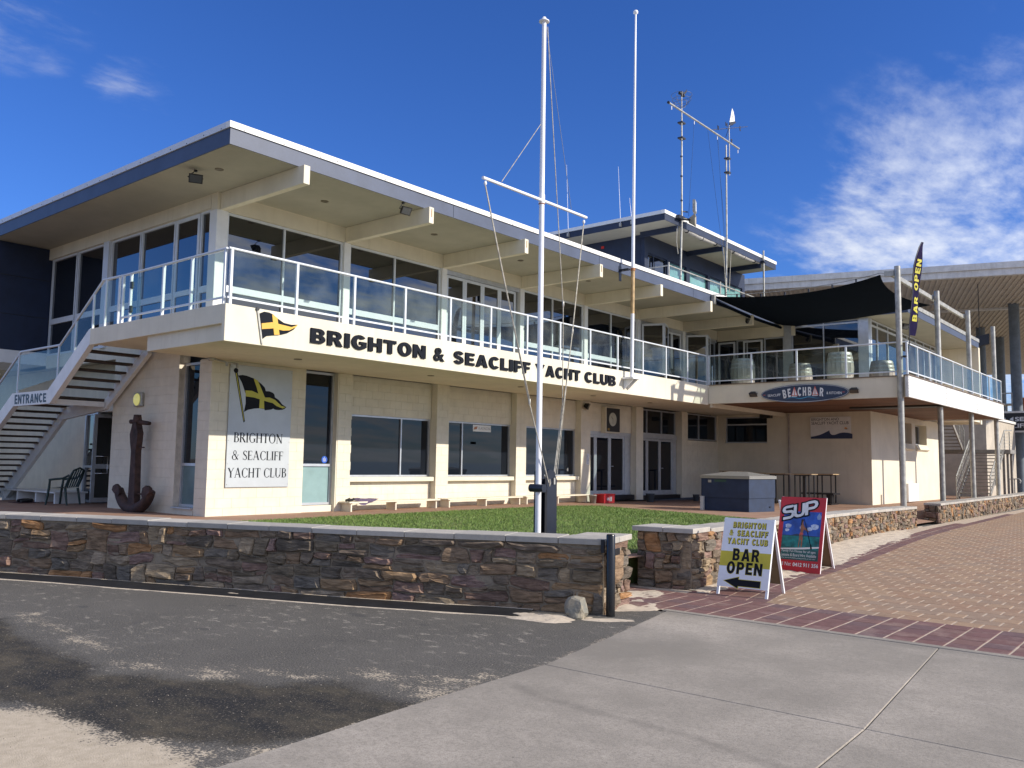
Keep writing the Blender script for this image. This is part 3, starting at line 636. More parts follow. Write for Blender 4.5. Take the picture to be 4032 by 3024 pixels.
br.inputs['Scale'].default_value = 1; br.inputs['Brick Width'].default_value = .46; br.inputs['Row Height'].default_value = .23; br.inputs['Mortar Size'].default_value = .008
br.inputs['Color1'].default_value = (.33, .185, .115, 1); br.inputs['Color2'].default_value = (.28, .155, .10, 1); br.inputs['Mortar'].default_value = (.22, .15, .11, 1)
base = mxc(mt('MULTIPLY', mr_(nz(2, 7), .45, .7), .5), br.outputs[0], (.36, .27, .20)); L.new(base, b.inputs['Base Color']); b.inputs['Roughness'].default_value = .85
mb.build('courtyard_paving', m, None, kind='structure')
LAWN = [(5.0, 14.72), (19.4, 14.72), (20.4, 14.45), (20.85, 14.0), (20.6, 13.2), (20.2, 11.8), (19.8, 10.6), (19.2, 9.0), (18.7, 7.6), (18.4, 6.72), (14.6, 6.22), (11.2, 5.84), (10.5, 6.2), (9.2, 6.6), (7.95, 6.2), (7.55, 6.9), (7.1, 7.8), (6.75, 8.7), (6.45, 9.6), (5.93, 10.8), (5.6, 12), (5.05, 13.4)]
mb = MB(); mb.add([(x, y, .41) for x, y in LAWN[::-1]], [list(range(len(LAWN)))])
mb.add([(x, y, .41) for x, y in LAWN]+[(x, y, -.05) for x, y in LAWN], [(i, (i+1) % len(LAWN), (i+1) % len(LAWN)+len(LAWN), i+len(LAWN)) for i in range(len(LAWN))])
struct(mb.build('lawn', M('lawn_soil', (.12, .16, .045), .95, .25, 1.5, .01, 30)))
LX = np.array(LAWN); vs, fs, rr = [], [], []
g = np.random.default_rng(3); k = 0
cand = g.uniform((5, 5.8), (21, 14.8), (130000, 2)); sd = sdist(LAWN, cand[:, 0], cand[:, 1]); cand = cand[sd < -.01]
for (x, y) in cand:
    dens = .5+.5*mnoise.noise(Vector((x*.8, y*.8, 0)))
    h = g.uniform(.012, .028)*(1+dens); a = g.uniform(0, 6.283); w_ = g.uniform(.004, .009); lx, ly = g.normal(0, .016, 2)
    vs += [(x-w_*math.cos(a), y-w_*math.sin(a), .408), (x+w_*math.cos(a), y+w_*math.sin(a), .408), (x+lx, y+ly, .41+h)]; fs.append((k, k+1, k+2)); k += 3
    q = min(.999, max(.001, dens*.6+g.uniform(-.25, .25)+.2)); q = .72 if (mnoise.noise(Vector((x*1.3+9, y*2.1, 4))) > .22 and g.uniform() < .6) else q; rr += [q]*3
mb = MB(); mb.v = vs; mb.f = fs; mb.sm = [False]*len(fs); mb.r = rr
GRASS = rnd_mat('grass_blade', [(.19, .25, .06), (.15, .23, .05), (.12, .20, .04), (.17, .24, .055), (.25, .26, .09), (.13, .22, .05)], .6, .0, 30, var=.25, noise_scale=3)
go = mb.build('grass', GRASS); struct(go, 'stuff'); tag(go, 'short green lawn grass behind the stone wall', 'grass')
# ================================================================ STONE WALLS
def rubble(L_, H, seed, wmin=.10, wmax=.46, hmin=.06, hmax=.17, tall=.1):
    """random rubble: uneven courses, each cut on its own, with stones two courses high and thin ones wedged in"""
    r = random.Random(seed); out = []; zs = [0.]
    while zs[-1] < H-hmin*1.2:
        zs.append(zs[-1]+r.uniform(hmin*1.25, hmax*.92))
    zs = [z*H/zs[-1] for z in zs]; taken = []
    for k in range(len(zs)-1):
        u = 0.; nxt = []
        while u < L_-1e-4:
            hit = [t for t in taken if t[0] <= u+1e-6 < t[1]]
            if hit: u = hit[0][1]; continue
            lim = min([t[0] for t in taken if t[0] > u]+[L_]); w_ = r.uniform(wmin, wmax)*r.choice((.7, 1, 1, 1.25))
            if lim-u-w_ < wmin*.8: w_ = lim-u
            if w_ > wmax*1.9: w_ = w_/2
            v0, v1 = zs[k], zs[k+1]
            if k < len(zs)-2 and r.random() < .10+tall*.5 and w_ < wmax*.9: v1 = zs[k+2]; nxt.append((u, u+w_))
            h = v1-v0
            if h > hmin*1.9 and w_ > wmin*1.3 and r.random() < .42:
                c = v0+h*r.uniform(.3, .7); out.append((u, u+w_, v0, c))
                if w_ > wmax*.6 and r.random() < .5: q = u+w_*r.uniform(.35, .65); out += [(u, q, c, v1), (q, u+w_, c, v1)]
                else: out.append((u, u+w_, c, v1))
            else: out.append((u, u+w_, v0, v1))
            u += w_
        taken = nxt
    return out
def stone_geo(mb, rect, mapf, seed, proud=.03, gap=.004, clampu=None):
    u0, u1, v0, v1 = rect; r = random.Random(seed); w_, h = u1-u0, v1-v0
    nu = 3 if w_ > .22 else 2; ring = []
    for i in range(nu): ring.append((u0+w_*i/nu, v0))
    ring += [(u1, v0), (u1, v0+h*.5)]
    for i in range(nu): ring.append((u1-w_*i/nu, v1))
    ring += [(u0, v1), (u0, v0+h*.5)]
    cu, cv = (u0+u1)/2, (v0+v1)/2; R = []
    for (u, v) in ring:
        fu = 0 if clampu and (abs(u-clampu[0]) < 1e-4 or abs(u-clampu[1]) < 1e-4) else 1
        U = u+(.060*smooth_noise(u*2.1, v*4, 2.5, 1.3)+.03*smooth_noise(u*6, v*9, 1.5, 1.5))*fu; V_ = v+(.062*smooth_noise(u*1.7, v*3, 7.7, 1.5)+.018*smooth_noise(u*7, v*6, 4.7, 1.5))*(1 if .02 < v < 5 else .2)
        k = min(.45, gap/max(.03, w_/2)); k2 = min(.45, gap/max(.03, h/2))
        corner = (abs(u-u0) < 1e-6 or abs(u-u1) < 1e-6) and (abs(v-v0) < 1e-6 or abs(v-v1) < 1e-6)
        if corner: k += .02+r.uniform(0, .12); k2 += .02+r.uniform(0, .14)
        else: k += r.uniform(-.01, .05); k2 += r.uniform(-.02, .07)
        R.append((U+(cu-U)*k, V_+(cv-V_)*k2))
    n = len(R); pr_ = proud*r.uniform(.15, 1.9); tu, tv = r.uniform(-.13, .13), r.uniform(-.22, .22)
    vs = [mapf(u, v, -.05) for u, v in R]
    vs += [mapf(u, v, pr_*.45+r.uniform(-.004, .004)) for u, v in R]
    inn = [(u+(cu-u)*r.uniform(.08, .26), v+(cv-v)*r.uniform(.10, .30)) for u, v in R]
    vs += [mapf(u, v, pr_+(u-cu)*tu+(v-cv)*tv+r.uniform(-.011, .012)) for u, v in inn]
    vs.append(mapf(cu+r.uniform(-.2, .2)*w_, cv+r.uniform(-.2, .2)*h, pr_+r.uniform(-.003, .010)))
    fs = [(i, (i+1) % n, (i+1) % n+n, i+n) for i in range(n)]+[(i+n, (i+1) % n+n, (i+1) % n+2*n, i+2*n) for i in range(n)]+[(i+2*n, (i+1) % n+2*n, 3*n) for i in range(n)]
    mb.add(vs, fs, False, (seed*.6180339) % 1 or .01)
class Face:
    def __init__(s, pts, z0, ztop): s.pts = [Vector((*p, 0)) for p in pts]; s.L = plen(pts); s.z0 = z0; s.zt = ztop
    def H(s): return s.zt(0) if callable(s.zt) else s.zt
    def map(s, u, v, d):
        uu = min(max(u, 0), s.L-1e-5); p, t = interp(s.pts, uu); p = p+t*(u-uu)
        n = Vector((t.y, -t.x, 0)); return p+n*d+Vector((0, 0, v))
def build_wall(label, faces, caps, core, seed, z0=0, loc=(0, 0, 0), hfun=None, limit=300, **kw):
    """faces: list of (polyline, height fn, n stones style); outward normal is to the right of travel"""
    wl = thing('stone_wall', label, 'wall', loc)
    jobs = []
    for fi, (pts, H) in enumerate(faces):
        F_ = Face(pts, 0, H); hs = H if callable(H) else (lambda u, H=H: H)
        Hm = max(hs(0), hs(F_.L))
        for k, rc in enumerate(rubble(F_.L, 1.0, seed+fi*17, **{q: (v/Hm if q in ('hmin', 'hmax') else v) for q, v in dict(dict(wmin=.1, wmax=.46, hmin=.06, hmax=.17), **kw).items()})):
            def mf(u, v, d, F_=F_, hs=hs): return F_.map(u, v*hs(u)-.02, d)
            def mf2(u, v, d, F_=F_, hs=hs): return F_.map(u, v-.02, d)
            u0, u1, v0, v1 = rc; hh = hs((u0+u1)/2)
            p = F_.map((u0+u1)/2, .3, 0); jobs.append((p.length, (u0, u1, v0*hh, v1*hh), mf2, seed*100+fi*1000+k, (0, F_.L)))
    jobs.sort(key=lambda q: q[0]); rest = MB()
    for i, (d_, rc, mf, sd_, cl) in enumerate(jobs):
        if i < limit:
            m_ = MB(); stone_geo(m_, rc, mf, sd_, clampu=cl); m_.build('stone', STONE, wl)
        else: stone_geo(rest, rc, mf, sd_, clampu=cl)
    if rest.v: rest.build('stone', STONE, wl, kind='stuff')
    core(wl); 
    for (poly, zb, zt) in caps:
        m_ = MB(); n = len(poly); cx0 = sum(p[0] for p in poly)/n; cy0 = sum(p[1] for p in poly)/n
        a = sum(poly[i][0]*poly[(i+1) % n][1]-poly[(i+1) % n][0]*poly[i][1] for i in range(n))
        if a < 0: poly = poly[::-1]
        zt = zt+rng.uniform(-.004, .004); c = .007
        def rg(k, dz): return [(x+(cx0-x)*k/max(.05, math.hypot(x-cx0, y-cy0)), y+(cy0-y)*k/max(.05, math.hypot(x-cx0, y-cy0)), dz) for x, y in poly]
        r_ = [rg(.004, zb), rg(.002, zt-c), rg(c*1.4, zt)]
        m_.add(r_[0]+r_[1]+r_[2], [list(range(n))[::-1], list(range(2*n, 3*n))]+[(i+q*n, (i+1) % n+q*n, (i+1) % n+n+q*n, i+n+q*n) for q in (0, 1) for i in range(n)])
        m_.build('coping_slab', COPING, wl)
    return wl
def offset_line(pts, d):
    out = []
    for i, p in enumerate(pts):
        a = Vector(pts[max(0, i-1)]); b_ = Vector(pts[min(len(pts)-1, i+1)]); t = (b_-a).normalized(); out.append((p[0]+t.y*d, p[1]-t.x*d))
    return out
def core_prism(poly, zfun, name='core'):
    def f(parent):
        m_ = MB(); n = len(poly); a = sum(poly[i][0]*poly[(i+1) % n][1]-poly[(i+1) % n][0]*poly[i][1] for i in range(n)); pl = poly if a > 0 else poly[::-1]
        m_.add([(x, y, -.1) for x, y in pl]+[(x, y, zfun(x, y)) for x, y in pl], [list(range(n, 2*n))]+[(i, (i+1) % n, (i+1) % n+n, i+n) for i in range(n)]); m_.build(name, MORTAR, parent)
    return f
def cap_run(line_f, line_b, L_, zf, seg=.62, over=.045, ends=True):
    """slabs along a front polyline and a back polyline of equal parameter"""
    caps = []; n = max(1, round(L_/seg)); Lf, Lb = plen(line_f), plen(line_b)
    for i in range(n):
        t0, t1 = i/n, (i+1)/n; g_ = .003
        def P(line, Lx, t): return interp(line, min(Lx*t, Lx-1e-4))[0]
        a, b_ = P(line_f, Lf, t0)+(P(line_f, Lf, t1)-P(line_f, Lf, t0))*g_, P(line_f, Lf, t1)-(P(line_f, Lf, t1)-P(line_f, Lf, t0))*g_
        d_, c = P(line_b, Lb, t0)+(P(line_b, Lb, t1)-P(line_b, Lb, t0))*g_, P(line_b, Lb, t1)-(P(line_b, Lb, t1)-P(line_b, Lb, t0))*g_
        z = zf(((a.x+b_.x)/2)); caps.append(([(a.x, a.y), (b_.x, b_.y), (c.x, c.y), (d_.x, d_.y)], z-.062, z))
    return caps
# wall along the road
W1 = [(2.6, 16.6), (3.65, 15.1), (4.75, 13.1), (5.3, 11.76), (5.66, 10.7), (6.15, 9.45), (6.46, 8.6), (6.80, 7.68), (7.23, 6.72), (7.50, 6.12), (7.86, 5.2)]
H1 = .72
F1a = Face(W1, 0, H1); pend = Vector((7.86, 5.2)); tdir = (Vector(W1[-1])-Vector(W1[-2])).normalized(); nin = Vector((.965, .262))
E1 = (pend.x+nin.x*.86, pend.y+nin.y*.86)
pb = pend-tdir*.50; E2 = (pb.x+nin.x*.86, pb.y+nin.y*.86)
back1 = offset_line(W1, -.42)
poly1 = W1+[E1, E2]+[tuple(p) for p in back1[::-1] if p[1] > E2[1]+.1]
fo = offset_line(W1, .045); bo = offset_line(W1, -.46)
Lw = plen(fo); ncut = .56
def sub(line, t0, t1):
    out = [tuple(interp(line, t0)[0])]; acc = 0
    for a, b_ in zip(line, line[1:]):
        acc += (Vector(b_)-Vector(a)).length
        if t0 < acc < t1-1e-3: out.append(tuple(b_))
    out.append(tuple(interp(line, t1-1e-4)[0])); return out
Lb1 = plen(bo)
caps1 = cap_run(sub(fo, 0, Lw-.50), sub(bo, 0, Lb1-.50), Lw-.5, lambda x: .80, .60)
qa = Vector(interp(fo, Lw-.497)[0]); qb = Vector(fo[-1])+tdir*.045; qc = Vector(E1)+tdir*.045+nin*.045; qd = qc-(qb-qa)
mid1, mid2 = qa+(qd-qa)*.48, qb+(qc-qb)*.48
caps1 += [([tuple(qa), tuple(qb), tuple(mid2-nin*.003), tuple(mid1-nin*.003)], .738, .80), ([tuple(mid1+nin*.003), tuple(mid2+nin*.003), tuple(qc), tuple(qd)], .738, .80)]
wall1 = build_wall('long low brown rubble stone wall beside the asphalt, topped with grey coping slabs', [(W1, H1+.03), ([tuple(pend), E1], H1+.03), ([E1, E2], H1+.03)], caps1, core_prism(poly1, lambda x, y: .74), 3, wmin=.12, wmax=.55, hmin=.065, hmax=.20)
# middle wall, with a square pier at the gap
W2 = [(10.19, 5.39), (11.1, 5.45), (12.8, 5.62), (14.5, 5.85), (18.3, 6.38), (22, 6.6), (25.7, 6.69)]
def h2(x): return float(np.interp(x, [10, 14, 18, 26], [.79, .715, .645, .565]))
pA = (10.10, 6.14)
W2s = W2; 
back2 = offset_line(W2, -.40); 
poly2 = W2+[(25.75, 7.05)]+[tuple(p) for p in back2[::-1] if p[0] > 10.9]+[(10.62, 6.2), pA]
f2 = sub(offset_line(W2, .045), .55, plen(offset_line(W2, .045))); b2 = sub(offset_line(W2, -.44), .55, plen(offset_line(W2, -.44)))
caps2 = cap_run(f2, b2, plen(f2), h2, .62)
caps2 += [([(10.145, 5.34), (10.70, 5.375), (10.66, 5.78), (10.09, 5.75)], .728, .79), ([(10.088, 5.756), (10.66, 5.786), (10.66, 6.22), (10.03, 6.19)], .728, .79)]
Lw2 = plen(W2)
def hu2(u):
    p = interp(W2, min(max(u, 0), Lw2-1e-4))[0]; return h2(p.x)-.045
wall2 = build_wall('low curved rubble wall with a square end pier, running from the small signs to the tall round posts', [([pA, W2[0]], .745), (W2, hu2), ([W2[-1], (25.75, 7.05)], .52)], caps2, core_prism(poly2, lambda x, y: h2(x)-.05), 11, wmin=.10, wmax=.34, hmin=.06, hmax=.21, tall=.3)
# far wall in front of the posts
W3 = [(28.37, 6.71), (33, 6.80), (40, 6.92), (48, 7.25), (56, 7.7)]
def h3(x): return float(np.interp(x, [28, 56], [.585, .56]))
p3 = (28.42, 7.15); poly3 = W3+[(56, 8.1), (28.5, 7.15)]
caps3 = cap_run(offset_line(W3, .045), offset_line(W3, -.44), plen(W3), h3, .62)
wall3 = build_wall('low pale rubble wall behind the paved curve, farthest right and in front of the steel stairs', [([p3, W3[0]], .54), (W3, lambda u: .54)], caps3, core_prism(poly3, lambda x, y: .53), 23, wmin=.10, wmax=.34, hmin=.07, hmax=.22, tall=.3)
# black rubber strip against the wall foot
mb = MB(); fs_ = sub(offset_line(W1, .06), 3.0, plen(W1)-.78); n = 60
back_l = fs_; front_l = offset_line(fs_, .44); vs = []
Lb_, Lf_ = plen(back_l), plen(front_l)
for i in range(n+1):
    t = i/n; a = interp(back_l, min(Lb_*t, Lb_-1e-4))[0]; c = interp(front_l, min(Lf_*t, Lf_-1e-4))[0]
    for q, z in ((0, .002), (0, .016), (1, .014), (1, .002)):
        p = a.lerp(c, q); vs.append((p.x, p.y, z+.004*smooth_noise(p.x, p.y, 0, 1.5)))
mb.add(vs, [(i*4+k, (i+1)*4+k, (i+1)*4+k+1, i*4+k+1) for i in range(n) for k in range(3)]+[(n*4, n*4+1, n*4+2, n*4+3), (3, 2, 1, 0)])
tag(mb.build('rubber_strip', RUBBER), 'black rubber strip lying along the foot of the long stone wall', 'mat')
def fringe(line, seed, wd=.03, zt=.012):
    mb = MB(); n = 260; Lx = plen(line); vs = []
    for i in range(n+1):
        p, t_ = interp(line, min(Lx*i/n, Lx-1e-4)); nn_ = Vector((t_.y, -t_.x)); a = wd*(.7+1.6*smooth_noise(i*.09, seed, 0, 1)+.8*smooth_noise(i*.4, seed+4, 0, 1)); b_ = wd*(.7+1.6*smooth_noise(i*.07, seed+9, 0, 1)+.8*smooth_noise(i*.5, seed, 2, 1))
        a = max(a, .004); b_ = max(b_, .004)
        for k, z in ((-a, .001), (0, zt), (b_, .001)):
            q = p+nn_*k; vs.append((q.x, q.y, z))
    mb.add(vs, [(i*3+k, (i+1)*3+k, (i+1)*3+k+1, i*3+k+1) for i in range(n) for k in (0, 1)], True); struct(mb.build('sand_drift', SAND), 'stuff')
fringe(offset_line(fs_, .45), 2, .022, .010); fringe(offset_line(fs_, .0), 6, .035, .022)
# ================================================================ YACHT CLUB BUILDING
B = thing('yacht_club_building', 'two storey cream yacht club with slate blue roof fascia and wrap-around balcony', 'building', (9.8, 16.35, .4))
YF, YR = 16.35, 16.56     # pier fronts, recessed infill
def bxp(name, mat, *boxes, parent=B, ch=0, **k):
    first = None
    for q in boxes:
        mb = MB()
        if ch: mb.cbox(*q, c=ch)
        else: mb.box(*q)
        o = mb.build(name, mat, parent, **k); first = first or o
    return first
ZG, ZS = .36, 3.70
JM = M('block_joint', (.66, .59, .48), .9, .1, 5)
# backing walls (2 cm behind the blocks)
wl_front = bxp('wall', JM, (9.815, 12.22, YF+.015, YF+.25, ZG, ZS+.02), (9.815, 10.05, YF+.26, 16.80, ZG, ZS+.02), (9.815, 10.05, 17.66, 20.62, ZG, 4.0), (9.815, 10.05, 16.80, 17.66, ZG, .53))
blocks = []      # (frame, u0,u1,v0,v1)
def block_run(fr, u0, u1, v0, v1, d=0, bw=.405, bh=.204, first=None, skip=None):
    v = v0; k = 0
    while v < v1-.02:
        vt = min(v+bh, v1); u = u0-(bw/2 if k % 2 else 0)
        while u < u1-.01:
            a, b_ = max(u, u0), min(u+bw, u1)
            if b_-a > .03 and not (skip and skip(a, b_, v, vt)): blocks.append((fr, a, b_, v, vt, d))
            u += bw
        v = vt; k += 1
block_run(FX, 9.80, 12.225, ZG, ZS, -YF)
block_run(FY(9.80), -20.65, -17.66, ZG, 4.0, 0); block_run(FY(9.80), -16.82, -16.36, ZG, ZS, 0)
block_run(FY(9.80), -17.66, -16.82, ZG, .55, 0)
PIERS = [(13.2, 13.62), (16.555, 17.03), (19.95, 20.43), (23.32, 23.87), (26.79, 27.27), (30.18, 30.66)]
for a, b_ in PIERS: block_run(FX, a, b_, ZG, ZS, -YF)
BAYS = [(13.62, 16.55), (17.03, 19.95), (20.43, 23.32)]
for a, b_ in BAYS:
    block_run(FX, a, b_, 2.755, ZS, -YR); block_run(FX, a, b_, ZG, 1.09, -YR)
block_run(FX, 23.87, 26.79, 2.74, ZS, -YR); block_run(FX, 30.66, 33.3, ZG, 2.62, -YF)
def blk(fr, a, b_, v0, v1, d, mb):
    g_ = .0007; c = .0018; q = []
    for (k, dd) in ((0, -.03), (0, -.003), (c, .0)):
        for s, t in ((a+g_+k, v0+g_+k), (b_-g_-k, v0+g_+k), (b_-g_-k, v1-g_-k), (a+g_+k, v1-g_-k)): q.append(fr.p(s, t, d+dd))
    mb.add(q, [(0, 1, 5, 4), (1, 2, 6, 5), (2, 3, 7, 6), (3, 0, 4, 7), (4, 5, 9, 8), (5, 6, 10, 9), (6, 7, 11, 10), (7, 4, 8, 11), (8, 9, 10, 11)])
restb = MB()
for i, q in enumerate(blocks):
    if i < 300:
        m_ = MB(); blk(*q, m_); m_.build('block', CREAMB, B)
    else: blk(*q, restb)
restb.build('block', CREAMB, B, kind='stuff')
# pier bodies, infill backing and the walls behind
bxp('pier', CREAMB, *[(a+.012, b_-.012, YF+.02, YR+.3, ZG, ZS+.02) for a, b_ in PIERS])
bxp('wall', JM, *[(a-.01, b_+.01, YR+.02, YR+.2, 2.76, ZS+.02) for a, b_ in BAYS], *[(a-.01, b_+.01, YR+.02, YR+.2, ZG, 1.09) for a, b_ in BAYS], (23.85, 26.8, YR+.02, YR+.2, 2.74, ZS+.02), (30.6, 33.3, YF+.02, YF+.3, ZG, 2.62))
for a, b_ in PIERS: # plain painted sides are proud by the thickness of the paint only
    pass
# dark rooms behind the glass (floor to ceiling, so nothing shines through)
bxp('wall', M('inner_lining', (.10, .095, .085), .9), (10.3, 45, 16.9, 17.05, .3, 7.3), (10.3, 10.45, 17.06, 25, 4.3, 7.3), (10.3, 10.45, 17.06, 20.5, .3, 4.0))

def window(fr, u0, u1, v0, v1, d, mull=(), rails=(), fw_=.055, depth=.09, glass=GLASSL, frame=ALU, parent=B, sill=None, sub=True, gmap=None):
    """framed window: frame with mullions, one pane between each pair"""
    f = MB(); f.fbox(fr, u0, u1, v0, v0+fw_, d-depth, d); f.fbox(fr, u0, u1, v1-fw_, v1, d-depth, d)
    f.fbox(fr, u0, u0+fw_, v0+fw_, v1-fw_, d-depth, d-.002); f.fbox(fr, u1-fw_, u1, v0+fw_, v1-fw_, d-depth, d-.002)
    rl = sorted(rails); ml = sorted(mull)
    for m_ in ml: f.fbox(fr, m_-fw_*.45, m_+fw_*.45, v0+fw_, v1-fw_, d-depth, d-.004)
    for r_ in rl:
        a, b_ = r_ if isinstance(r_, tuple) else (r_-.03, r_+.03)
        f.fbox(fr, u0+fw_, u1-fw_, a, b_, d-depth, d-.006)
    wo_ = f.build('window', frame, parent)
    us = [u0+fw_*.8]+[x for m_ in ml for x in (m_-fw_*.4, m_+fw_*.4)]+[u1-fw_*.8]; vs_ = [v0+fw_*.8]+[x for r_ in rl for x in (r_ if isinstance(r_, tuple) else (r_-.03, r_+.03))]+[v1-fw_*.8]
    for i in range(0, len(us), 2):
        for j in range(0, len(vs_), 2):
            g_ = gmap(i//2, j//2) if gmap else glass
            MB().fbox(fr, us[i], us[i+1], vs_[j], vs_[j+1], d-depth*.62, d-depth*.5).build('pane', g_, wo_)
    return wo_
def door(fr, u0, u1, v0, v1, d, handle=None, fw_=.085, glass=GLASSL, frame=ALU, parent=B, mid=None, hz=1.4):
    f = MB(); f.fbox(fr, u0, u1, v0, v0+fw_*1.3, d-.05, d); f.fbox(fr, u0, u1, v1-fw_, v1, d-.05, d)
    f.fbox(fr, u0, u0+fw_, v0+fw_*1.3, v1-fw_, d-.05, d-.001); f.fbox(fr, u1-fw_, u1, v0+fw_*1.3, v1-fw_, d-.05, d-.001)
    if mid: f.fbox(fr, u0+fw_, u1-fw_, mid-.06, mid+.06, d-.05, d-.002)
    do = f.build('door', frame, parent)
    pr2 = [(v0+fw_, v1-fw_*.8)] if not mid else [(v0+fw_, mid-.05), (mid+.05, v1-fw_*.8)]
    for a, b_ in pr2: MB().fbox(fr, u0+fw_*.8, u1-fw_*.8, a, b_, d-.03, d-.024).build('pane', glass, do)
    if handle is not None:
        h = MB(); h.tube([fr.p(handle, hz, d-.002), fr.p(handle, hz, d+.05), fr.p(handle+.12*(1 if handle < (u0+u1)/2 else -1), hz, d+.05)], .011, 8); h.fbox(fr, handle-.015, handle+.015, hz-.08, hz+.08, d, d+.008); h.build('handle', ALU, do)
    return do
# --- ground floor glazing
window(FX, 12.24, 13.17, .56, ZS-.005, -16.50, rails=[1.49], glass=GLASSL, gmap=lambda i, j: FROST if j == 0 else GLASSL)
bxp('sill', CREAM, (12.23, 13.2, 16.44, 16.7, ZG, .55)); bxp('wall', CREAM, (13.17, 13.2, 16.36, 16.9, ZG, ZS))
bxp('wall', CREAM, (12.2, 12.235, 16.62, 16.9, ZG, ZS))
for (a, b_), ml in zip(BAYS, ([15.5], [17.85], [])):
    window(FX, a+.004, b_-.004, 1.21, 2.752, -16.60, mull=ml, fw_=.045)
    mb = MB(); mb.cbox(a+.003, b_-.003, 16.40, 16.75, 1.09, 1.206, c=.008); mb.build('sill', CREAM, B)
bxp('wall', ALU, (23.875, 26.785, 16.57, 16.68, 2.62, 2.738))
for a, b_, h in ((23.88, 24.56, None), (24.565, 25.45, None), (25.455, 26.40, 25.50)):
    door(FX, a, b_, .60, 2.615, -16.62, handle=h, hz=1.55)
bxp('wall', ALU, (26.405, 26.785, 16.60, 16.68, .5, 2.62), (23.875, 26.785, 16.58, 16.7, .55, .598)); bxp('door_step', BLACK, (23.9, 26.75, 16.40, 16.7, .38, .545))
bxp('wall', ALU, (27.275, 30.17, 16.57, 16.68, 2.61, 2.76), (29.9, 30.17, 16.60, 16.68, .5, 2.61), (27.275, 30.17, 16.58, 16.7, .50, .55)); bxp('door_step', BLACK, (27.3, 30.14, 16.40, 16.7, .36, .495))
window(FX, 27.28, 30.17, 2.762, ZS-.005, -16.62, mull=[28.0, 29.1], fw_=.05)
for a, b_, h in ((27.28, 27.99, None), (27.995, 28.93, None), (28.935, 29.895, 28.98)): door(FX, a, b_, .555, 2.60, -16.62, handle=h, hz=1.5)
window(FX, 30.72, 33.25, 2.64, ZS-.005, -16.40, mull=[31.72], fw_=.05); bxp('wall', CREAM, (33.25, 33.32, YF+.01, 16.9, 2.6, ZS), (30.62, 30.72, YF+.03, 16.9, 2.6, ZS))
# --- wing ground floor
WX, WY = 33.3, 10.15
bxp('wall', CREAM, (WX, WX+.25, WY, 14.20, .1, 3.76), (WX, WX+.25, 14.20, 16.05, .1, 2.57), (WX, WX+.25, 16.05, YF+.3, .1, 3.76), (WX, WX+.25, 14.2, 16.05, 3.64, 3.76))
window(FY(WX), -16.04, -14.21, 2.575, 3.635, -.12, rails=[3.33], fw_=.04)
N1, N2 = (37.0, 38.75), (39.3, 41.1); zn0, zn1 = 2.66, 3.52
bxp('wall', CREAM, (WX+.25, N1[0], WY+.001, WY+.3, .1, 3.76), (N1[0], N1[1], WY+.001, WY+.3, .1, zn0), (N1[0], N1[1], WY+.001, WY+.3, zn1, 3.76), (N1[1], N2[0], WY+.001, WY+.3, .1, 3.76),
    (N2[0], N2[1], WY+.001, WY+.3, .1, zn0), (N2[0], N2[1], WY+.001, WY+.3, zn1, 3.76), (N2[1], 43.0, WY+.001, WY+.3, .1, 3.76))
for a, b_ in (N1, N2):
    window(FX, a+.01, b_-.01, zn0+.01, zn1-.01, -(WY+.3), mull=[(a+b_)/2], fw_=.04)
    s_ = MB(); s_.add([(a, WY-.12, zn0-.22), (b_, WY-.12, zn0-.22), (b_, WY+.0, zn0-.02), (a, WY+.0, zn0-.02), (a, WY, zn0-.3), (b_, WY, zn0-.3)], [(0, 1, 2, 3), (4, 5, 1, 0), (0, 3, 4), (1, 5, 2)]); s_.build('sill', CREAM, B)
bxp('wall', CREAM, (43.0, 43.25, WY, 17, .1, 3.7)); bxp('meter_box', WHITE, (37.2, 38.7, 9.92, 10.148, .28, 1.02), ch=.01)
p_ = MB(); p_.tube([(WX-.05, 13.28, .25), (WX-.05, 13.28, 3.7)], .035, 10); p_.tube([(WX+1.0, WY-.03, .25), (WX+1.0, WY-.03, .62)], .02, 8); p_.build('downpipe', M('old_pipe_paint', (.42, .36, .32), .6, .15), B)
# --- left recess under the stairs
bxp('wall', CREAMB, (9.815, 12.6, 20.6, 20.66, ZG, 4.0), (10.42, 10.62, 23.45, 30, ZG, 4.05), (7.4, 10.9, 30.0, 30.2, ZG, 4.06), (10.42, 10.62, 20.66, 23.45, 2.78, 4.05), (11.9, 12.1, 20.6, 30, ZG, 4.0), (9.83, 12.6, 20.67, 30, 4.06, 4.28), (9.3, 9.82, 24.8, 30, 4.07, 4.38))
window(FY(10.40), -23.44, -22.72, .42, 2.77, 0, glass=GLASSD, rails=[1.35], fw_=.06)
dr = door(Fr((0, 22.62, 0), (1, 0, 0)), 10.28, 11.28, .43, 2.72, 0, glass=GLASSD, mid=1.36, fw_=.09)
h = MB(); h.tube([(10.36, 22.62, 1.62), (10.36, 22.50, 1.62), (10.62, 22.50, 1.62), (10.62, 22.50, 1.18), (10.36, 22.50, 1.18), (10.36, 22.62, 1.18)], .014, 8); h.build('handle', M('chrome', (.7, .7, .7), .15, 0, 1, metal=1), dr)
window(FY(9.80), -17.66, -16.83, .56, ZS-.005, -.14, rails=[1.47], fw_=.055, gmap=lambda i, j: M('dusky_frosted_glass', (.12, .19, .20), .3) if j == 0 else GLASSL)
bxp('sill', ALU, (9.74, 9.95, 16.84, 17.64, .53, .558)); bxp('wall', CREAM, (9.82, 10.05, 17.662, 17.7, .4, ZS), (9.95, 10.1, 16.80, 17.68, .36, .53))
# --- decks
bxp('balcony_slab', CREAM, (8.38, 26.80, 13.61, YF+.02, 3.705, 4.295), ch=0)
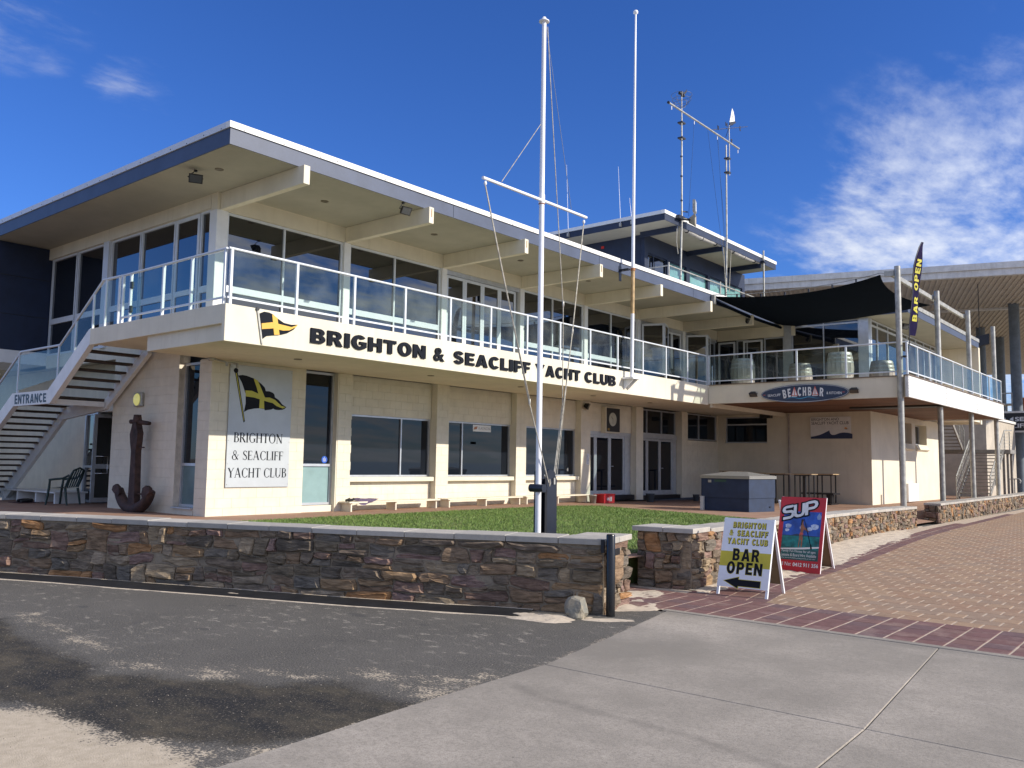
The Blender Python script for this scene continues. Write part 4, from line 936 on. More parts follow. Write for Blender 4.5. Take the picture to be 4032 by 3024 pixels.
# soffit strip lines and fascia
bxp('fascia', CREAM, (8.302, 26.78, 13.50, 13.605, 3.68, 4.352), ch=.006)
bxp('fascia', CREAM, (8.302, 8.44, 13.607, 18.72, 4.0, 4.355), ch=.005)
bxp('balcony_slab', CREAM, (8.44, 9.79, 13.62, 18.72, 4.02, 4.29))
bxp('balcony_slab', CREAM, (26.82, 40.42, 7.06, 13.49, 3.80, 4.29), (26.81, 33.4, 13.6, 16.4, 3.72, 4.292), (33.4, 43, 8.4, 10.1, 4.295, 4.3))
bxp('fascia', CREAM, (26.782, 26.86, 7.03, 13.497, 3.715, 4.345), ch=.005)
for a, b_ in ((26.50, 30.90), (30.915, 35.43), (35.445, 40.46)): bxp('fascia', WHITEOLD, (a, b_, 6.99, 7.05, 3.695, 4.33), ch=.006)
bxp('fascia', WHITEOLD, (40.40, 40.46, 7.055, 10.1, 3.695, 4.33)); bxp('fascia', WHITEOLD, (26.50, 26.78, 7.052, 7.08, 3.70, 4.33))
st = MB()
for x0, z0 in ((30.907, 3.72), (35.437, 3.72), (26.56, 3.72)):
    for k in range(7): st.box(x0-.05, x0-.035, 6.984, 6.99, z0+.04+k*.085, z0+.055+k*.085); st.box(x0+.035, x0+.05, 6.984, 6.99, z0+.04+k*.085, z0+.055+k*.085)
st.build('rust_nail_heads', RUST, B, kind='stuff')
bxp('capping_strip', M('brown_capping', (.20, .14, .10), .6), (26.46, 40.5, 6.96, 7.10, 4.333, 4.352), (26.74, 26.9, 7.102, 13.49, 4.348, 4.366))
n = 0; x = 26.88
while x < 40.38:
    bmb = MB(); bmb.box(x, x+.115, 7.08, 13.38, 3.745+rng.uniform(0, .004), 3.785); bmb.build('board', TIMBER, B); x += .122
bxp('beam', CREAM, (26.87, 33.29, 13.39, 13.49, 3.60, 3.80))
bxp('beam', M('soffit_frame_steel', (.03, .028, .025), .6), (30.8, 31.5, 7.06, 10.1, 3.69, 3.744))
# downlights in both soffits
def downlight(x, y, z, nm='downlight'):
    m_ = MB(); m_.lathe((x, y, z), [(.0, -.004), (.055, -.004), (.075, -.012), (.085, -.010), (.087, 0)], 20); m_.build(nm, M('brass_trim', (.18, .15, .10), .4, .1, metal=.4), B)
for x in (10.87, 14.79, 18.28, 21.81, 25.2): downlight(x, 14.85, 3.703)
for x in (11.57, 14.99, 18.44, 21.8, 25.17, 28.5, 31.9): downlight(x, 15.05, 7.302)
downlight(8.98, 15.05, 7.302)
# --- upper floor
bxp('column', WHITE, (9.75, 10.03, YF, YF+.28, 4.3, 6.93), ch=.006)
for k in range(1, 7):
    x = 9.80+3.42*k; bxp('column', WHITE, (x, x+.20, YF, YF+.2, 4.3, 6.93), ch=.004)
bxp('wall', CREAM, (9.76, 33.3, YF+.01, YF+.25, 6.935, 7.31)); bxp('wall', CREAM, (9.76, 9.99, YF+.27, 25.0, 7.0, 7.31))
for k in range(7):
    x = 9.80+3.42*k+(.03 if k == 0 else .02)
    bxp('roof_beam', CREAM, (x, x+.145, 13.46, YF+.005, 6.93, 7.30), ch=.005)
    s_ = MB(); s_.box(x+.06, x+.085, 13.452, 13.46, 7.08, 7.26); s_.build('rust_stain', M('rust_stain_paint', (.45, .28, .16), .8, .2), B) if k in (1, 2, 3) else None
MR = (5.19, 5.335)
CX = [9.80+3.42*k for k in range(8)]
for k in (0, 1, 3, 4): window(FX, CX[k]+(.235 if k == 0 else .205), CX[k+1]-.005, 4.36, 6.928, -(YF+.06), mull=[(CX[k]+CX[k+1])/2+.02], rails=[MR], fw_=.05, glass=GLASSD, frame=ALUW)
def leaf(fr, a, b_, d, parent=B): return door(fr, a, b_, 4.36, 6.80, d, glass=GLASSD, frame=ALUW, fw_=.075, parent=parent)
xs_ = [CX[2]+.25+i*.76 for i in range(5)]
bxp('door_head', ALU, (CX[2]+.205, CX[3]-.005, YF+.04, YF+.12, 6.81, 6.928))
for a, b_ in zip(xs_, xs_[1:]): leaf(FX, a+.004, b_-.004, -(YF+.08))
bxp('door_head', ALU, (CX[5]+.205, CX[6]-.005, YF+.04, YF+.12, 6.81, 6.928), (CX[6]+.205, 33.3, YF+.04, YF+.12, 6.81, 6.928))
# open bifold leaves at the far end
def yawfr(x, y, ang): return Fr((x, y, 0), (math.cos(ang), math.sin(ang), 0))
leaf(yawfr(27.2, 16.38, math.radians(-68)), 0, .84, 0); leaf(yawfr(27.56, 15.6, math.radians(20)), 0, .84, 0)
leaf(FX, 28.8, 29.55, -(YF+.08)); leaf(FX, 29.56, 30.28, -(YF+.08))
leaf(yawfr(30.62, 16.38, math.radians(-68)), 0, .84, 0); leaf(yawfr(30.98, 15.6, math.radians(20)), 0, .84, 0)
window(FX, 32.0, 33.28, 4.36, 6.80, -(YF+.09), glass=GLASSD, frame=ALU)
bxp('wall', GLASSD, (27.1, 28.8, YF+.5, YF+.52, 4.3, 6.9), (30.5, 32.1, YF+.5, YF+.52, 4.3, 6.9))
# left return windows
YL = [(16.62, 17.12), (17.16, 18.17), (18.20, 19.74), (19.78, 21.27), (21.56, 23.14), (23.2, 24.72)]
bxp('column', ALUW, (9.78, 9.95, YF+.285, 16.61, 4.3, 6.998), (9.76, 9.99, 21.275, 21.55, 4.3, 6.998))
for i, (a, b_) in enumerate(YL):
    if i == 1: door(FY(9.80), -b_, -a, 4.33, 6.99, -.03, glass=GLASSD, frame=ALUW, mid=5.27, handle=-17.28, hz=5.3)
    else: window(FY(9.80), -b_, -a, 4.33, 6.998, -.03, rails=[MR], fw_=.05, glass=GLASSD, frame=ALUW)
bxp('wall', NAVY, (8.45, 10.0, 24.78, 27, 4.41, 7.29)); bxp('wall', WHITE, (8.4, 10.2, 24.74, 27, 4.06, 4.405))
bxp('wall', CREAM, (9.82, 9.95, 18.75, 24.7, 3.98, 4.325))
bxp('panel_joint', BLACK, (8.47, 9.8, 24.772, 24.78, 5.36, 5.375), (8.47, 9.8, 24.772, 24.78, 6.4, 6.415))
# wing upper floor
U = FY(WX)
bxp('wall', CREAM, (WX, WX+.2, 13.0, YF, 6.86, 7.31)); bxp('column', ALU, (WX-.02, WX+.2, 13.14, 13.44, 4.3, 7.3), (WX-.02, WX+.2, WY, WY+.35, 4.3, 7.3))
window(U, -13.13, -WY-.36, 4.34, 7.29, -.02, mull=[-11.87], rails=[(7.14, 7.2)], fw_=.04, glass=GLASSD)
leaf(U, -16.32, -15.56, -.02); window(U, -15.5, -15.0, 4.36, 6.85, -.03, glass=GLASSD); leaf(U, -15.2, -14.36, -.02); window(U, -14.3, -13.45, 4.36, 6.85, -.03, glass=GLASSD)
window(FX, WX+.36, 43.2, 4.34, 7.28, -(WY+.02), mull=[34.5, 35.85, 37.2, 38.6, 39.9, 41.2, 42.4], rails=[MR, (7.03, 7.1)], fw_=.05, glass=GLASSD, frame=ALUW)
bxp('column', ALUW, (WX+.2, WX+.355, WY-.01, WY+.2, 4.3, 7.3)); bxp('wall', CREAM, (43.2, 44.4, WY, WY+.2, 3.8, 7.3), (44.4, 44.68, 8.62, WY+.2, 3.72, 7.3)); bxp('balcony_slab', CREAM, (40.47, 44.6, 8.66, 10.14, 3.8, 4.29))
# --- roofs
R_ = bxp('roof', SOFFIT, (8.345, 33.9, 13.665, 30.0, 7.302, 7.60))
bxp('fascia', BLUE, (8.322, 33.95, 13.64, 13.66, 7.30, 7.603)); bxp('fascia', BLUE, (8.320, 8.342, 13.662, 30.0, 7.30, 7.603))
bxp('roof_capping', WHITE, (8.295, 33.97, 13.612, 13.75, 7.606, 7.725), parent=R_); bxp('roof_capping', ALUW, (8.295, 8.45, 13.752, 30.0, 7.606, 7.725), parent=R_)
bxp('roof_sheet', ALUW, (8.45, 33.9, 13.75, 30, 7.61, 7.69), parent=R_)
sc_m = MB()
for i in range(60):
    x = 8.6+i*.43; sc_m.lathe((x, 13.612, 7.625+(i % 2)*.03), [(0, -.006), (.010, -.006), (.012, 0)], 6, 'y')
for i in range(26):
    y = 13.9+i*.6; sc_m.lathe((8.295, y, 7.63+(i % 2)*.02), [(0, -.006), (.010, -.006), (.012, 0)], 6, 'x')
sc_m.build('screw_heads', BLACK, R_, kind='stuff')
bxp('fascia_joint', NAVY, *[(x, x+.006, 13.634, 13.64, 7.30, 7.60) for x in (14.2, 20.3, 26.0)])
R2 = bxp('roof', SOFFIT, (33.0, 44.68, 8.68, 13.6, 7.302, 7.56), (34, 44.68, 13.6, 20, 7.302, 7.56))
bxp('fascia', BLUE, (32.98, 44.7, 8.655, 8.675, 7.30, 7.562)); bxp('roof_capping', GALV, (32.95, 44.72, 8.63, 8.78, 7.565, 7.72), parent=R2)
bxp('fascia', BLUE, (32.975, 32.998, 8.68, 13.6, 7.3, 7.56))
# --- rooftop lookout
T = thing('rooftop_lookout', 'small navy rooftop lookout room with a wide flat white-edged roof', 'lookout', (33, 20, 7.7))
def tb(name, mat, *bx, **k): return bxp(name, mat, *bx, parent=T, **k)
tb('wall', NAVY, (33.3, 43.9, 19.9, 20.1, 7.7, 10.2), (33.3, 43.9, 19.9, 20.1, 11.30, 12.09), (33.3, 33.45, 20.11, 30, 7.7, 12.09), (43.7, 43.9, 20.11, 30, 7.7, 12.09), (33.3, 33.6, 19.9, 20.1, 10.2, 11.3), (35.35, 35.62, 19.9, 20.1, 10.2, 11.3), (37.25, 37.6, 19.9, 20.1, 10.2, 11.3), (39.5, 39.75, 19.9, 20.1, 10.2, 11.3), (43.6, 43.9, 19.9, 20.1, 10.2, 11.3))
for a, b_, g_ in ((33.6, 35.35, GLASSD), (35.62, 37.25, TEAL), (37.6, 39.5, TEAL), (39.75, 43.6, TEAL)): window(FX, a, b_, 10.2, 11.3, -19.96, mull=[(a+b_)/2] if b_-a > 3 else ([a+.6] if g_ is GLASSD else []), fw_=.06, glass=g_, frame=NAVY, parent=T)
window(FY(33.3), -25.5, -20.6, 10.2, 11.5, .005, fw_=.08, glass=GLASSD, frame=NAVY, parent=T, mull=[-23])
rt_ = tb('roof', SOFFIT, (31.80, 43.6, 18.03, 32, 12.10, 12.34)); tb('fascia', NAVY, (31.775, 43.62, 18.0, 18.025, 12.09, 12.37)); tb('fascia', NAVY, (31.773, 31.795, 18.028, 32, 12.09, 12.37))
tb('roof_capping', WHITE, (31.74, 43.66, 17.97, 18.15, 12.375, 12.53), parent=None) if False else bxp('roof_capping', WHITE, (31.74, 43.66, 17.97, 18.15, 12.375, 12.53), parent=rt_)
bxp('roof_capping', ALUW, (31.74, 31.9, 18.152, 32, 12.375, 12.53), parent=rt_)
for x in (32.9, 37.3, 41.7): tb('roof_beam', NAVY, (x, x+.12, 18.03, 19.9, 11.86, 12.095))
tb('warning_light', M('red_lens', (.6, .03, .02), .3), (33.27, 33.30, 22.1, 22.25, 11.75, 11.87))
# ================================================================ STAIRS AND BALUSTRADES
S = thing('entrance_stair', 'white open-tread outside stair climbing to the balcony at the left end', 'stair', (8.4, 18.7, .4))
def side_poly(x0, x1, pts, name, parent, mat=WHITE):
    f = FY(x0); return MB().prism(f, [(-y, z) for y, z in pts], -(x1-x0), 0).build(name, mat, parent)
OUT = [(18.72, 4.36), (20.69, 3.115), (22.72, 3.115), (27.8, -.0+.42), (27.2, .40), (22.66, 2.80), (20.60, 2.80), (18.78, 4.0)]
# the slope of the lower flight
LOWT = 22.72
def zlow(y): return 3.115-(y-22.72)*.585
OUTER = [(18.72, 4.36), (18.80, 4.34), (20.69, 3.115), (22.72, 3.115), (27.3, zlow(27.3)), (27.3, zlow(27.3)-.36), (22.62, 2.80), (20.56, 2.80), (18.72, 4.02)]
side_poly(8.30, 8.42, OUTER, 'stringer', S)
INNER = [(18.75, 4.0), (19.0, 4.0), (20.70, 2.99), (20.85, 2.99), (23.0, 2.85), (26.75, .55), (26.75, .42), (26.3, .42), (22.95, 2.55), (20.7, 2.74), (18.75, 3.95)]
side_poly(9.62, 9.72, INNER, 'stringer', S)
def tread(y, z, n='tread'): MB().cbox(8.43, 9.80, y-.14, y+.14, z-.028, z+.022, c=.006).build(n, DARKWOOD, S)
for i in range(6): tread(18.98+i*.285, 4.12-i*.183)
for i in range(16): tread(22.92+i*.26, 2.88-i*.153)
MB().cbox(8.43, 9.78, 20.72, 22.66, 2.93, 3.0, c=.006).build('landing', DARKWOOD, S); MB().box(8.43, 9.6, 20.66, 20.74, 2.80, 2.92).build('landing_beam', WHITE, S)
br = MB()
for i in range(16):
    y, z = 22.92+i*.26, 2.85-i*.153; br.add([(9.60, y-.12, z), (9.60, y+.12, z), (9.60, y+.12, z-.13)], [(0, 1, 2)])
for i in range(6):
    y, z = 18.98+i*.285, 4.09-i*.183; br.add([(9.60, y-.12, z), (9.60, y+.12, z), (9.60, y+.12, z-.15)], [(0, 1, 2)])
br.build('tread_bracket', WHITE, S, kind='stuff')
lt = MB(); heavy_into(lt, FY(8.30), 'ENTRANCE', d=.004, gap=.12, quad=((-22.535, 2.845), (-20.735, 2.84), (-20.755, 3.045), (-22.55, 3.075))); lt.build('lettering', BLACK, S)
def rail_run(t, path, zt, zb, posts, panes=True, prad=.022, top=.026, inset=.03, low=True, skirt=0):
    """path: 3-D points of the handrail"""
    mb = MB(); mb.tube(path, top, 10); mb.build('handrail', ALUW, t)
def balustrade(label, A, Bp, zb, zt, posts, group='glass balustrades', name='glass_balustrade', pw=.024, low=.13, extra=None, tint=BAL, endpost=True):
    A, Bp = Vector(A), Vector(Bp); d_ = (Bp-A).normalized(); n_ = Vector((d_.y, -d_.x, 0)); L_ = (Bp-A).length
    t = thing(name, label, 'balustrade', (A.x, A.y, zb))
    MB().tube([(A.x, A.y, zt), (Bp.x, Bp.y, zt)], .024, 10).build('handrail', ALUW, t)
    fr = Fr((A.x, A.y, 0), d_)
    MB().fbox(fr, 0, L_, zb+low-.02, zb+low+.015, -.014, .014).build('bottom_rail', ALUW, t)
    for s in posts: MB().fbox(fr, s-pw, s+pw, zb, zt-.02, -pw, pw).build('post', ALUW, t)
    for a, b_ in zip(posts, posts[1:]): MB().fbox(fr, a+pw+.01, b_-pw-.01, zb+low+.016, zt-.045, -.004, .004).build('glass_pane', tint, t)
    return t
RX = [8.42]+[8.425+1.415*i for i in range(1, 13)]+[26.80]
balustrade('long glass balustrade of the main balcony above the big black lettering', (8.36, 13.56, 0), (26.82, 13.56, 0), 4.35, 5.37, [x-8.36 for x in RX])
balustrade('glass balustrade above the oval beach bar sign', (26.82, 13.52, 0), (26.82, 7.05, 0), 4.36, 5.36, [.03, 1.57, 3.10, 4.65, 6.2])
px4 = [26.62, 27.72, 29.12, 30.52, 32.14, 33.55, 35.05, 36.6, 38.04, 39.46, 40.35]
balustrade('glass balustrade along the white weathered fascia on the sunny right side', (26.6, 7.05, 0), (40.42, 7.05, 0), 4.34, 5.30, [x-26.6 for x in px4])
balustrade('short glass balustrade at the left end of the balcony with a glass gate', (8.36, 17.5, 0), (8.36, 13.62, 0), 4.355, 5.37, [0.05, .38, 1.68, 2.72, 3.84])
g_ = thing('glass_gate', 'small frameless glass gate with two black hinges where the stair meets the balcony', 'gate', (8.36, 17.5, 4.36))
MB().box(8.352, 8.366, 16.7, 17.05, 4.5, 5.25).build('glass_pane', BAL, g_)
for z in (4.55, 5.05): MB().cbox(8.33, 8.39, 17.05, 17.13, z, z+.14).build('hinge', BLACK, g_)
SB = thing('stair_balustrade', 'glass balustrade stepping down beside the entrance stair', 'balustrade', (8.36, 18.4, 4.3))
hp = [(8.36, 17.55, 5.37), (8.36, 18.35, 5.39), (8.36, 20.31, 4.13), (8.36, 22.50, 4.13), (8.36, 27.2, 4.13-(4.7)*.585)]
MB().tube(hp, .028, 10).build('handrail', ALUW, SB)
def ztop(y): return float(np.interp(y, [p[1] for p in hp], [p[2] for p in hp]))
def zbot(y): return float(np.interp(y, [18.3, 18.75, 20.69, 22.72, 27.3], [4.37, 4.355, 3.115, 3.115, zlow(27.3)]))
pys = [17.62, 18.35, 18.72, 20.30, 22.6, 24.2, 25.8, 27.1]; 
pys = [17.62, 18.20, 18.75, 19.55, 20.36, 22.58, 24.1, 25.6, 27.1]
for y in pys: MB().box(8.34, 8.38, y-.02, y+.02, zbot(y)-.02, ztop(y)-.02).build('post', ALUW, SB)
for a, b_ in zip(pys, pys[1:]):
    f = FY(8.36); MB().prism(f, [(-(a+.03), zbot(a+.03)+.07), (-(b_-.03), zbot(b_-.03)+.07), (-(b_-.03), ztop(b_-.03)-.06), (-(a+.03), ztop(a+.03)-.06)], -.004, .004).build('glass_pane', BAL, SB)

# ================================================================ POSTS, SAIL, BANNER
pl = ['tallest-looking round steel post, nearest the camera, with the feather banner on it', 'second round steel post from the banner, rising through the deck', 'third round steel post from the banner, in front of the stair rail', 'farthest of the four round posts, at the end of the balcony']
for i, x in enumerate((26.66, 31.2, 35.75, 40.32)):
    t = thing('round_post', pl[i], 'post', (x, 7.26, 0), 'round posts rising through the beach bar deck')
    MB().cyl((x, 7.26, -.05), (x, 7.26, 7.62), .086, .086, 24).build('post_tube', GALV, t)
    if i < 3: MB().box(x-.06, x+.06, 7.35, 7.62 if i == 0 else 7.5, 7.34, 7.5).build('bracket', GALV, t)
t = thing('roof_tie_beam', 'thin pale steel beam linking the tops of the first three round posts', 'beam', (26.6, 7.5, 7.35))
MB().box(26.66, 35.75, 7.38, 7.46, 7.33, 7.46).build('beam_tube', GALV, t)
# shade sail
A_, B_, C_, D_ = Vector((27.35, 13.60, 7.55)), Vector((26.85, 7.80, 7.47)), Vector((31.15, 7.45, 7.16)), Vector((33.75, 13.60, 7.33))
n = 28; vs = []
for i in range(n+1):
    for j in range(n+1):
        u, v = i/n, j/n
        e_ab = A_.lerp(B_, v)+Vector((.55, 0, -.16))*(4*v*(1-v)); e_dc = D_.lerp(C_, v)+Vector((-.60, 0, -.20))*(4*v*(1-v))
        e_ad = A_.lerp(D_, u)+Vector((0, -.05, -.06))*(4*u*(1-u)); e_bc = B_.lerp(C_, u)+Vector((0, .35, -.06))*(4*u*(1-u))
        bl = A_.lerp(B_, v).lerp(D_.lerp(C_, v), u)
        p = e_ab.lerp(e_dc, u)+e_ad.lerp(e_bc, v)-bl+Vector((0, 0, -.10))*(16*u*(1-u)*v*(1-v)); vs.append(p)
SS = thing('shade_sail', 'big dark navy shade sail stretched over the corner of the upper deck', 'shade sail', tuple(A_))
fq = [(i*(n+1)+j, (i+1)*(n+1)+j, (i+1)*(n+1)+j+1, i*(n+1)+j+1) for i in range(n) for j in range(n)]
mb = MB(); mb.add(vs, fq, True); mb.add([v-Vector((0, 0, .012)) for v in vs], [f[::-1] for f in fq], True); mb.build('cloth', SAIL, SS)
c = MB(); c.tube([vs[j]+Vector((0, 0, .05+.10*math.sin(math.pi*j/n))) for j in range(0, n+1, 2)]+[Vector((26.66, 7.5, 7.42))], .012, 6); c.tube([vs[n*(n+1)+n], Vector((31.2, 7.3, 7.2))], .012, 6); c.tube([vs[i*(n+1)] for i in range(0, n+1, 2)], .02, 6); c.build('edge_cable', GALV, SS)
for j in (4, 8, 12, 16, 20, 24): MB().box(vs[j].x-.03, vs[j].x+.03, vs[j].y-.02, vs[j].y+.02, vs[j].z-.01, vs[j].z+.10).build('clip', BLACK, SS)
for q in (A_, D_): MB().cbox(q.x-.07, q.x+.05, 13.48, 13.62, q.z-.30, q.z+.04, c=.01).build('corner_bracket', GALV, SS)
MB().tube([A_+Vector((0, -.03, -.17)), A_.lerp(D_, .5)+Vector((0, -.04, -.22)), D_+Vector((0, -.03, -.12))], .05, 10).build('furled_edge', SAIL, SS)
# feather banner on the first post (built flat in the plane it hangs in, with a bow)
BN = thing('feather_banner', 'tall purple-navy feather banner with yellow letters reading BAR OPEN on the first post', 'banner', (26.75, 7.05, 4.9))
bd = Vector((.93, -.2, 0)).normalized()
def banp(u, v): # u across, v height
    return Vector((26.80, 7.0, 5.0))+bd*(u+.008*math.sin(v*4+u*3))+Vector((0, .02*math.sin(v*2.2+u*6), v))
prof = [(.55, .0, .50), (.8, .03, .62), (1.2, .10, .74), (1.7, .19, .86), (2.2, .30, .97), (2.6, .40, 1.05), (2.95, .52, 1.11), (3.2, .64, 1.15), (3.42, .82, 1.19), (3.56, 1.10, 1.22)]
prof = [(v, a*.95, a*.95+(b_*.92-a*.95)*.72) for v, a, b_ in prof]
mb = MB(); vs = []
for k in range(41):
    v = .55+(3.52-.55)*k/40; a = float(np.interp(v, [p[0] for p in prof], [p[1] for p in prof])); b_ = float(np.interp(v, [p[0] for p in prof], [p[2] for p in prof]))
    for i in range(7): vs.append(banp(a+(b_-a)*i/6, v))
fq = [(k*7+i, k*7+i+1, (k+1)*7+i+1, (k+1)*7+i) for k in range(40) for i in range(6)]
mb.add(vs, fq, True); mb.build('cloth', M('banner_cloth', (.014, .010, .042), .9, .12, 6, spec=.08), BN)
mb = MB(); mb.tube([(26.62, 7.10, 4.86), (26.76, 7.06, 5.0)]+[banp(float(np.interp(v, [p[0] for p in prof], [p[1] for p in prof]))-.01, v) for v in (.3, .8, 1.3, 1.8, 2.3, 2.7, 3.0, 3.3, 3.5)], .013, 8); mb.cyl((26.62, 7.16, 4.9), (26.62, 7.05, 4.9), .03, n=10); mb.build('banner_pole', BLACK, BN)
class _Id:
    def p(s_, u, v, d=0): return Vector((u, v, 0))
tmp = MB(); heavy_into(tmp, _Id(), 'BAR OPEN', rq(0, 1, 0, 1), 0, gap=.16); P = []
for v in tmp.v:
    h_ = .98+v[0]*1.95; a = float(np.interp(h_, [p[0] for p in prof], [p[1] for p in prof])); b_ = float(np.interp(h_, [p[0] for p in prof], [p[2] for p in prof]))
    P.append(banp(a+(b_-a)*(.80-.58*v[1]), h_)+Vector((-.2, -.98, 0))*.012)
mb = MB(); mb.add(P, tmp.f); mb.build('lettering', M('banner_yellow', (.50, .45, .03), .7), BN)

# ================================================================ LIGHTS ON THE BUILDING
def floodlight(label, base, aim, group='black floodlights', scale=1.0, wallmount=None):
    b0 = Vector(base); t = thing('floodlight', label, 'floodlight', base, group); a = Vector(aim).normalized(); s = scale
    sx = Vector((a.y, -a.x, 0)).normalized(); u_ = sx.cross(a)
    c0 = b0+a*.10*s+Vector((0, 0, -.14*s if not wallmount else .02))
    fr = Fr(c0, sx, u_ if u_.z > 0 else -u_)
    if fr.n.dot(a) < 0: fr = Fr(c0, -sx, fr.v)
    w_ = .13*s; h_ = .09*s
    mb = MB(); q = [(-w_, -h_), (w_, -h_), (w_, h_), (-w_, h_)]; k = .6
    mb.add([fr.p(x*k, y*k, -.07*s) for x, y in q]+[fr.p(x, y, .03*s) for x, y in q]+[fr.p(x, y, .05*s) for x, y in q], [(3, 2, 1, 0), (0, 1, 5, 4), (1, 2, 6, 5), (2, 3, 7, 6), (3, 0, 4, 7), (4, 5, 9, 8), (5, 6, 10, 9), (6, 7, 11, 10), (7, 4, 8, 11), (8, 9, 10, 11)])
    mb.build('lamp_housing', BLACK, t); MB().fbox(fr, -w_*.85, w_*.85, -h_*.8, h_*.8, .0505*s, .054*s).build('lamp_glass', M('lamp_glass', (.08, .085, .085), .2), t)
    y_ = MB(); y_.tube([b0, fr.p(-w_*1.12, 0, -.02*s)], .009, 6); y_.tube([fr.p(-w_*1.12, 0, -.02*s), fr.p(w_*1.12, 0, -.02*s)], .009, 6); y_.cyl(b0, b0+(Vector((0, 0, -.03)) if not wallmount else a*.03), .035*s, n=10); y_.build('bracket', BLACK, t); return t
floodlight('black floodlight under the roof eave near its left corner', (8.72, 15.47, 7.3), (-.4, -.8, -.5), scale=1.0)
floodlight('black floodlight under the roof eave beside the second ceiling beam', (12.68, 13.72, 7.3), (-.1, -.9, -.55))
floodlight('black floodlight on the wall beside the clock, with a dangling wire', (23.45, 16.33, 3.55), (.4, -.8, -.35), wallmount=True, scale=1.15)
floodlight('black floodlight to the left of the oval beach bar sign', (26.77, 11.86, 4.04), (-.6, -.1, -.8), wallmount=True, scale=.95)
floodlight('black floodlight to the right of the oval beach bar sign', (26.77, 8.62, 4.03), (-.6, -.1, -.8), wallmount=True, scale=.95)
floodlight('black floodlight under the wing roof behind the first round post', (34.6, 9.3, 7.3), (-.3, -.8, -.5), scale=1.3)
floodlight('black floodlight hanging under the eave just below the shade sail', (30.4, 13.72, 7.3), (-.2, -.9, -.5), scale=1.1)
WL = thing('wall_light', 'square bulkhead wall light with a glowing yellow-green glass, above the anchor', 'wall light', (9.8, 19.3, 2.94))
MB().cbox(9.72, 9.80, 19.13, 19.51, 2.78, 3.10, c=.02).build('lamp_base', GALV, WL); f = FY(9.72)
MB().lathe((9.71, 19.32, 2.94), [(.0, -.05), (.08, -.045), (.13, -.02), (.145, 0.0)], 18, 'x').build('lamp_glass', M('lit_yellow_glass', (.45, .44, .16), .25, emit=(.9, .85, .3, .35)), WL)
cam_ = thing('security_camera', 'small dome camera with two short arms under the balcony, above the wall sign', 'camera', (9.75, 16.2, 3.8))
mb = MB(); mb.lathe((9.72, 16.25, 3.70), [(0, -.07), (.05, -.06), (.075, -.02), (.08, 0)], 14); mb.build('dome', GALV, cam_); mb = MB(); mb.tube([(9.78, 16.2, 3.68), (10.0, 16.1, 3.63), (10.25, 16.1, 3.62)], .02, 8); mb.tube([(10.0, 16.1, 3.63), (10.0, 16.1, 3.55)], .03, 8); mb.tube([(10.25, 16.1, 3.62), (10.25, 16.1, 3.54)], .03, 8); mb.build('arm', GALV, cam_)
sp_ = thing('wall_speaker', 'small black box loudspeaker high on the shaded wall by the diagonal beam', 'speaker', (33.1, 14.15, 3.65)); MB().cbox(33.02, 33.28, 13.95, 14.4, 3.56, 3.72, c=.01).build('cabinet', BLACK, sp_)
# ================================================================ SIGNS
def solid(mb_, name, mat, parent, **k): return mb_.build(name, mat, parent, **k)
FS = thing('facade_lettering', 'large dark letters reading BRIGHTON & SEACLIFF YACHT CLUB along the balcony front', 'sign', (10.1, 13.5, 3.86))
for wd, x0, x1 in (('BRIGHTON', 10.145, 13.245), ('&', 13.50, 13.84), ('SEACLIFF', 14.145, 16.965), ('YACHT', 17.19, 19.16), ('CLUB', 19.385, 20.945)):
    ws_ = [.95 if c == '&' else HG[c][0] for c in wd]; tot_ = sum(ws_)+.12*(len(wd)-1); k_ = (x1-x0)/tot_; x = x0
    for c, w1 in zip(wd, ws_):
        m_ = MB(); heavy_into(m_, FX, c, rq(x, x+w1*k_, 3.862, 4.150), -13.498, depth=.035); m_.build('letter', SIGNBLK, FS); x += (w1+.12)*k_
PN = thing('pennant_emblem', 'swallow-shaped black and yellow pennant emblem on a staff left of the big lettering', 'emblem', (8.9, 13.5, 3.7))
YEL = M('emblem_yellow', (.70, .40, .045), .5, .03); YEL2 = M('sign_yellow', (.55, .50, .06), .5, .03)
PF = [(8.974, 4.254), (9.089, 4.309), (9.194, 4.308), (9.275, 4.286), (9.386, 4.221), (9.524, 4.159), (9.69, 4.146), (9.834, 4.166), (9.75, 4.061), (9.615, 3.978), (9.48, 3.933), (9.32, 3.901), (9.163, 3.87), (9.062, 3.79)]
MB().prism(FX, PF, -13.498, -13.480).build('flag_field', SIGNBLK, PN)
MB().prism(FX, [(9.254, 4.286), (9.372, 4.228), (9.432, 3.922), (9.315, 3.905)], -13.4795, -13.472).build('cross_bar', YEL, PN)
MB().prism(FX, [(9.035, 4.083), (9.256, 4.134), (9.472, 4.117), (9.692, 4.1), (9.828, 4.160), (9.80, 4.118), (9.64, 4.03), (9.504, 4.01), (9.288, 4.023), (9.045, 3.978)], -13.4785, -13.471).build('cross_bar', YEL, PN)
MB().prism(FX, [(8.93, 4.335), (8.966, 4.335), (9.082, 3.701), (9.054, 3.712)], -13.498, -13.474).build('staff', GALV, PN)
MB().cyl((8.945, 13.49, 4.34), (8.945, 13.47, 4.34), .035, n=14).build('staff_knob', BLACK, PN)
WS = thing('wall_sign', 'tall silver-white panel with a yellow-crossed pennant and serif words BRIGHTON & SEACLIFF YACHT CLUB', 'sign', (10.2, 16.33, 1.0))
MB().cbox(10.22, 11.815, 16.315, 16.335, 1.0, 3.63, c=.003).build('panel', M('silver_panel', (.50, .53, .55), .42, .05, 1.2, metal=.15), WS)
scr = MB()
for z in (1.06, 1.5, 2.0, 2.5, 3.0, 3.57):
    for x in (10.25, 11.785): scr.cyl((x, 16.316, z), (x, 16.309, z), .009, n=8)
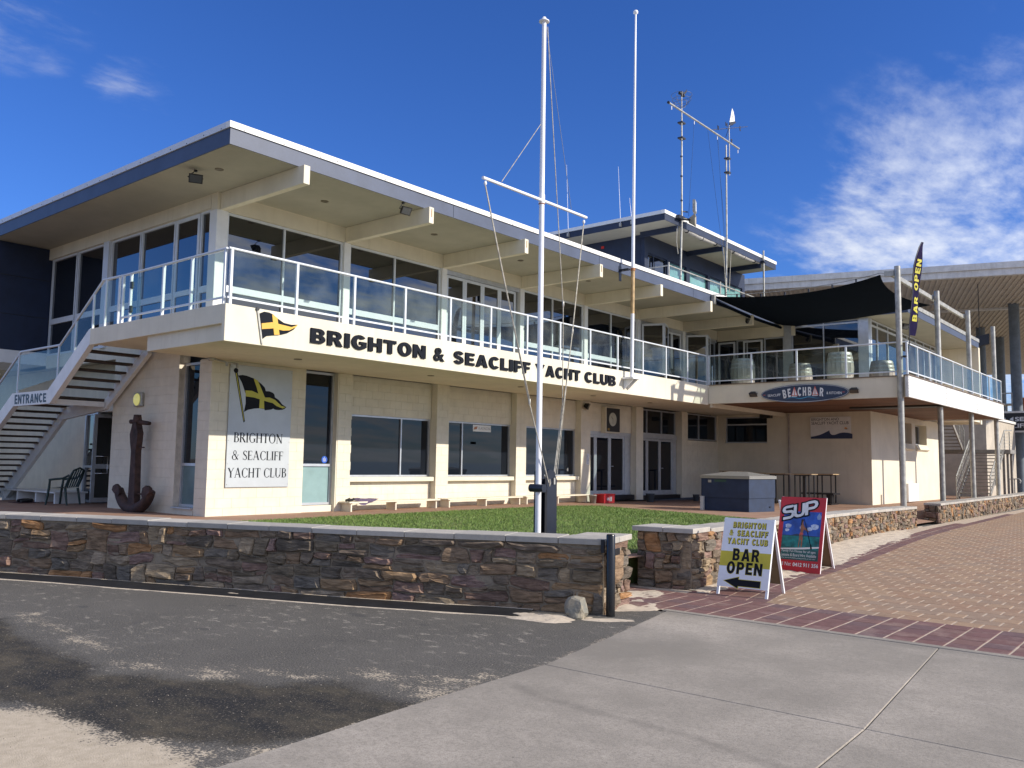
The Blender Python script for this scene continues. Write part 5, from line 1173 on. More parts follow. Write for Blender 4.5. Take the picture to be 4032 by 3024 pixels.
scr.build('screw_heads', GALV, WS, kind='stuff')
PL = [(10.41, 3.397), (10.52, 3.42), (10.626, 3.411), (10.813, 3.365), (11.005, 3.26), (11.09, 3.19), (11.123, 3.111), (11.21, 3.115), (11.299, 3.091), (11.345, 3.06), (11.366, 2.99), (11.468, 2.938), (11.57, 2.84), (11.68, 2.79), (11.63, 2.745), (11.576, 2.724), (11.48, 2.71), (11.381, 2.713), (11.332, 2.737), (11.28, 2.71), (11.112, 2.684), (11.10, 2.712), (10.97, 2.722), (10.845, 2.709), (10.693, 2.673), (10.59, 2.62), (10.626, 2.802), (10.615, 3.014), (10.513, 3.247)]
FB = M('print_black', (.008, .009, .014), .6, spec=.2)
MB().prism(FX, PL, -16.314, -16.3125).build('flag_field', FB, WS)
MB().prism(FX, [(10.798, 3.365), (10.90, 3.335), (10.99, 3.18), (11.10, 2.975), (11.085, 2.9), (11.098, 2.72), (10.969, 2.722), (10.974, 2.932), (10.885, 3.169)], -16.3122, -16.311).build('cross_bar', YEL2, WS)
MB().prism(FX, [(10.605, 3.09), (10.765, 3.093), (10.986, 3.024), (11.12, 2.969), (11.225, 2.977), (11.371, 2.932), (11.54, 2.81), (11.655, 2.789), (11.58, 2.752), (11.41, 2.80), (11.31, 2.859), (11.181, 2.878), (11.079, 2.899), (10.833, 2.95), (10.618, 2.962)], -16.3118, -16.3106).build('cross_bar', YEL2, WS)
MB().prism(FX, [(10.325, 3.49), (10.39, 3.49), (10.628, 2.42), (10.592, 2.39)], -16.314, -16.3128).build('staff', FB, WS); MB().prism(FX, [(10.345, 3.47), (10.37, 3.47), (10.608, 2.44), (10.597, 2.43)], -16.3126, -16.3118).build('staff', YEL2, WS)
MB().cyl((10.355, 16.314, 3.50), (10.355, 16.311, 3.50), .055, n=18).build('staff_knob', FB, WS)
# serif lettering: own outlines of thick and thin strokes
def arc(cx, cy, rx, ry, a0, a1, n=14): return [(cx+rx*math.cos(math.radians(a0+(a1-a0)*i/n)), cy+ry*math.sin(math.radians(a0+(a1-a0)*i/n))) for i in range(n+1)]
T_, t_ = .155, .058
def stroke(a, b_, w0, w1=None):
    w1 = w0 if w1 is None else w1; d = Vector(b_)-Vector(a); nrm = Vector((-d.y, d.x)).normalized()
    return [tuple(Vector(a)-nrm*w0/2), tuple(Vector(b_)-nrm*w1/2), tuple(Vector(b_)+nrm*w1/2), tuple(Vector(a)+nrm*w0/2)]
def serif(x, y, w_=.26): return [(x-w_/2, y-.018), (x+w_/2, y-.018), (x+w_/2, y+.018), (x-w_/2, y+.018)]
def stem(x, y0=0, y1=1): return [stroke((x, y0), (x, y1), T_), serif(x, y0+.018), serif(x, y1-.018)]
def ring(cx, cy, rx, ry, a0, a1, thick=T_, thin=t_, n=22):
    q = []
    for i in range(n):
        p0, p1 = a0+(a1-a0)*i/n, a0+(a1-a0)*(i+1)/n; r = []
        for p in (p0, p1):
            c, s = math.cos(math.radians(p)), math.sin(math.radians(p)); w_ = thin+(thick-thin)*abs(c)**1.3; r.append(((cx+rx*c, cy+ry*s), (cx+(rx-w_)*c, cy+(ry-thin)*s)))
        q.append([r[0][0], r[1][0], r[1][1], r[0][1]])
    return q
GL = {
 'B': (.62, stem(.14)+[stroke((.14, .978), (.32, .978), t_), stroke((.14, .53), (.34, .53), t_), stroke((.14, .022), (.34, .022), t_)]+ring(.32, .765, .23, .235, -90, 90)+ring(.34, .275, .27, .275, -90, 90)),
 'R': (.70, stem(.14)+[stroke((.14, .978), (.32, .978), t_), stroke((.14, .49), (.34, .49), t_), stroke((.34, .49), (.64, .02), T_), serif(.64, .018, .16)]+ring(.32, .745, .25, .255, -90, 90)),
 'I': (.30, stem(.15)), 'G': (.78, ring(.42, .5, .38, .52, 42, 318)+[stroke((.66, .08), (.66, .42), T_), serif(.66, .42)]+[stroke((.70, .72), (.70, .98), .03)]),
 'H': (.80, stem(.15)+stem(.64)+[stroke((.15, .51), (.64, .51), t_)]), 'T': (.66, stem(.33)[:2]+[stroke((.02, .975), (.64, .975), .05), stroke((.03, .98), (.03, .78), .035), stroke((.63, .98), (.63, .78), .035)]),
 'O': (.84, ring(.42, .5, .40, .52, 0, 360, n=40)), 'N': (.82, [stroke((.14, 0), (.14, 1), t_), stroke((.12, .98), (.68, .02), T_), stroke((.68, 0), (.68, 1), t_), serif(.14, .018, .22), serif(.68, .982, .22), serif(.08, .982, .16)]),
 'S': (.55, ring(.28, .755, .22, .26, 30, 200, .12)+ring(.29, .25, .24, .27, -150, 20, .12)+[stroke((.10, .70), (.47, .36), .14), stroke((.47, .98), (.47, .74), .03), stroke((.06, .26), (.06, .02), .03)]),
 'E': (.60, stem(.14)+[stroke((.14, .975), (.52, .975), t_), stroke((.14, .52), (.42, .52), t_), stroke((.14, .025), (.54, .025), t_), stroke((.52, .99), (.52, .80), .03), stroke((.54, .01), (.56, .24), .03), stroke((.42, .62), (.42, .42), .03)]),
 'F': (.56, stem(.14)+[stroke((.14, .975), (.52, .975), t_), stroke((.14, .52), (.42, .52), t_), stroke((.52, .99), (.52, .78), .03), stroke((.42, .62), (.42, .42), .03)]),
 'A': (.78, [stroke((.10, .02), (.37, 1.02), t_), stroke((.37, 1.02), (.66, .02), T_, T_), stroke((.19, .34), (.56, .34), t_), serif(.10, .018, .22), serif(.66, .018, .26)]),
 'C': (.74, ring(.42, .5, .38, .52, 42, 318)+[stroke((.70, .72), (.70, .98), .03), stroke((.70, .28), (.70, .10), .03)]), 'L': (.58, stem(.14)+[stroke((.14, .025), (.52, .025), t_), stroke((.53, .01), (.54, .26), .03)]),
 'Y': (.74, [stroke((.10, .98), (.37, .48), T_), stroke((.64, .98), (.37, .48), t_), stroke((.37, 0), (.37, .5), T_), serif(.37, .018), serif(.10, .982, .24), serif(.64, .982, .2)]),
 'U': (.80, [stroke((.15, .3), (.15, 1), T_), stroke((.66, .3), (.66, 1), t_), serif(.15, .982), serif(.66, .982, .2)]+ring(.385, .3, .30, .32, 180, 360)),
 '&': (.86, ring(.36, .76, .19, .26, 0, 360, .09)+ring(.32, .27, .29, .29, 60, 330, .12)+[stroke((.28, .62), (.72, .02), .12), stroke((.74, .52), (.50, .12), .04), serif(.74, .53, .22)]), ' ': (.32, [])}
def serif_text(mb, fr, body, u0, u1, v0, v1, d):
    mb.marks.append(len(mb.f))
    wt = sum(GL[c][0] for c in body)+.03*(len(body)-1); s_ = (u1-u0)/wt; x = 0; e = 0
    for c in body:
        for q in GL[c][1]:
            e += 1; P_ = [fr.p(u0+(x+a)*s_, v0+b_*(v1-v0), d+(e % 7)*.00012) for a, b_ in q]; n_ = (P_[1]-P_[0]).cross(P_[2]-P_[0]); mb.add(P_ if n_.dot(fr.n) > 0 else P_[::-1], [list(range(len(P_)))])
        x += GL[c][0]+.03
mb = MB()
for bdy, a, b_, z0_, z1_ in (('BRIGHTON', 10.37, 11.615, 1.963, 2.172), ('& SEACLIFF', 10.34, 11.645, 1.587, 1.785), ('YACHT CLUB', 10.262, 11.745, 1.208, 1.413)): serif_text(mb, FX, bdy, a, b_, z0_, z1_, -16.3135)
mb.build('lettering', FB, WS)
# oval beach bar sign
OV = thing('oval_sign', 'navy oval sign reading SEACLIFF BEACHBAR & KITCHEN with two little sail boats', 'sign', (26.75, 10.17, 3.94))
fo_ = FY(26.75); cu_, cv_ = -10.175, 3.944
def ell(k, ru, rv): return [(cu_+(ru-k)*math.cos(2*math.pi*i/72), cv_+(rv-k)*math.sin(2*math.pi*i/72)) for i in range(72)]
ND = M('oval_sign_navy', (.016, .035, .085), .4, .05); WP_ = M('print_white', (.72, .73, .74), .4); REDPR = M('print_red', (.62, .10, .07), .4)
MB().prism(fo_, ell(0, 1.41, .293), .0, .03).build('panel', ND, OV); MB().prism(fo_, ell(.018, 1.41, .293), .0302, .0312).build('border', WP_, OV); MB().prism(fo_, ell(.030, 1.41, .293), .0314, .0324).build('panel_face', ND, OV)
wmb = MB(); dd = .0330
text_into(wmb, fo_, 'SEACLIFF', -11.355, -10.925, 3.875, 3.98, dd, .01, quad=((-11.355, 3.87), (-10.925, 3.885), (-10.925, 3.965), (-11.355, 3.945)))
text_into(wmb, fo_, '& KITCHEN', -9.45, -8.985, 3.87, 3.96, dd, .01, quad=((-9.45, 3.885), (-8.985, 3.87), (-8.985, 3.95), (-9.45, 3.965)))
heavy_into(wmb, fo_, 'B', d=dd, quad=((-10.825, 3.80), (-10.72, 3.815), (-10.755, 4.09), (-10.87, 4.07)))
heavy_into(wmb, fo_, 'E', d=dd, quad=((-10.67, 3.83), (-10.585, 3.845), (-10.60, 4.115), (-10.70, 4.10)))
for ch_, a, b_ in (('C', -10.365, -10.245), ('H', -10.20, -10.09), ('B', -10.035, -9.92)): heavy_into(wmb, fo_, ch_, rq(a, b_, 3.862, 4.135), dd)
heavy_into(wmb, fo_, 'R', d=dd, quad=((-9.67, 3.835), (-9.555, 3.82), (-9.53, 4.075), (-9.65, 4.105)))
wmb.build('lettering', WP_, OV)
for cx_s in (-10.47, -9.81):
    MB().prism(fo_, [(cx_s-.10, 3.875), (cx_s+.11, 3.875), (cx_s+.0, 4.165)], .0331, .0340).build('sail', REDPR, OV)
    MB().prism(fo_, [(cx_s-.075, 3.895), (cx_s-.012, 3.89), (cx_s-.012, 4.11)], .0342, .0350).build('sail', WP_, OV); MB().prism(fo_, [(cx_s+.012, 3.89), (cx_s+.085, 3.895), (cx_s+.012, 4.09)], .0342, .0350).build('sail', WP_, OV)
    MB().prism(fo_, [(cx_s-.10, 3.868), (cx_s+.10, 3.868), (cx_s+.07, 3.845), (cx_s-.085, 3.845)], .0331, .0340).build('boat_hull', WP_, OV)
wv = [(-10.77+1.12*i/40, 3.795+.022*math.sin(i/40*4.2*math.pi-1.1)+.01*math.sin(i/40*math.pi)) for i in range(41)]
wq = MB(); 
for (a, b_), (c1, d1), i in zip(wv, wv[1:], range(40)):
    h0, h1 = .013*math.sin(math.pi*(i+.2)/40.4), .013*math.sin(math.pi*(i+1.2)/41.4); wq.add([fo_.p(a, b_-h0, dd), fo_.p(c1, d1-h1, dd), fo_.p(c1, d1+h1, dd), fo_.p(a, b_+h0, dd)], [(0, 1, 2, 3)])
wq.build('wave', M('print_sky_blue', (.05, .30, .50), .4), OV)
for a in (-11.47, -8.93): MB().fbox(fo_, a-.035, a+.035, 3.925, 3.94, .033, .034).build('dash', REDPR, OV)
# square sign on the wing wall
WG = thing('club_board', 'white board with a navy wave under BRIGHTON AND SEACLIFF YACHT CLUB on the shaded wall', 'sign', (33.28, 11.6, 2.7)); fw2 = FY(33.28)
MB().fbox(fw2, -12.41, -10.868, 2.72, 3.565, .0, .03).build('panel', WHITE, WG)
MB().prism(fw2, [(-12.40, 2.722), (-12.40, 2.803), (-12.22, 2.83), (-12.046, 2.874), (-11.93, 2.92), (-11.813, 2.978), (-11.68, 3.042), (-11.665, 2.97), (-11.647, 2.923), (-11.61, 2.885), (-11.569, 2.866), (-11.465, 2.869), (-11.307, 2.929), (-11.21, 2.948), (-11.117, 2.953), (-10.946, 2.937), (-10.815, 2.897), (-10.815, 2.722)], .0302, .034).build('wave', M('print_navy', (.02, .035, .10), .5), WG)
mb = MB(); text_into(mb, fw2, 'BRIGHTON AND', -12.37, -11.31, 3.42, 3.525, .0305, .0); text_into(mb, fw2, 'SEACLIFF YACHT CLUB', -12.37, -10.95, 3.27, 3.385, .0305, .0); mb.build('lettering', FB, WG)
MB().prism(fw2, [(-11.06+.055*math.cos(i*math.pi/10), 3.10+.055*math.sin(i*math.pi/10)) for i in range(11)], .0302, .031).build('sun_mark', M('print_orange', (.75, .32, .03), .5), WG)
MB().prism(fw2, [(-11.13, 3.085), (-11.03, 3.10), (-10.95, 3.09), (-11.03, 3.075)], .0312, .032).build('wave_mark', FB, WG)
# clock
CK = thing('wall_clock', 'black oblong clock board with a pale round dial above the double door', 'clock', (25.3, 16.4, 2.75))
MB().cbox(24.60, 25.73, 16.40, 16.56, 2.72, 3.62, c=.01).build('clock_case', CREAM, CK) if False else MB().cbox(24.82, 25.71, 16.36, 16.56, 2.70, 3.60, c=.008).build('clock_case', CREAM, CK)
MB().cbox(24.86, 25.68, 16.345, 16.362, 2.74, 3.56, c=.003).build('clock_board', BLACK, CK)
MB().cyl((25.22, 16.345, 3.17), (25.22, 16.335, 3.17), .235, n=36).build('dial', M('clock_dial', (.50, .50, .42), .5, .08, 3), CK)
for a, l_, w_ in ((182, .17, .010), (128, .13, .014)): # hands
    q = math.radians(a-0); dv = (math.sin(q), math.cos(q)); f_ = Fr((25.22, 0, 3.17), (1, 0, 0)); MB().prism(f_, stroke((-.03*dv[0], -.03*dv[1]), (l_*dv[0] if a != 128 else -l_*.8, l_*dv[1] if a != 128 else l_*.75), w_), -16.334, -16.330).build('clock_hand', BLACK, CK)
MB().fbox(FX, 24.90, 25.03, 2.78, 2.86, -16.345, -16.342).build('maker_plate', M('brass_plate', (.35, .22, .05), .4, metal=.5), CK)
# stickers and notes
def sticker(label, cx_s, z, y):
    t = thing('round_sticker', label, 'sticker', (cx_s, y, z), 'blue round stickers on the windows'); MB().cyl((cx_s, y, z), (cx_s, y-.003, z), .085, n=24).build('disc', M('sticker_blue', (.01, .09, .50), .4), t)
    m_ = MB(); text_into(m_, FX, 'FREE', cx_s-.045, cx_s+.045, z-.005, z+.03, -(y-.0035), .01); text_into(m_, FX, 'WIFI', cx_s-.045, cx_s+.045, z-.05, z-.012, -(y-.0035), .01); m_.add([FX.p(cx_s-.012, z+.04, -(y-.0035)), FX.p(cx_s+.012, z+.04, -(y-.0035)), FX.p(cx_s, z+.07, -(y-.0035))], [(0, 1, 2)]); m_.build('lettering', WP_, t)
sticker('blue round sticker on the tall window beside the silver wall sign', 12.98, 1.62, 16.545); sticker('blue round sticker in the corner of the window left of the double doors', 23.0, 1.42, 16.648)
KS = thing('window_sticker', 'white oblong sticker reading KAENON at the top of the middle window', 'sticker', (18.6, 16.64, 2.6)); MB().fbox(FX, 18.33, 19.12, 2.50, 2.69, -16.648, -16.644).build('label_sheet', WHITE, KS)
mb = MB(); text_into(mb, FX, 'KAENON', 18.58, 19.08, 2.555, 2.64, -16.6435, 0, 0, 1.2); mb.build('lettering', M('print_grey', (.22, .2, .19), .5), KS); MB().prism(FX, [(18.36, 2.55), (18.40, 2.63), (18.53, 2.65), (18.50, 2.57)], -16.6438, -16.643).build('logo_mark', M('print_rust', (.45, .18, .08), .5), KS)
NT = thing('paper_notice', 'curled white paper notice taped to the pier left of the doors', 'notice', (23.6, 16.35, 1.8)); mb = MB(); mb.add([(23.62, 16.345, 1.60), (23.80, 16.345, 1.58), (23.80, 16.338, 1.95), (23.64, 16.342, 1.97)], [(0, 1, 2, 3)]); mb.build('sheet', WHITE, NT)
mb = MB()
for k in range(7): mb.fbox(FX, 23.65, 23.65+.11*rng.uniform(.6, 1), 1.63+k*.045, 1.645+k*.045, -16.336, -16.3355)
mb.build('print_lines', M('print_faint', (.3, .33, .45), .6), NT)
WC = thing('paper_card', 'small grey card stuck inside the middle window', 'card', (18.2, 16.64, 2.2)); MB().fbox(FX, 18.24, 18.47, 2.13, 2.2, -16.648, -16.645).build('sheet', M('grey_card', (.22, .23, .25), .6), WC)
IB = thing('display_board', 'pale leaning board inside the middle window on the sill', 'board', (18.1, 16.7, 1.25)); MB().fbox(FX, 17.93, 18.60, 1.25, 1.46, -16.648, -16.646).build('sheet', M('grey_card2', (.20, .22, .26), .6), IB)
# ================================================================ FLAGPOLES
FP = thing('flagpole', 'tall white flagpole with a crossarm and ropes on the lawn', 'flagpole', (12.66, 9.83, .4))
MB().tube([(12.66, 9.83, -.15), (12.66, 9.83, 1.3), (12.66, 9.83, 6.62), (12.67, 9.83, 10.2)], [.056, .054, .050, .042], 20).build('pole', STEELW, FP)
MB().lathe((12.67, 9.83, 10.2), [(.0, .085), (.03, .08), (.055, .03), (.10, .002), (.103, -.018), (.04, -.03)], 22).build('pole_cap', STEELW, FP)
MB().tube([(12.66, 9.83, 6.54), (12.66, 9.83, 6.72)], .060, 20).build('collar', STEELW, FP)
MB().tube([(12.66, 9.83, 6.535), (12.66, 9.83, 6.55)], .062, 20).build('rust_ring', M('rust_orange', (.40, .16, .06), .8, .2), FP)
MB().tube([(10.96, 9.83, 6.60), (12.66, 9.80, 6.60), (14.15, 9.83, 6.625)], .030, 14).build('crossarm', STEELW, FP)
for x in (11.03, 14.06): MB().lathe((x, 9.83, 6.51), [(0, .045), (.02, .04), (.03, .0), (.015, -.035), (0, -.04)], 10).build('pulley', STEELW, FP)
ROPE = M('rope', (.46, .43, .36), .9, .2, 20); WIRE = M('wire_stay', (.16, .17, .18), .5, metal=.5)
def rope(pts, r, mat=ROPE, name='halyard', parent=FP): return MB().tube(pts, r, 6).build(name, mat, parent)
def sag(a, b_, s, n=8): a, b_ = Vector(a), Vector(b_); return [a.lerp(b_, i/n)+Vector((0, 0, -s*4*(i/n)*(1-i/n))) for i in range(n+1)]
rope(sag((11.03, 9.83, 6.47), (12.28, 9.78, 2.75), .03), .011); rope(sag((11.045, 9.83, 6.47), (12.30, 9.76, 2.72), .05), .007); rope(sag((12.28, 9.78, 2.75), (12.80, 9.70, 1.25), .0), .011); rope([(12.8, 9.7, 1.3), (12.83, 9.7, 1.18), (12.86, 9.7, 1.25), (12.83, 9.7, 1.32)], .010)
rope(sag((14.06, 9.83, 6.47), (13.66, 9.8, 4.2), .0), .011); rope([(13.66, 9.8, 4.2), (13.03, 9.72, 1.42)], .011); rope(sag((14.05, 9.83, 6.47), (13.08, 9.72, 1.36), .02), .006)
rope(sag((12.78, 9.83, 10.13), (13.34, 9.8, 4.65), .05), .009); rope([(13.34, 9.8, 4.65), (13.35, 9.8, 2.76), (12.99, 9.72, 1.42)], .010)
rope([(12.60, 9.83, 8.1), (11.47, 9.83, 6.66)], .007, ROPE, 'stay'); rope([(12.74, 9.83, 10.1), (13.63, 9.83, 6.66)], .005, WIRE, 'stay')
for p, q in (((13.34, 9.8, 4.7), .022), ((13.66, 9.8, 4.2), .022), ((12.29, 9.77, 2.72), .02)): MB().lathe(p, [(0, .08), (q, .05), (q, -.03), (0, -.07)], 8).build('rope_shackle', GALV, FP)
PB = thing('pole_pivot_post', 'dark steel channel post with a slanted top holding the foot of the flagpole', 'steel post', (12.9, 9.83, .4))
f_ = Fr((0, 9.70, 0), (1, 0, 0)); MB().prism(f_, [(12.76, -.15), (13.06, -.15), (13.06, 1.30), (12.97, 1.46), (12.83, 1.50), (12.76, 1.46)], -.05, .0).build('cheek_plate', DARKN, PB); MB().prism(f_, [(12.76, -.15), (13.06, -.15), (13.06, 1.30), (12.97, 1.46), (12.83, 1.50), (12.76, 1.46)], -.31, -.26).build('cheek_plate', DARKN, PB)
MB().box(12.985, 13.04, 9.752, 9.958, -.15, 1.32).build('web_plate', DARKN, PB); MB().cyl((12.62, 9.66, 1.15), (12.62, 9.98, 1.15), .075, n=14).build('pivot_clamp', DARKN, PB); MB().fbox(f_, 12.93, 12.97, 1.22, 1.34, .001, .03).build('cleat', GALV, PB)
KP = .70   # the pole stands nearer the wall and is 7.8 m tall: everything above was drawn 1/.7 too large
for o_ in (FP, PB):
    l_ = o_.location.copy(); o_.scale = (KP, KP, KP); o_.location = (l_.x*KP, l_.y*KP, 1.6+(l_.z-1.6)*KP)
P2 = thing('slim_flagpole', 'slim white flagpole bracketed to the balcony edge, with a rusty streak', 'flagpole', (21.5, 13.3, 4.0))
def lp(z): return (21.50+(z-4.2)*.0165, 13.28, z)
MB().tube([lp(4.15), lp(7.4)], .057, 16).build('pole', STEELW, P2); MB().tube([lp(7.4), lp(11), lp(15.4)], [.052, .042, .026], 16).build('pole', STEELW, P2)
MB().tube([lp(6.05), lp(7.35)], .0585, 16).build('rust_streak', M('rusty_enamel', (.62, .42, .20), .6, .25, 2), P2)
MB().tube([lp(7.34), lp(7.42)], .072, 16).build('clamp_ring', M('rust_clamp', (.35, .15, .06), .8), P2); MB().box(21.36, 21.48, 13.33, 13.64, 7.35, 7.40).build('clamp_arm', DARKN, P2); MB().box(21.34, 21.46, 13.62, 13.638, 7.05, 7.5).build('clamp_plate', DARKN, P2)
MB().lathe(lp(15.4), [(0, .09), (.06, .08), (.075, .05), (.075, .0), (.03, -.04)], 16).build('pole_cap', STEELW, P2)
MB().cbox(21.30, 21.72, 13.12, 13.48, 4.10, 4.16, c=.005).build('foot_plate', STEELW, P2); MB().prism(FY(21.42), [(-13.495, 3.80), (-13.495, 4.10), (-13.15, 4.10)], -.02, .02).build('foot_bracket', STEELW, P2); MB().prism(FY(21.62), [(-13.495, 3.80), (-13.495, 4.10), (-13.15, 4.10)], -.02, .02).build('foot_bracket', STEELW, P2)
# ================================================================ ROOFTOP MASTS
Ym = 17.9
def mast(name, label, cat, x, ztop_, rad=.042):
    t = thing(name, label, cat, (x, Ym, 7.7)); MB().tube([(x-.25, Ym, 7.7), (x-.02, Ym, 12.5), (x, Ym, ztop_)], [rad, rad, rad*.8], 12).build('mast_tube', GALV, t); return t
MA = mast('instrument_mast', 'left steel roof mast with a black wind gauge on top', 'mast', 33.12, 17.1); MC = mast('vane_mast', 'right steel roof mast with a sail boat weather vane', 'mast', 37.55, 17.1)
MB().tube([(32.94, Ym-.1, 15.9), (32.94, Ym-.1, 17.9)], .024, 8).build('upper_tube', GALV, MA); MB().tube([(37.68, Ym-.1, 15.6), (37.68, Ym-.1, 18.1)], .024, 8).build('upper_tube', GALV, MC)
for z in (16.0, 16.7): MB().box(32.88, 33.2, Ym-.16, Ym+.08, z, z+.06).build('clamp', DARKN, MA); MB().box(37.46, 37.74, Ym-.16, Ym+.08, z-.3, z-.24).build('clamp', DARKN, MC)
for z in (13.2, 14.3, 15.2): MB().tube([(33.08, Ym, z), (33.08, Ym, z+.06)], .05, 10).build('clamp', DARKN, MA)
MB().tube([(32.94, Ym-.1, 17.9), (32.94, Ym-.1, 18.12)], .045, 10).build('gauge_body', BLACK, MA)
for dx in (-.16, .16): m_ = MB(); m_.lathe((32.94+dx, Ym-.1, 18.0), [(0, .07), (.06, .05), (.08, 0), (.06, -.05), (0, -.07)], 12); m_.build('cup', BLACK, MA)
MB().prism(Fr((0, Ym-.1, 0), (1, 0, 0)), [(32.90, 18.10), (33.05, 18.14), (33.24, 18.22), (33.42, 18.40), (33.40, 18.28), (33.30, 18.15), (33.1, 18.08)], -.01, .01).build('tail_vane', BLACK, MA)
bas = MB(); bas.tube([(32.94+.48*math.cos(math.radians(a)), Ym-.1, 18.0+.60*math.sin(math.radians(a))) for a in range(195, 350, 10)], .010, 6)
for zz_, rr_ in ((17.95, .46), (17.75, .42), (17.6, .32)): bas.tube([(32.94+rr_*math.cos(a*.3), Ym-.1+rr_*math.sin(a*.3), zz_) for a in range(22)], .008, 5)
bas.tube([(32.94, Ym-.1+.48*math.cos(math.radians(a)), 18.0+.60*math.sin(math.radians(a))) for a in range(195, 350, 10)], .010, 6); bas.build('bird_guard', WIRE, MA)
XB = thing('mast_crossbar', 'long steel bar joining the tops of the two roof masts', 'bar', (31.8, Ym, 17.2)); MB().tube([(31.72, Ym-.12, 17.21), (38.72, Ym-.12, 17.24)], .042, 12).build('bar_tube', GALV, XB); MB().cyl((31.70, Ym-.12, 17.21), (31.76, Ym-.12, 17.21), .06, n=12).build('end_cap', BLACK, XB)
BLR = M('blue_rope', (.03, .10, .28), .8)
for x0_, x1_, z1_ in ((34.07, 33.5, 12.6), (35.4, 36.9, 11.5), (36.38, 37.2, 12.0), (36.42, 37.25, 10.5)): MB().tube(sag((x0_, Ym-.12, 17.12), (x1_, Ym-.12, z1_), .06), .010, 5).build('blue_line', BLR, XB)
for x in (32.0, 34.07, 36.37, 38.6): MB().tube([(x, Ym-.12, 17.13), (x, Ym-.12, 16.98)], .02, 6).build('ring_hook', STEELW, XB)
fv = Fr((37.68, Ym-.1, 0), (1, 0, 0)); 
for pt in ([(-1.15, -.02)], ): pass
MB().tube([(36.50, Ym+.2, 17.78-.2), (38.90, Ym-.5, 18.33)], .014, 6).build('vane_arm', BLACK, MC); MB().tube([(36.85, Ym-.7, 17.72), (37.68, Ym-.1, 18.02), (38.15, Ym+.3, 17.75)], .014, 6).build('vane_arm', BLACK, MC)
for c_, x0_, x1_, z0_, z1_ in (('N', 37.28, 37.48, 17.95, 18.15), ('S', 37.85, 38.0, 17.25, 17.5), ('E', 38.85, 38.97, 18.22, 18.45), ('W', 36.4, 36.56, 17.5, 17.7)):
    m_ = MB(); text_into(m_, Fr((0, Ym-.1, 0), (1, 0, 0)), c_, x0_, x1_, z0_, z1_, 0, .02, depth=.02); m_.build('compass_letter', BLACK, MC)
MB().prism(fv, [(.02, .0+18.10), (.30, 18.22), (.68, 18.42), (.73, 18.50), (.66, 18.52), (.10, 18.30)], -.02, .02).build('boat_hull', BLACK, MC); MB().prism(fv, [(.05, 18.28), (.62, 18.50), (.60, 18.75), (.50, 18.95), (.36, 19.08), (.30, 18.95), (.18, 18.60)], -.008, .008).build('sail', WHITE, MC)
m_ = MB(); text_into(m_, fv, 'A', .33, .47, 18.58, 18.78, .009, .01); m_.build('sail_mark', BLACK, MC)
P3 = thing('rail_post', 'short steel post with a roller line at the right end of the lookout roof', 'post', (41.8, Ym, 7.7)); MB().tube([(41.8, Ym, 7.7), (41.8, Ym, 12.75)], .045, 12).build('post_tube', GALV, P3); MB().box(41.65, 41.95, Ym-.1, Ym+.1, 12.1, 12.2).build('clamp', DARKN, P3)
RF = thing('roof_rail', 'thin steel guard rail in front of the lookout windows', 'railing', (31.7, 17.6, 7.7)); MB().tube([(31.4, 17.6, 9.97), (41.5, 17.6, 9.97)], .030, 8).build('rail_tube', GALV, RF); MB().tube([(31.4, 17.6, 9.97), (31.4, 27, 9.97)], .03, 8).build('rail_tube', GALV, RF)
for x in (31.4, 36.2, 41.0): MB().tube([(x, 17.6, 7.7), (x, 17.6, 10.1)], .032, 8).build('post', GALV, RF)
FLD = thing('mast_floodlight', 'pale square floodlight clamped to the left roof mast', 'floodlight', (33.4, 17.7, 12.9)); f_ = Fr((33.62, 17.62, 13.03), (.93, .36, 0)); MB().fbox(f_, -.24, .24, -.26, .26, .0, .12).build('lamp_housing', GALV, FLD); MB().fbox(f_, -.20, .20, -.22, .22, .121, .13).build('lamp_glass', M('lamp_lens', (.6, .62, .6), .2), FLD); MB().tube([(33.1, 17.9, 12.75), (33.45, 17.8, 12.78)], .03, 8).build('bracket', DARKN, FLD)
m_ = MB(); m_.lathe((33.42, 17.72, 13.03), [(.05, -.0), (.15, .1), (.24, .2)], 4, 'y') if False else None
HL = thing('horn_speaker', 'grey square horn loudspeaker under the floodlight on the left roof mast', 'loudspeaker', (33.3, 17.6, 12.4)); f_ = Fr((33.62, 17.50, 12.40), (.93, .36, 0)); mb = MB(); q0 = [f_.p(a*.08, b_*.08, -.3) for a, b_ in ((-1, -1), (1, -1), (1, 1), (-1, 1))]; q1 = [f_.p(a*.27, b_*.24, .0) for a, b_ in ((-1, -1), (1, -1), (1, 1), (-1, 1))]; q2_ = [f_.p(a*.25, b_*.22, -.01) for a, b_ in ((-1, -1), (1, -1), (1, 1), (-1, 1))]; q3_ = [f_.p(a*.05, b_*.05, -.22) for a, b_ in ((-1, -1), (1, -1), (1, 1), (-1, 1))]
mb.add(q0+q1+q2_+q3_, [(3, 2, 1, 0)]+[(i+4*k, (i+1) % 4+4*k, (i+1) % 4+4*k+4, i+4*k+4) for k in range(3) for i in range(4)]+[(12, 13, 14, 15)]); mb.build('horn', M('horn_plastic', (.30, .27, .20), .5), HL); MB().tube([(33.0, 17.9, 12.42), (33.4, 17.7, 12.40)], .06, 8).build('driver', BLACK, HL); MB().box(32.7, 33.2, 17.8, 18.0, 12.35, 12.5).build('bracket', DARKN, HL)
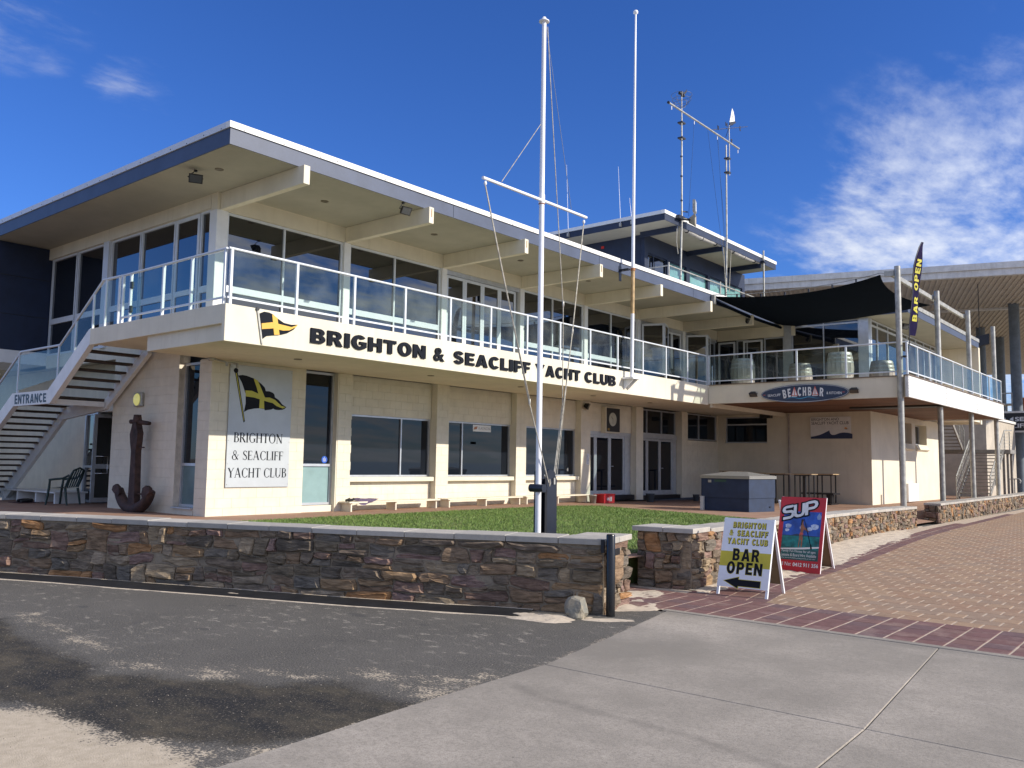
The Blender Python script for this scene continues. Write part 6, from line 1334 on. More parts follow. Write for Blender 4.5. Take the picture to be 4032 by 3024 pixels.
for i, (x0_, x1_) in enumerate(((33.25, 37.45), (38.0, 41.7))):
    AW = thing('rolled_awning', ('grey canvas roll tied under the lookout roof edge, between the two masts', 'grey canvas roll tied under the lookout roof edge, right of the vane mast')[i], 'awning', (x0_, 18.2, 12.2), 'rolled canvas awnings'); pts = [(x0_+(x1_-x0_)*k/12, 18.12, 12.17-.10*math.sin(math.pi*k/12)) for k in range(13)]
    MB().tube(pts, [.10+.012*math.sin(k*2.3) for k in range(13)], 12).build('canvas_roll', M('grey_canvas', (.42, .40, .37), .9, .12, 5, .01, 8), AW)
    for k in (2, 6, 10): MB().tube([pts[k], (pts[k][0]+.03, 18.12, pts[k][2])], .125, 10).build('tie_strap', BLACK, AW)
LR = thing('hanging_ropes', 'loose pale ropes hanging in front of the lookout windows beside the right mast', 'rope', (37.2, 17.8, 12)); m_ = MB(); m_.tube(sag((36.95, 17.8, 11.9), (37.2, 17.8, 9.8), .0), .02, 6); m_.tube([(38.0, 17.9, 12.0), (37.85, 17.9, 10.8), (37.75, 17.9, 9.9)], .018, 6); m_.tube([(32.75, 17.95, 11.9), (32.72, 17.95, 11.3), (32.85, 17.95, 10.8)], .02, 6); m_.build('rope', ROPE, LR)
for lb, y, z1_, lx, h_ in (('tallest whip antenna on the left edge of the lookout roof, above the slim flagpole', 20.19, 14.9, .0, 0), ('short thin whip antenna next to the slim flagpole', 19.60, 13.35, 0, 0), ('whip antenna at the back left of the lookout roof, seen through the crossarm ropes', 23.05, 15.6, 0, 0)):
    WA = thing('whip_antenna', lb, 'antenna', (31.73, y, 12.2), 'whip antennas on the lookout roof'); MB().tube([(31.73, y, 12.2), (31.71, y+.12, z1_)], [.014, .006], 6).build('whip', STEELW, WA); MB().cbox(31.66, 31.775, y-.05, y+.05, 12.14, 12.3, c=.01).build('mount', GALV, WA)
# ================================================================ SMALL THINGS ON THE TERRACE
AN = thing('anchor', 'big rusty old ship anchor standing against the wall under the wall light', 'anchor', (9.5, 18.75, .4))
fa = FY(9.52); a0 = -18.78
def au(y): return -y
mb = MB(); f4 = Fr((9.50, 0, 0), (0, -1, 0)); mb.prism(f4, [(-18.93, .45), (-18.62, .45), (-18.70, 1.75), (-18.66, 1.95), (-18.64, 2.15), (-18.72, 2.32), (-18.76, 2.5), (-18.86, 2.5), (-18.93, 2.3), (-19.0, 2.12), (-18.96, 1.92), (-18.90, 1.75)], -.07, .07); mb.build('shank', RUST, AN)
mb = MB(); pts = [(9.5, 18.78+.78*math.sin(math.radians(a)), 1.12-.66*math.cos(math.radians(a))) for a in range(-68, 69, 8)]; mb.tube(pts, [.085+.05*math.cos(math.radians(a)) for a in range(-68, 69, 8)], 10); mb.build('arms', RUST, AN)
for s in (-1, 1):
    mb = MB(); q = [(-.02, -.02), (.20, -.13), (.26, -.02), (.22, .11), (.08, .17), (-.06, .12), (-.10, .03)]
    ctr = Vector((9.44, 18.78+s*.70, .83)); fr_ = Fr(ctr, (0, -s, 0)); mb.prism(fr_, [(u-.06, v) for u, v in q], -.04 if s < 0 else -.02, .04); mb.build('fluke', RUST, AN)
mb = MB(); mb.cyl((9.48, 18.78, 2.40), (9.48, 18.78, 2.56), .10, .08, 12); mb.build('shackle_eye', RUST, AN)
MB().tube([(9.45, 19.02, 2.41), (9.5, 18.78, 2.40), (9.55, 18.36, 2.36)], [.05, .06, .045], 10).build('stock', RUST, AN); MB().tube([(9.5, 18.98, 1.83), (9.5, 18.45, 1.83)], .018, 6).build('tie_bar', RUST, AN); MB().tube([(9.5, 19.0, .80), (9.5, 18.35, .80)], .02, 6).build('tie_bar', RUST, AN)
# plastic armchair
CH = thing('plastic_chair', 'dark green plastic garden armchair beside the glass door under the stair', 'chair', (9.62, 22.55, .4))
co = Vector((9.55, 22.5, .4)); fu = Vector((-.45, .75, 0)).normalized(); fs_u = Vector((fu.y, -fu.x, 0))
def cp(f, s, z): return co+fu*f+fs_u*s+Vector((0, 0, z))
def cbr(name, pts, r): MB().tube([cp(*p) for p in pts], [q*1.25 for q in r] if isinstance(r, list) else r*1.25, 8).build(name, PLASTICG, CH)
for s in (-.24, .24): cbr('leg', [(.27, s*1.1, 0), (.22, s, .42), (.20, s*1.05, .62)], [.020, .026, .022]); cbr('leg', [(-.30, s*1.05, 0), (-.22, s, .42)], [.020, .026]); cbr('armrest', [(.22, s*1.05, .62), (.05, s*1.12, .64), (-.15, s*1.08, .66), (-.30, s*.95, .74)], .022)
mb = MB(); Q = [cp(f, s, .43+.015*(abs(f)+abs(s))) for f in (-.22, -.07, .08, .24) for s in (-.25, -.08, .08, .25)]; fq = [(i*4+j, i*4+j+1, (i+1)*4+j+1, (i+1)*4+j) for i in range(3) for j in range(3)]; mb.add(Q, fq, True); mb.add([q-Vector((0, 0, .02)) for q in Q], [f[::-1] for f in fq], True); mb.build('seat', PLASTICG, CH)
for k in range(5): s = -.18+k*.09; cbr('back_slat', [(-.22, s*.9, .44), (-.30, s, .65), (-.40, s*.95, .88)], .015)
cbr('back_rim', [(-.22, -.24, .44), (-.31, -.25, .66), (-.40, -.20, .86), (-.42, 0, .92), (-.40, .20, .86), (-.31, .25, .66), (-.22, .24, .44)], .02)
# benches
def bench(label, x0, x1, nleg=3, y0=15.93, y1=16.33, zt=.635, zb=None):
    zb = court_z((x0+x1)/2, y0); t = thing('low_bench', label, 'bench', (x0, y0, zb), 'low cream benches under the windows')
    for k in range(2): MB().cbox(x0, x1, y0+k*.205, y0+k*.205+.195, zt-.035, zt, c=.005).build('seat_plank', CREAM, t)
    for k in range(nleg): x = x0+.08+(x1-x0-.2)*k/(nleg-1); MB().box(x, x+.04, y0+.05, y1-.01, zb, zt-.036).build('leg', CREAM, t)
bench('low cream bench under the first window, with a towel on its left end', 13.28, 16.33); bench('low cream bench under the window with the white sticker', 16.63, 19.80); bench('low cream bench behind the flagpole foot', 19.95, 23.25)
LB = thing('wall_bench', 'low white bench in the shade under the stair', 'bench', (9.3, 23.9, .4)); MB().cbox(9.5, 10.35, 22.9, 26.4, .66, .70).build('seat_plank', WHITE, LB)
for y in (22.95, 24.1, 25.3, 26.3): MB().box(9.55, 10.3, y, y+.08, .36, .659).build('leg', WHITE, LB)
SHO = thing('pair_of_shoes', 'dark shoes left on a reddish mat in front of the white bench', 'shoes', (9.2, 23.9, .4)); MB().box(8.95, 9.45, 23.6, 24.3, .405, .415).build('mat', M('red_mat', (.06, .02, .02), .9), SHO)
for y in (23.75, 24.0): m_ = MB(); m_.tube([(9.05, y, .45), (9.2, y, .46), (9.33, y, .47)], [.035, .05, .04], 8); m_.build('shoe', BLACK, SHO)
TW = thing('towel', 'crumpled mauve towel on the left end of the first bench', 'towel', (13.5, 16.1, .64)); mb = MB(); vs = []; n = 16
for i in range(n+1):
    for j in range(n+1):
        u, v = i/n, j/n; x = 13.55+u*.62; y = 15.90+v*.40+.04*math.sin(u*6); z = .645+.07*(.5+.5*smooth_noise(u*3.2, v*3, 5, 1.3))*math.sin(math.pi*min(1, u*1.2+.1))+.05*u
        if v < .15: z -= (.15-v)*.9*(.5+.5*math.sin(u*5))
        vs.append((x, y, z))
mb.add(vs, [(i*(n+1)+j, (i+1)*(n+1)+j, (i+1)*(n+1)+j+1, i*(n+1)+j+1) for i in range(n) for j in range(n)], True); mb.build('cloth', M('mauve_cloth', (.13, .095, .16), .9, .2, 8), TW)
GL_ = thing('sandals', 'dark sandals beside the towel on the first bench', 'shoes', (13.4, 16.1, .64)); MB().tube([(13.33, 16.02, .66), (13.45, 16.05, .67), (13.52, 16.06, .70)], .03, 8).build('sandal', BLACK, GL_); MB().tube([(13.36, 16.16, .66), (13.5, 16.2, .69)], .03, 8).build('sandal', BLACK, GL_)
# first aid style red box and buckets
RB = thing('red_crate', 'red box with a white cross and lettering in front of the double door', 'box', (23.6, 15.5, .4)); zc = court_z(23.6, 15.5); MB().cbox(23.36, 23.98, 15.45, 15.85, zc, zc+.27, c=.01).build('box_body', M('red_plastic', (.50, .015, .02), .45), RB)
MB().cbox(23.34, 24.0, 15.43, 15.87, zc+.272, zc+.30, c=.008).build('lid', M('red_plastic', (.5, .015, .02), .45), RB); m_ = MB(); m_.fbox(FX, 23.52, 23.64, zc+.12, zc+.16, -15.449, -15.446); m_.fbox(FX, 23.56, 23.60, zc+.08, zc+.20, -15.4488, -15.4455); m_.fbox(FX, 23.68, 23.72, zc+.07, zc+.21, -15.449, -15.446); m_.fbox(FX, 23.76, 23.80, zc+.07, zc+.21, -15.449, -15.446); m_.build('white_marks', WHITE, RB)
def bucket(label, x, y, mat, h=.27, r=.13):
    z = court_z(x, y); t = thing('bucket', label, 'bucket', (x, y, z), 'buckets by the doors'); m_ = MB(); m_.lathe((x, y, z), [(0, .0), (r*.75, 0), (r*.98, h), (r, h), (r, h-.02), (r*1.0, h-.02), (r*.95, h-.01), (r*.72, .02), (0, .02)], 20); m_.build('pail', mat, t); MB().tube([(x-r, y, z+h-.02), (x-r*.6, y-.03, z+h*.55), (x+r*.6, y-.03, z+h*.55), (x+r, y, z+h-.02)], .006, 6).build('handle', GALV, t)
bucket('grey metal bucket at the end of the third bench', 23.15, 15.75, GALV); bucket('dark grey bucket by the pier between the two doors', 26.75, 15.75, M('grey_plastic', (.10, .12, .14), .5), .30, .16); bucket('dark bucket on the paving left of the blue chest', 29.9, 15.6, M('grey_plastic', (.1, .12, .14), .5), .26, .13)
# blue chest
CB = thing('storage_chest', 'big blue painted chest with a checker-plate metal lid at the edge of the lawn', 'chest', (22.9, 10.8, .3))
zc = .30; cz = 1.262; c0 = Vector((22.23, 10.02)); ux = Vector((.995, -.09)).normalized(); uy = Vector((.09, .995)).normalized()
frn = Fr((c0.x, c0.y, 0), (ux.x, ux.y, 0)); frl = Fr((c0.x, c0.y, 0), (-uy.x, -uy.y, 0))
BLC = M('chest_blue', (.018, .034, .075), .75, .12, 3, .002, 30, streak=.12)
def chest_box(z0_, z1_, grow, name, mat):
    w_, l_ = 1.42, 1.46; P4 = [c0-ux*grow-uy*grow, c0+ux*(w_+grow)-uy*grow, c0+ux*(w_+grow)+uy*(l_+grow), c0-ux*grow+uy*(l_+grow)]
    m_ = MB(); m_.add([(p.x, p.y, z0_) for p in P4]+[(p.x, p.y, z1_) for p in P4], [(3, 2, 1, 0), (4, 5, 6, 7), (0, 1, 5, 4), (1, 2, 6, 5), (2, 3, 7, 6), (3, 0, 4, 7)]); return m_.build(name, mat, CB)
chest_box(.22, .735, 0, 'lower_body', BLC); chest_box(.737, cz, .02, 'upper_body', BLC)
w_, l_ = 1.42, 1.46; g_ = .05; P4 = [c0-ux*g_-uy*g_, c0+ux*(w_+g_)-uy*g_, c0+ux*(w_+g_)+uy*(l_+g_), c0-ux*g_+uy*(l_+g_)]; r0_ = c0+ux*w_*.5+uy*.45; r1_ = c0+ux*w_*.5+uy*(l_-.45)
m = bpy.data.materials.new('checker_plate'); m.use_nodes = True; nt = m.node_tree; N = nt.nodes; L = nt.links; b = N['Principled BSDF']; b.inputs['Base Color'].default_value = (.30, .29, .26, 1); b.inputs['Metallic'].default_value = .4; b.inputs['Roughness'].default_value = .42; geo = N.new('ShaderNodeNewGeometry'); wv1 = N.new('ShaderNodeTexChecker'); wv1.inputs['Scale'].default_value = 16; L.new(geo.outputs['Position'], wv1.inputs['Vector']); bp = N.new('ShaderNodeBump'); bp.inputs['Distance'].default_value = .006; L.new(wv1.outputs['Fac'], bp.inputs['Height']); L.new(bp.outputs[0], b.inputs['Normal'])
m_ = MB(); m_.add([(p.x, p.y, cz+.003) for p in P4]+[(p.x, p.y, cz+.085) for p in P4]+[(r0_.x, r0_.y, cz+.20), (r1_.x, r1_.y, cz+.20)], [(3, 2, 1, 0), (0, 1, 5, 4), (1, 2, 6, 5), (2, 3, 7, 6), (3, 0, 4, 7), (4, 5, 8), (5, 6, 9, 8), (6, 7, 9), (7, 4, 8, 9)]); m_.build('lid', m, CB)
q = c0-ux*.06+uy*1.42; MB().box(q.x-.04, q.x+.03, q.y-.05, q.y+.05, .25, .76).build('corner_post', M('pale_post', (.55, .55, .52), .5, .1), CB); MB().fbox(frl, -1.05, -.68, 1.17, 1.235, .021, .026).build('green_plate', M('green_plate', (.02, .07, .05), .5), CB); MB().fbox(frn, 1.12, 1.2, .47, .50, .002, .02).build('latch', BLACK, CB); MB().fbox(frl, -1.25, -1.15, 1.15, 1.22, .021, .035).build('latch', GALV, CB)
# tall bar tables
TOPW = M('table_timber', (.50, .36, .20), .5, .12, 6)
tl = ['tall bar table half hidden behind the blue chest, leftmost of the row', 'tall bar table just right of the leftmost one, its top above the chest lid', 'tall bar table behind the right end of the blue chest', 'tall bar table in the middle of the row against the shaded wall', 'tall bar table nearest the sunny wall corner, rightmost of the row']
for i, (x, y) in enumerate(((31.2, 14.75), (31.4, 13.85), (30.5, 12.55), (30.1, 11.48), (32.2, 11.45))):
    zb = court_z(x, y); zt = 1.385 if i else 1.44; t = thing('bar_table', tl[i], 'table', (x, y, zb), 'tall bar tables under the beach bar deck')
    MB().cbox(x-.32, x+.32, y-.36, y+.36, zt-.035, zt, c=.006).build('tabletop', TOPW, t)
    for sx in (-.24, .24):
        for sy_ in (-.25, .25): MB().box(x+sx-.02, x+sx+.02, y+sy_-.02, y+sy_+.02, zb, zt-.036).build('leg', BLACK, t)
    MB().box(x-.26, x+.26, y-.27, y+.27, zt-.075, zt-.037).build('frame', BLACK, t)
    if i == 3: MB().box(x-.05, x+.05, y-.05, y+.05, zb, zt-.08).build('centre_post', BLACK, t)
FT = thing('black_trestle', 'low black folded metal stand on the paving under the rightmost bar table', 'stand', (32.0, 11.5, .25)); MB().box(31.9, 32.6, 11.1, 12.3, .62, .68).build('top_bar', BLACK, FT); MB().box(32.0, 32.4, 11.25, 11.4, .25, .62).build('leg', BLACK, FT); MB().box(31.8, 32.6, 11.15, 11.5, .25, .30).build('foot', BLACK, FT)
# barrels
def stave_ring(x, y, z, parent, h=1.0, R=.39, n=16):
    pr = [(0, .82), (.12, .90), (.3, .97), (.5, 1.0), (.7, .97), (.88, .90), (1, .82)]
    for k in range(n):
        m_ = MB(); vs = []
        for (t, s) in pr:
            for e in (0, 1):
                for dr_ in (0, -.03): a = 2*math.pi*(k+.04+.92*e)/n; vs.append((x+(R*s+dr_)*math.cos(a), y+(R*s+dr_)*math.sin(a), z+t*h))
        fs = []
        for i in range(len(pr)-1): b0 = i*4; fs += [(b0, b0+2, b0+6, b0+4), (b0+3, b0+1, b0+5, b0+7)]
        fs += [(24, 26, 27, 25)]; m_.add(vs, fs, False, rng.random()); m_.build('stave', OAK, parent)
    for t0, s0, t1, s1 in ((.02, .83, .09, .875), (.17, .915, .22, .935), (.30, .965, .345, .98), (.655, .98, .70, .965), (.78, .935, .83, .915), (.91, .875, .98, .83)):
        m_ = MB(); m_.lathe((x, y, z), [((R*s0)+.004, t0*h), ((R*s1)+.004, t1*h)], 28); m_.build('hoop', GALV, parent)
    MB().cyl((x, y, z+h-.05), (x, y, z+h-.02), R*.79, n=24).build('barrel_head', DARKWOOD, parent)
bl_ = ['old oak wine barrel at the left of the upper deck, nearest the balcony corner', 'old oak wine barrel set further back, second from the left on the upper deck', 'old oak wine barrel close to the glass in the middle of the beach bar rail', 'old oak wine barrel beside the glass wall corner, rightmost on the upper deck']
for i, (x, y) in enumerate(((27.9, 12.75), (30.3, 11.65), (28.0, 9.45), (31.0, 9.03))): t = thing('wine_barrel', bl_[i], 'barrel', (x, y, 4.3), 'oak barrels on the upper deck'); stave_ring(x, y, 4.3, t, 1.02, .42)
# low chairs seen through the glass at the far end of the balcony
for i, x in enumerate((22.9, 26.0)):
    t = thing('lounge_chair', ('dark low lounge chair behind the glass just right of the slim flagpole', 'dark low lounge chair behind the glass near the inner corner of the balcony')[i], 'chair', (x, 14.6, 4.3), 'dark lounge chairs on the balcony'); MB().cbox(x-.35, x+.35, 14.4, 15.0, 4.5, 4.64, c=.02).build('seat', BLACK, t); MB().cbox(x-.38, x+.38, 14.3, 14.39, 4.5, 4.88, c=.02).build('backrest', BLACK, t)
    for sx in (-.3, .3):
        for sy_ in (14.45, 14.9): MB().box(x+sx-.02, x+sx+.02, sy_, sy_+.04, 4.3, 4.5).build('leg', BLACK, t)
# ================================================================ PAVEMENT SIGNS, BOLLARD, ROCK
A1 = thing('a_frame_sign', 'white and yellow sandwich board reading BRIGHTON & SEACLIFF YACHT CLUB, BAR OPEN, with a black arrow', 'sandwich board', (10.4, 4.7, 0))
def aframe(t, foot0, foot1, top0, top1, back0, back1, mats, panel=(.105, 1.0), fw3=.04, backmat=None):
    f0, f1, t0, t1 = map(Vector, (foot0, foot1, top0, top1)); u_ = (f1-f0).normalized(); v_ = (t0-f0); H = v_.length; v_ = v_.normalized(); v_ = (v_-u_*v_.dot(u_)).normalized(); fr = Fr(f0, u_, v_); W_ = (f1-f0).length
    for a in (0, W_-.03): MB().fbox(fr, a, a+.03, 0, H, -.03, 0.0).build('leg', mats[1], t)
    MB().fbox(fr, 0, W_, panel[0], H-.006, .0015, .010).build('panel', mats[0], t)
    b0, b1 = Vector(back0), Vector(back1); fb = Fr(b1, (b0-b1), (t1-b1))
    for a in (0, W_-.03): MB().fbox(fb, a, a+.03, 0, H, -.03, 0).build('leg', mats[1], t)
    MB().fbox(fb, 0.0, W_, panel[0]+.02, H-.01, .0015, .010).build('panel', backmat or mats[0], t)
    return fr, W_, H
fr, W_, H = aframe(A1, (10.13, 5.015, 0), (10.15, 4.355, 0), (10.43, 5.03, .945), (10.45, 4.37, .945), (10.78, 5.05, 0), (10.80, 4.39, 0), (STEELW, STEELW), backmat=M('bare_plywood', (.22, .17, .10), .7))
YP = M('sign_lemon', (.62, .52, .04), .45)
MB().fbox(fr, .0, W_, .365, .555, .0102, .0108).build('yellow_band', YP, A1)
mb, my = MB(), MB()
def outl(body, u0, u1, v0, v1, sh=.0, swap=False, grow=.05):
    o_, i_ = (my, mb) if swap else (mb, my)
    heavy_into(o_, fr, body, rq(u0+sh, u1+sh, v0-sh, v1-sh), .0112, grow=grow, gap=.2); heavy_into(i_, fr, body, rq(u0, u1, v0, v1), .0118, gap=.2)
outl('BRIGHTON', .125, .555, .862, .937, sh=.004, grow=.05); outl('& SEACLIFF', .085, .59, .757, .832, sh=.004, grow=.05); outl('YACHT CLUB', .070, .60, .652, .727, sh=.004, grow=.05)
outl('BAR', .165, .515, .440, .592, swap=True, grow=.035); outl('OPEN', .105, .565, .275, .425, swap=True, grow=.035)
AR = [(.09, .180), (.275, .235), (.275, .205), (.56, .205), (.56, .125), (.275, .125), (.275, .095)]
cx_a = .33; my.prism(fr, [(.075, .180), (.283, .245), (.283, .211), (.566, .211), (.566, .119), (.283, .119), (.283, .085)], .0104, .0110); mb.prism(fr, AR, .0112, .0118)
mb.build('lettering', FB, A1); my.build('lettering', YP, A1)
A2 = thing('a_frame_sign', 'red sandwich board reading SUP with a paddle boarder on green sea', 'sandwich board', (13.4, 5.1, 0))
fr, W_, H = aframe(A2, (13.10, 5.50, 0), (13.12, 4.79, 0), (13.48, 5.57, 1.135), (13.50, 4.86, 1.135), (14.02, 5.62, 0), (14.05, 4.89, 0), (M('sign_red', (.50, .018, .028), .4), STEELW), panel=(.0, 1.0), backmat=M('bare_plywood', (.22, .17, .10), .7))
k = W_; d1 = .0102
def pr2_(pts, a, mat, nm): MB().prism(fr, [(u*W_, v*H) for u, v in pts], a, a+.0005).build(nm, mat, A2)
pr2_([(.10, .155), (.93, .155), (.93, .80), (.10, .80)], d1, M('poster_sky', (.018, .09, .42), .4, .25, 5), 'poster_sky'); pr2_([(.10, .16), (.93, .16), (.93, .475), (.10, .475)], d1+.0006, M('poster_sea', (.005, .20, .20), .4, .35, 8), 'poster_sea')
pr2_([(.10, .155), (.93, .155), (.93, .30), (.10, .30)], d1+.0012, M('poster_deep', (.015, .10, .10), .4, .2, 6), 'poster_sea')
pr2_([(.10, .475), (.30, .478), (.42, .50), (.56, .485), (.93, .478), (.93, .47), (.10, .47)], d1+.0012, M('poster_hill', (.02, .05, .10), .5), 'poster_hill')
for cx_p, cy_p, r_ in ((.22, .60, .07), (.20, .545, .05), (.80, .60, .09), (.70, .57, .06), (.52, .58, .05)): pr2_([(cx_p+r_*math.cos(q*.628)*(1+.2*math.sin(q*2.1)), cy_p+r_*.42*math.sin(q*.628)) for q in range(10)], d1+.0018+.0001*cx_p, M('poster_cloud', (.45, .55, .72), .5, .2, 20), 'poster_cloud')
pr2_([(.10, .30), (.50, .318), (.93, .345), (.93, .325), (.60, .300), (.30, .288), (.10, .285)], d1+.0024, WHITE, 'paddle_board')
SK = M('poster_skin', (.30, .12, .06), .5, .2, 20)
pr2_([(.475, .325), (.495, .325), (.505, .42), (.53, .42), (.535, .325), (.56, .327), (.565, .44), (.55, .50), (.57, .56), (.60, .555), (.68, .525), (.69, .535), (.60, .585), (.565, .615), (.545, .645), (.55, .675), (.53, .69), (.505, .675), (.50, .64), (.495, .585), (.50, .53), (.48, .49), (.485, .42)], d1+.0030, SK, 'paddler')
pr2_([(.50, .52), (.56, .515), (.57, .495), (.48, .485)], d1+.0036, REDPR, 'swimwear'); pr2_([(.50, .69), (.535, .70), (.555, .685), (.53, .66), (.515, .62), (.495, .61)], d1+.0036, M('poster_hair', (.04, .02, .012), .6), 'hair')
pr2_([(.555, .70), (.565, .70), (.755, .36), (.74, .352)], d1+.0038, FB, 'paddle'); pr2_([(.74, .37), (.765, .365), (.785, .31), (.765, .295), (.745, .32)], d1+.0038, FB, 'paddle')
wh, bk = MB(), MB()
q = ((.06, .72), (.78, .855), (.80, .985), (.05, .875)); Q = [tuple((u*W_, v*H)) for u, v in q]
SUPP = {'S': [(.62, .86), (.62, .92), (.20, .92), (.08, .86), (.05, .72), (.10, .60), (.22, .55), (.52, .53), (.66, .46), (.68, .30), (.62, .14), (.48, .07), (.02, .07)],
 'U': [(.80, .98), (.80, .30), (.86, .14), (.98, .07), (1.14, .07), (1.28, .12), (1.36, .28), (1.36, .98)], 'P': [(1.56, .0), (1.56, .93), (2.02, .93), (2.16, .86), (2.20, .70), (2.15, .55), (2.02, .47), (1.62, .47)]}
def supq(p, z): a, b_ = (p[0]+.03)/2.32, p[1]; u = .07+a*.77; v = .675+a*.115+b_*.175; return fr.p((u-.012*b_)*W_, v*H, z)
def catm(p, m=4):
    out = []
    for i in range(len(p)-1):
        for k in range(m): t = k/m; out.append((p[i][0]*(1-t)+p[i+1][0]*t, p[i][1]*(1-t)+p[i+1][1]*t))
    return out+[p[-1]]
for nm_, (wd_, z_, mb__) in {'o': (.40, d1+.0040, bk), 'i': (.20, d1+.0048, wh)}.items():
    for li, (c_, pth) in enumerate(SUPP.items()):
        pp = catm(pth); ext = (wd_-.2)/2
        d0_, d9_ = (Vector(pp[0])-Vector(pp[1])).normalized()*ext, (Vector(pp[-1])-Vector(pp[-2])).normalized()*ext; pp[0] = tuple(Vector(pp[0])+d0_); pp[-1] = tuple(Vector(pp[-1])+d9_)
        ol = _stroke_outline(pp, wd_); n = len(pp); 
        for i in range(n-1):
            q = [ol[i], ol[i+1], ol[2*n-2-i], ol[2*n-1-i]]; Q4 = [supq(t_, z_+.00005*((li*7+i) % 5)) for t_ in q]; nn4 = (Q4[1]-Q4[0]).cross(Q4[2]-Q4[0]); mb__.add(Q4 if nn4.dot(fr.n) > 0 else Q4[::-1], [(0, 1, 2, 3)])
text_into(bk, fr, 'STANDUPPADDLESA.COM', 0, 0, 0, 0, d1+.0030, .0, quad=((.06*W_, .655*H), (.68*W_, .74*H), (.68*W_, .775*H), (.06*W_, .69*H)))
text_into(wh, fr, 'Family Fun Fitness for all ages', .13*W_, .87*W_, .245*H, .285*H, d1+.0030, .0); text_into(wh, fr, 'Lessons & Board Hire Available', .12*W_, .89*W_, .200*H, .238*H, d1+.0030, .0)
text_into(wh, fr, 'Come and try the fastest growing activity on the water', .12*W_, .88*W_, .168*H, .188*H, d1+.0030, .0, shear=.3); text_into(wh, fr, 'Call Nat', .05*W_, .36*W_, .075*H, .125*H, d1+.0030, .0); text_into(wh, fr, '0412 911 356', .40*W_, .95*W_, .070*H, .122*H, d1+.0030, .03)
bk.build('lettering', FB, A2); wh.build('lettering', WP_, A2)
pr2_([(.85, .70), (.91, .70), (.93, .74), (.88, .79), (.83, .74)], d1+.0012, M('print_faint_blue', (.2, .3, .5), .5), 'faint_mark')
BO = thing('bollard', 'black round steel bollard at the end of the long stone wall', 'bollard', (7.84, 5.10, 0)); MB().tube([(7.84, 5.10, 0), (7.84, 5.10, .845), (7.84, 5.10, .86)], [.048, .048, .040], 20).build('tube', M('gloss_black_paint', (.008, .008, .009), .25, .1, 10), BO)
MB().cbox(7.88, 8.06, 5.075, 5.095, .595, .665, c=.003).build('side_bracket', BLACK, BO) if False else MB().fbox(Fr((7.84, 5.10, 0), (.965, .262, 0)), .04, .27, .625, .695, .0, .02).build('side_bracket', BLACK, BO)
MB().box(7.785, 7.80, 5.15, 5.19, .66, .80).build('latch_plate', BLACK, BO)
RK = thing('rock', 'pale angular loose rock on the sand beside the bollard', 'rock', (7.50, 5.30, 0))
bm = bmesh.new(); bmesh.ops.create_icosphere(bm, subdivisions=3, radius=1)
for v in bm.verts:
    c_ = v.co.normalized(); r_ = 1+.25*smooth_noise(c_.x, c_.y, c_.z+3, 1.6)+.08*smooth_noise(c_.x, c_.y, c_.z, 5); p_ = c_*r_
    for nrm, dd_ in (((.2, -1, .3), .72), ((-1, -.3, .25), .70), ((.5, .2, .9), .78), ((.9, -.4, .2), .8), ((-.2, -.3, 1), .85)):
        nv = Vector(nrm).normalized(); e_ = p_.dot(nv)-dd_
        if e_ > 0: p_ -= nv*e_
    v.co = Vector((p_.x*.135, p_.y*.12, p_.z*.145+.10))+Vector((7.50, 5.29, 0))
m_ = MB(); bm.verts.index_update(); m_.add([v.co[:] for v in bm.verts], [[v.index for v in f.verts] for f in bm.faces]); bm.free(); m_.build('stone_body', M('pale_rock', (.24, .205, .15), .85, .3, 9, .01, 30, tint=(.14, .15, .14)), RK)
pb_ = MB()
for i in range(2600):
    x, y = rng.uniform(2, 8.3), rng.uniform(1.0, 9)
    if x > 7.6 or (y < edge_y(x) and i % 7): continue
    s_ = rng.uniform(.0015, .006); a_ = rng.uniform(0, 3); pb_.add([(x+s_*math.cos(a_+k*2.1), y+s_*math.sin(a_+k*2.1), .0) for k in range(3)]+[(x, y, s_*.9)], [(0, 1, 3), (1, 2, 3), (2, 0, 3)])
struct(pb_.build('loose_grit', M('grit', (.30, .26, .21), .9, .3, 20)), 'stuff')
# ================================================================ STEEL STAIR AT THE RIGHT
ST = thing('steel_stair', 'grey steel stair turning back on itself behind the round posts at the far right', 'stair', (44, 9, .2))
TAUPE = M('taupe_steel_paint', (.26, .235, .20), .5, .12, 4)
def sbeam(p, q, h=.22, w_=.05, name='stringer', parent=ST, mat=TAUPE):
    p, q = Vector(p), Vector(q); MB().add([p+Vector((0, s*w_/2, dz)) for s in (-1, 1) for dz in (-h/2, h/2)]+[q+Vector((0, s*w_/2, dz)) for s in (-1, 1) for dz in (-h/2, h/2)], [(0, 1, 3, 2), (4, 6, 7, 5), (0, 2, 6, 4), (1, 5, 7, 3), (0, 4, 5, 1), (2, 3, 7, 6)]).build(name, mat, parent)
for y in (8.32, 9.58): sbeam((43.9, y, .22), (47.6, y, 2.45))
for i in range(13): x = 44.15+i*.27; z = .38+i*.163; MB().cbox(x-.13, x+.13, 8.35, 9.55, z-.025, z+.02, c=.005).build('tread', TAUPE, ST)
MB().cbox(47.6, 49.0, 8.0, 11.45, 2.42, 2.62, c=.01).build('landing', TAUPE, ST)
for y in (10.12, 11.38): sbeam((47.7, y, 2.62), (44.6, y-.12, 4.2))
for i in range(10): x = 47.5-i*.29; z = 2.76+i*.16; MB().cbox(x-.13, x+.13, 10.1, 11.35, z-.022, z+.02, c=.005).build('tread', TAUPE, ST)
for x, y in ((48.0, 8.38), (48.0, 8.2), (47.9, 11.3), (48.9, 8.2)): MB().cbox(x-.05, x+.05, y-.05, y+.05, .1, 2.42, c=.006).build('post', TAUPE, ST)
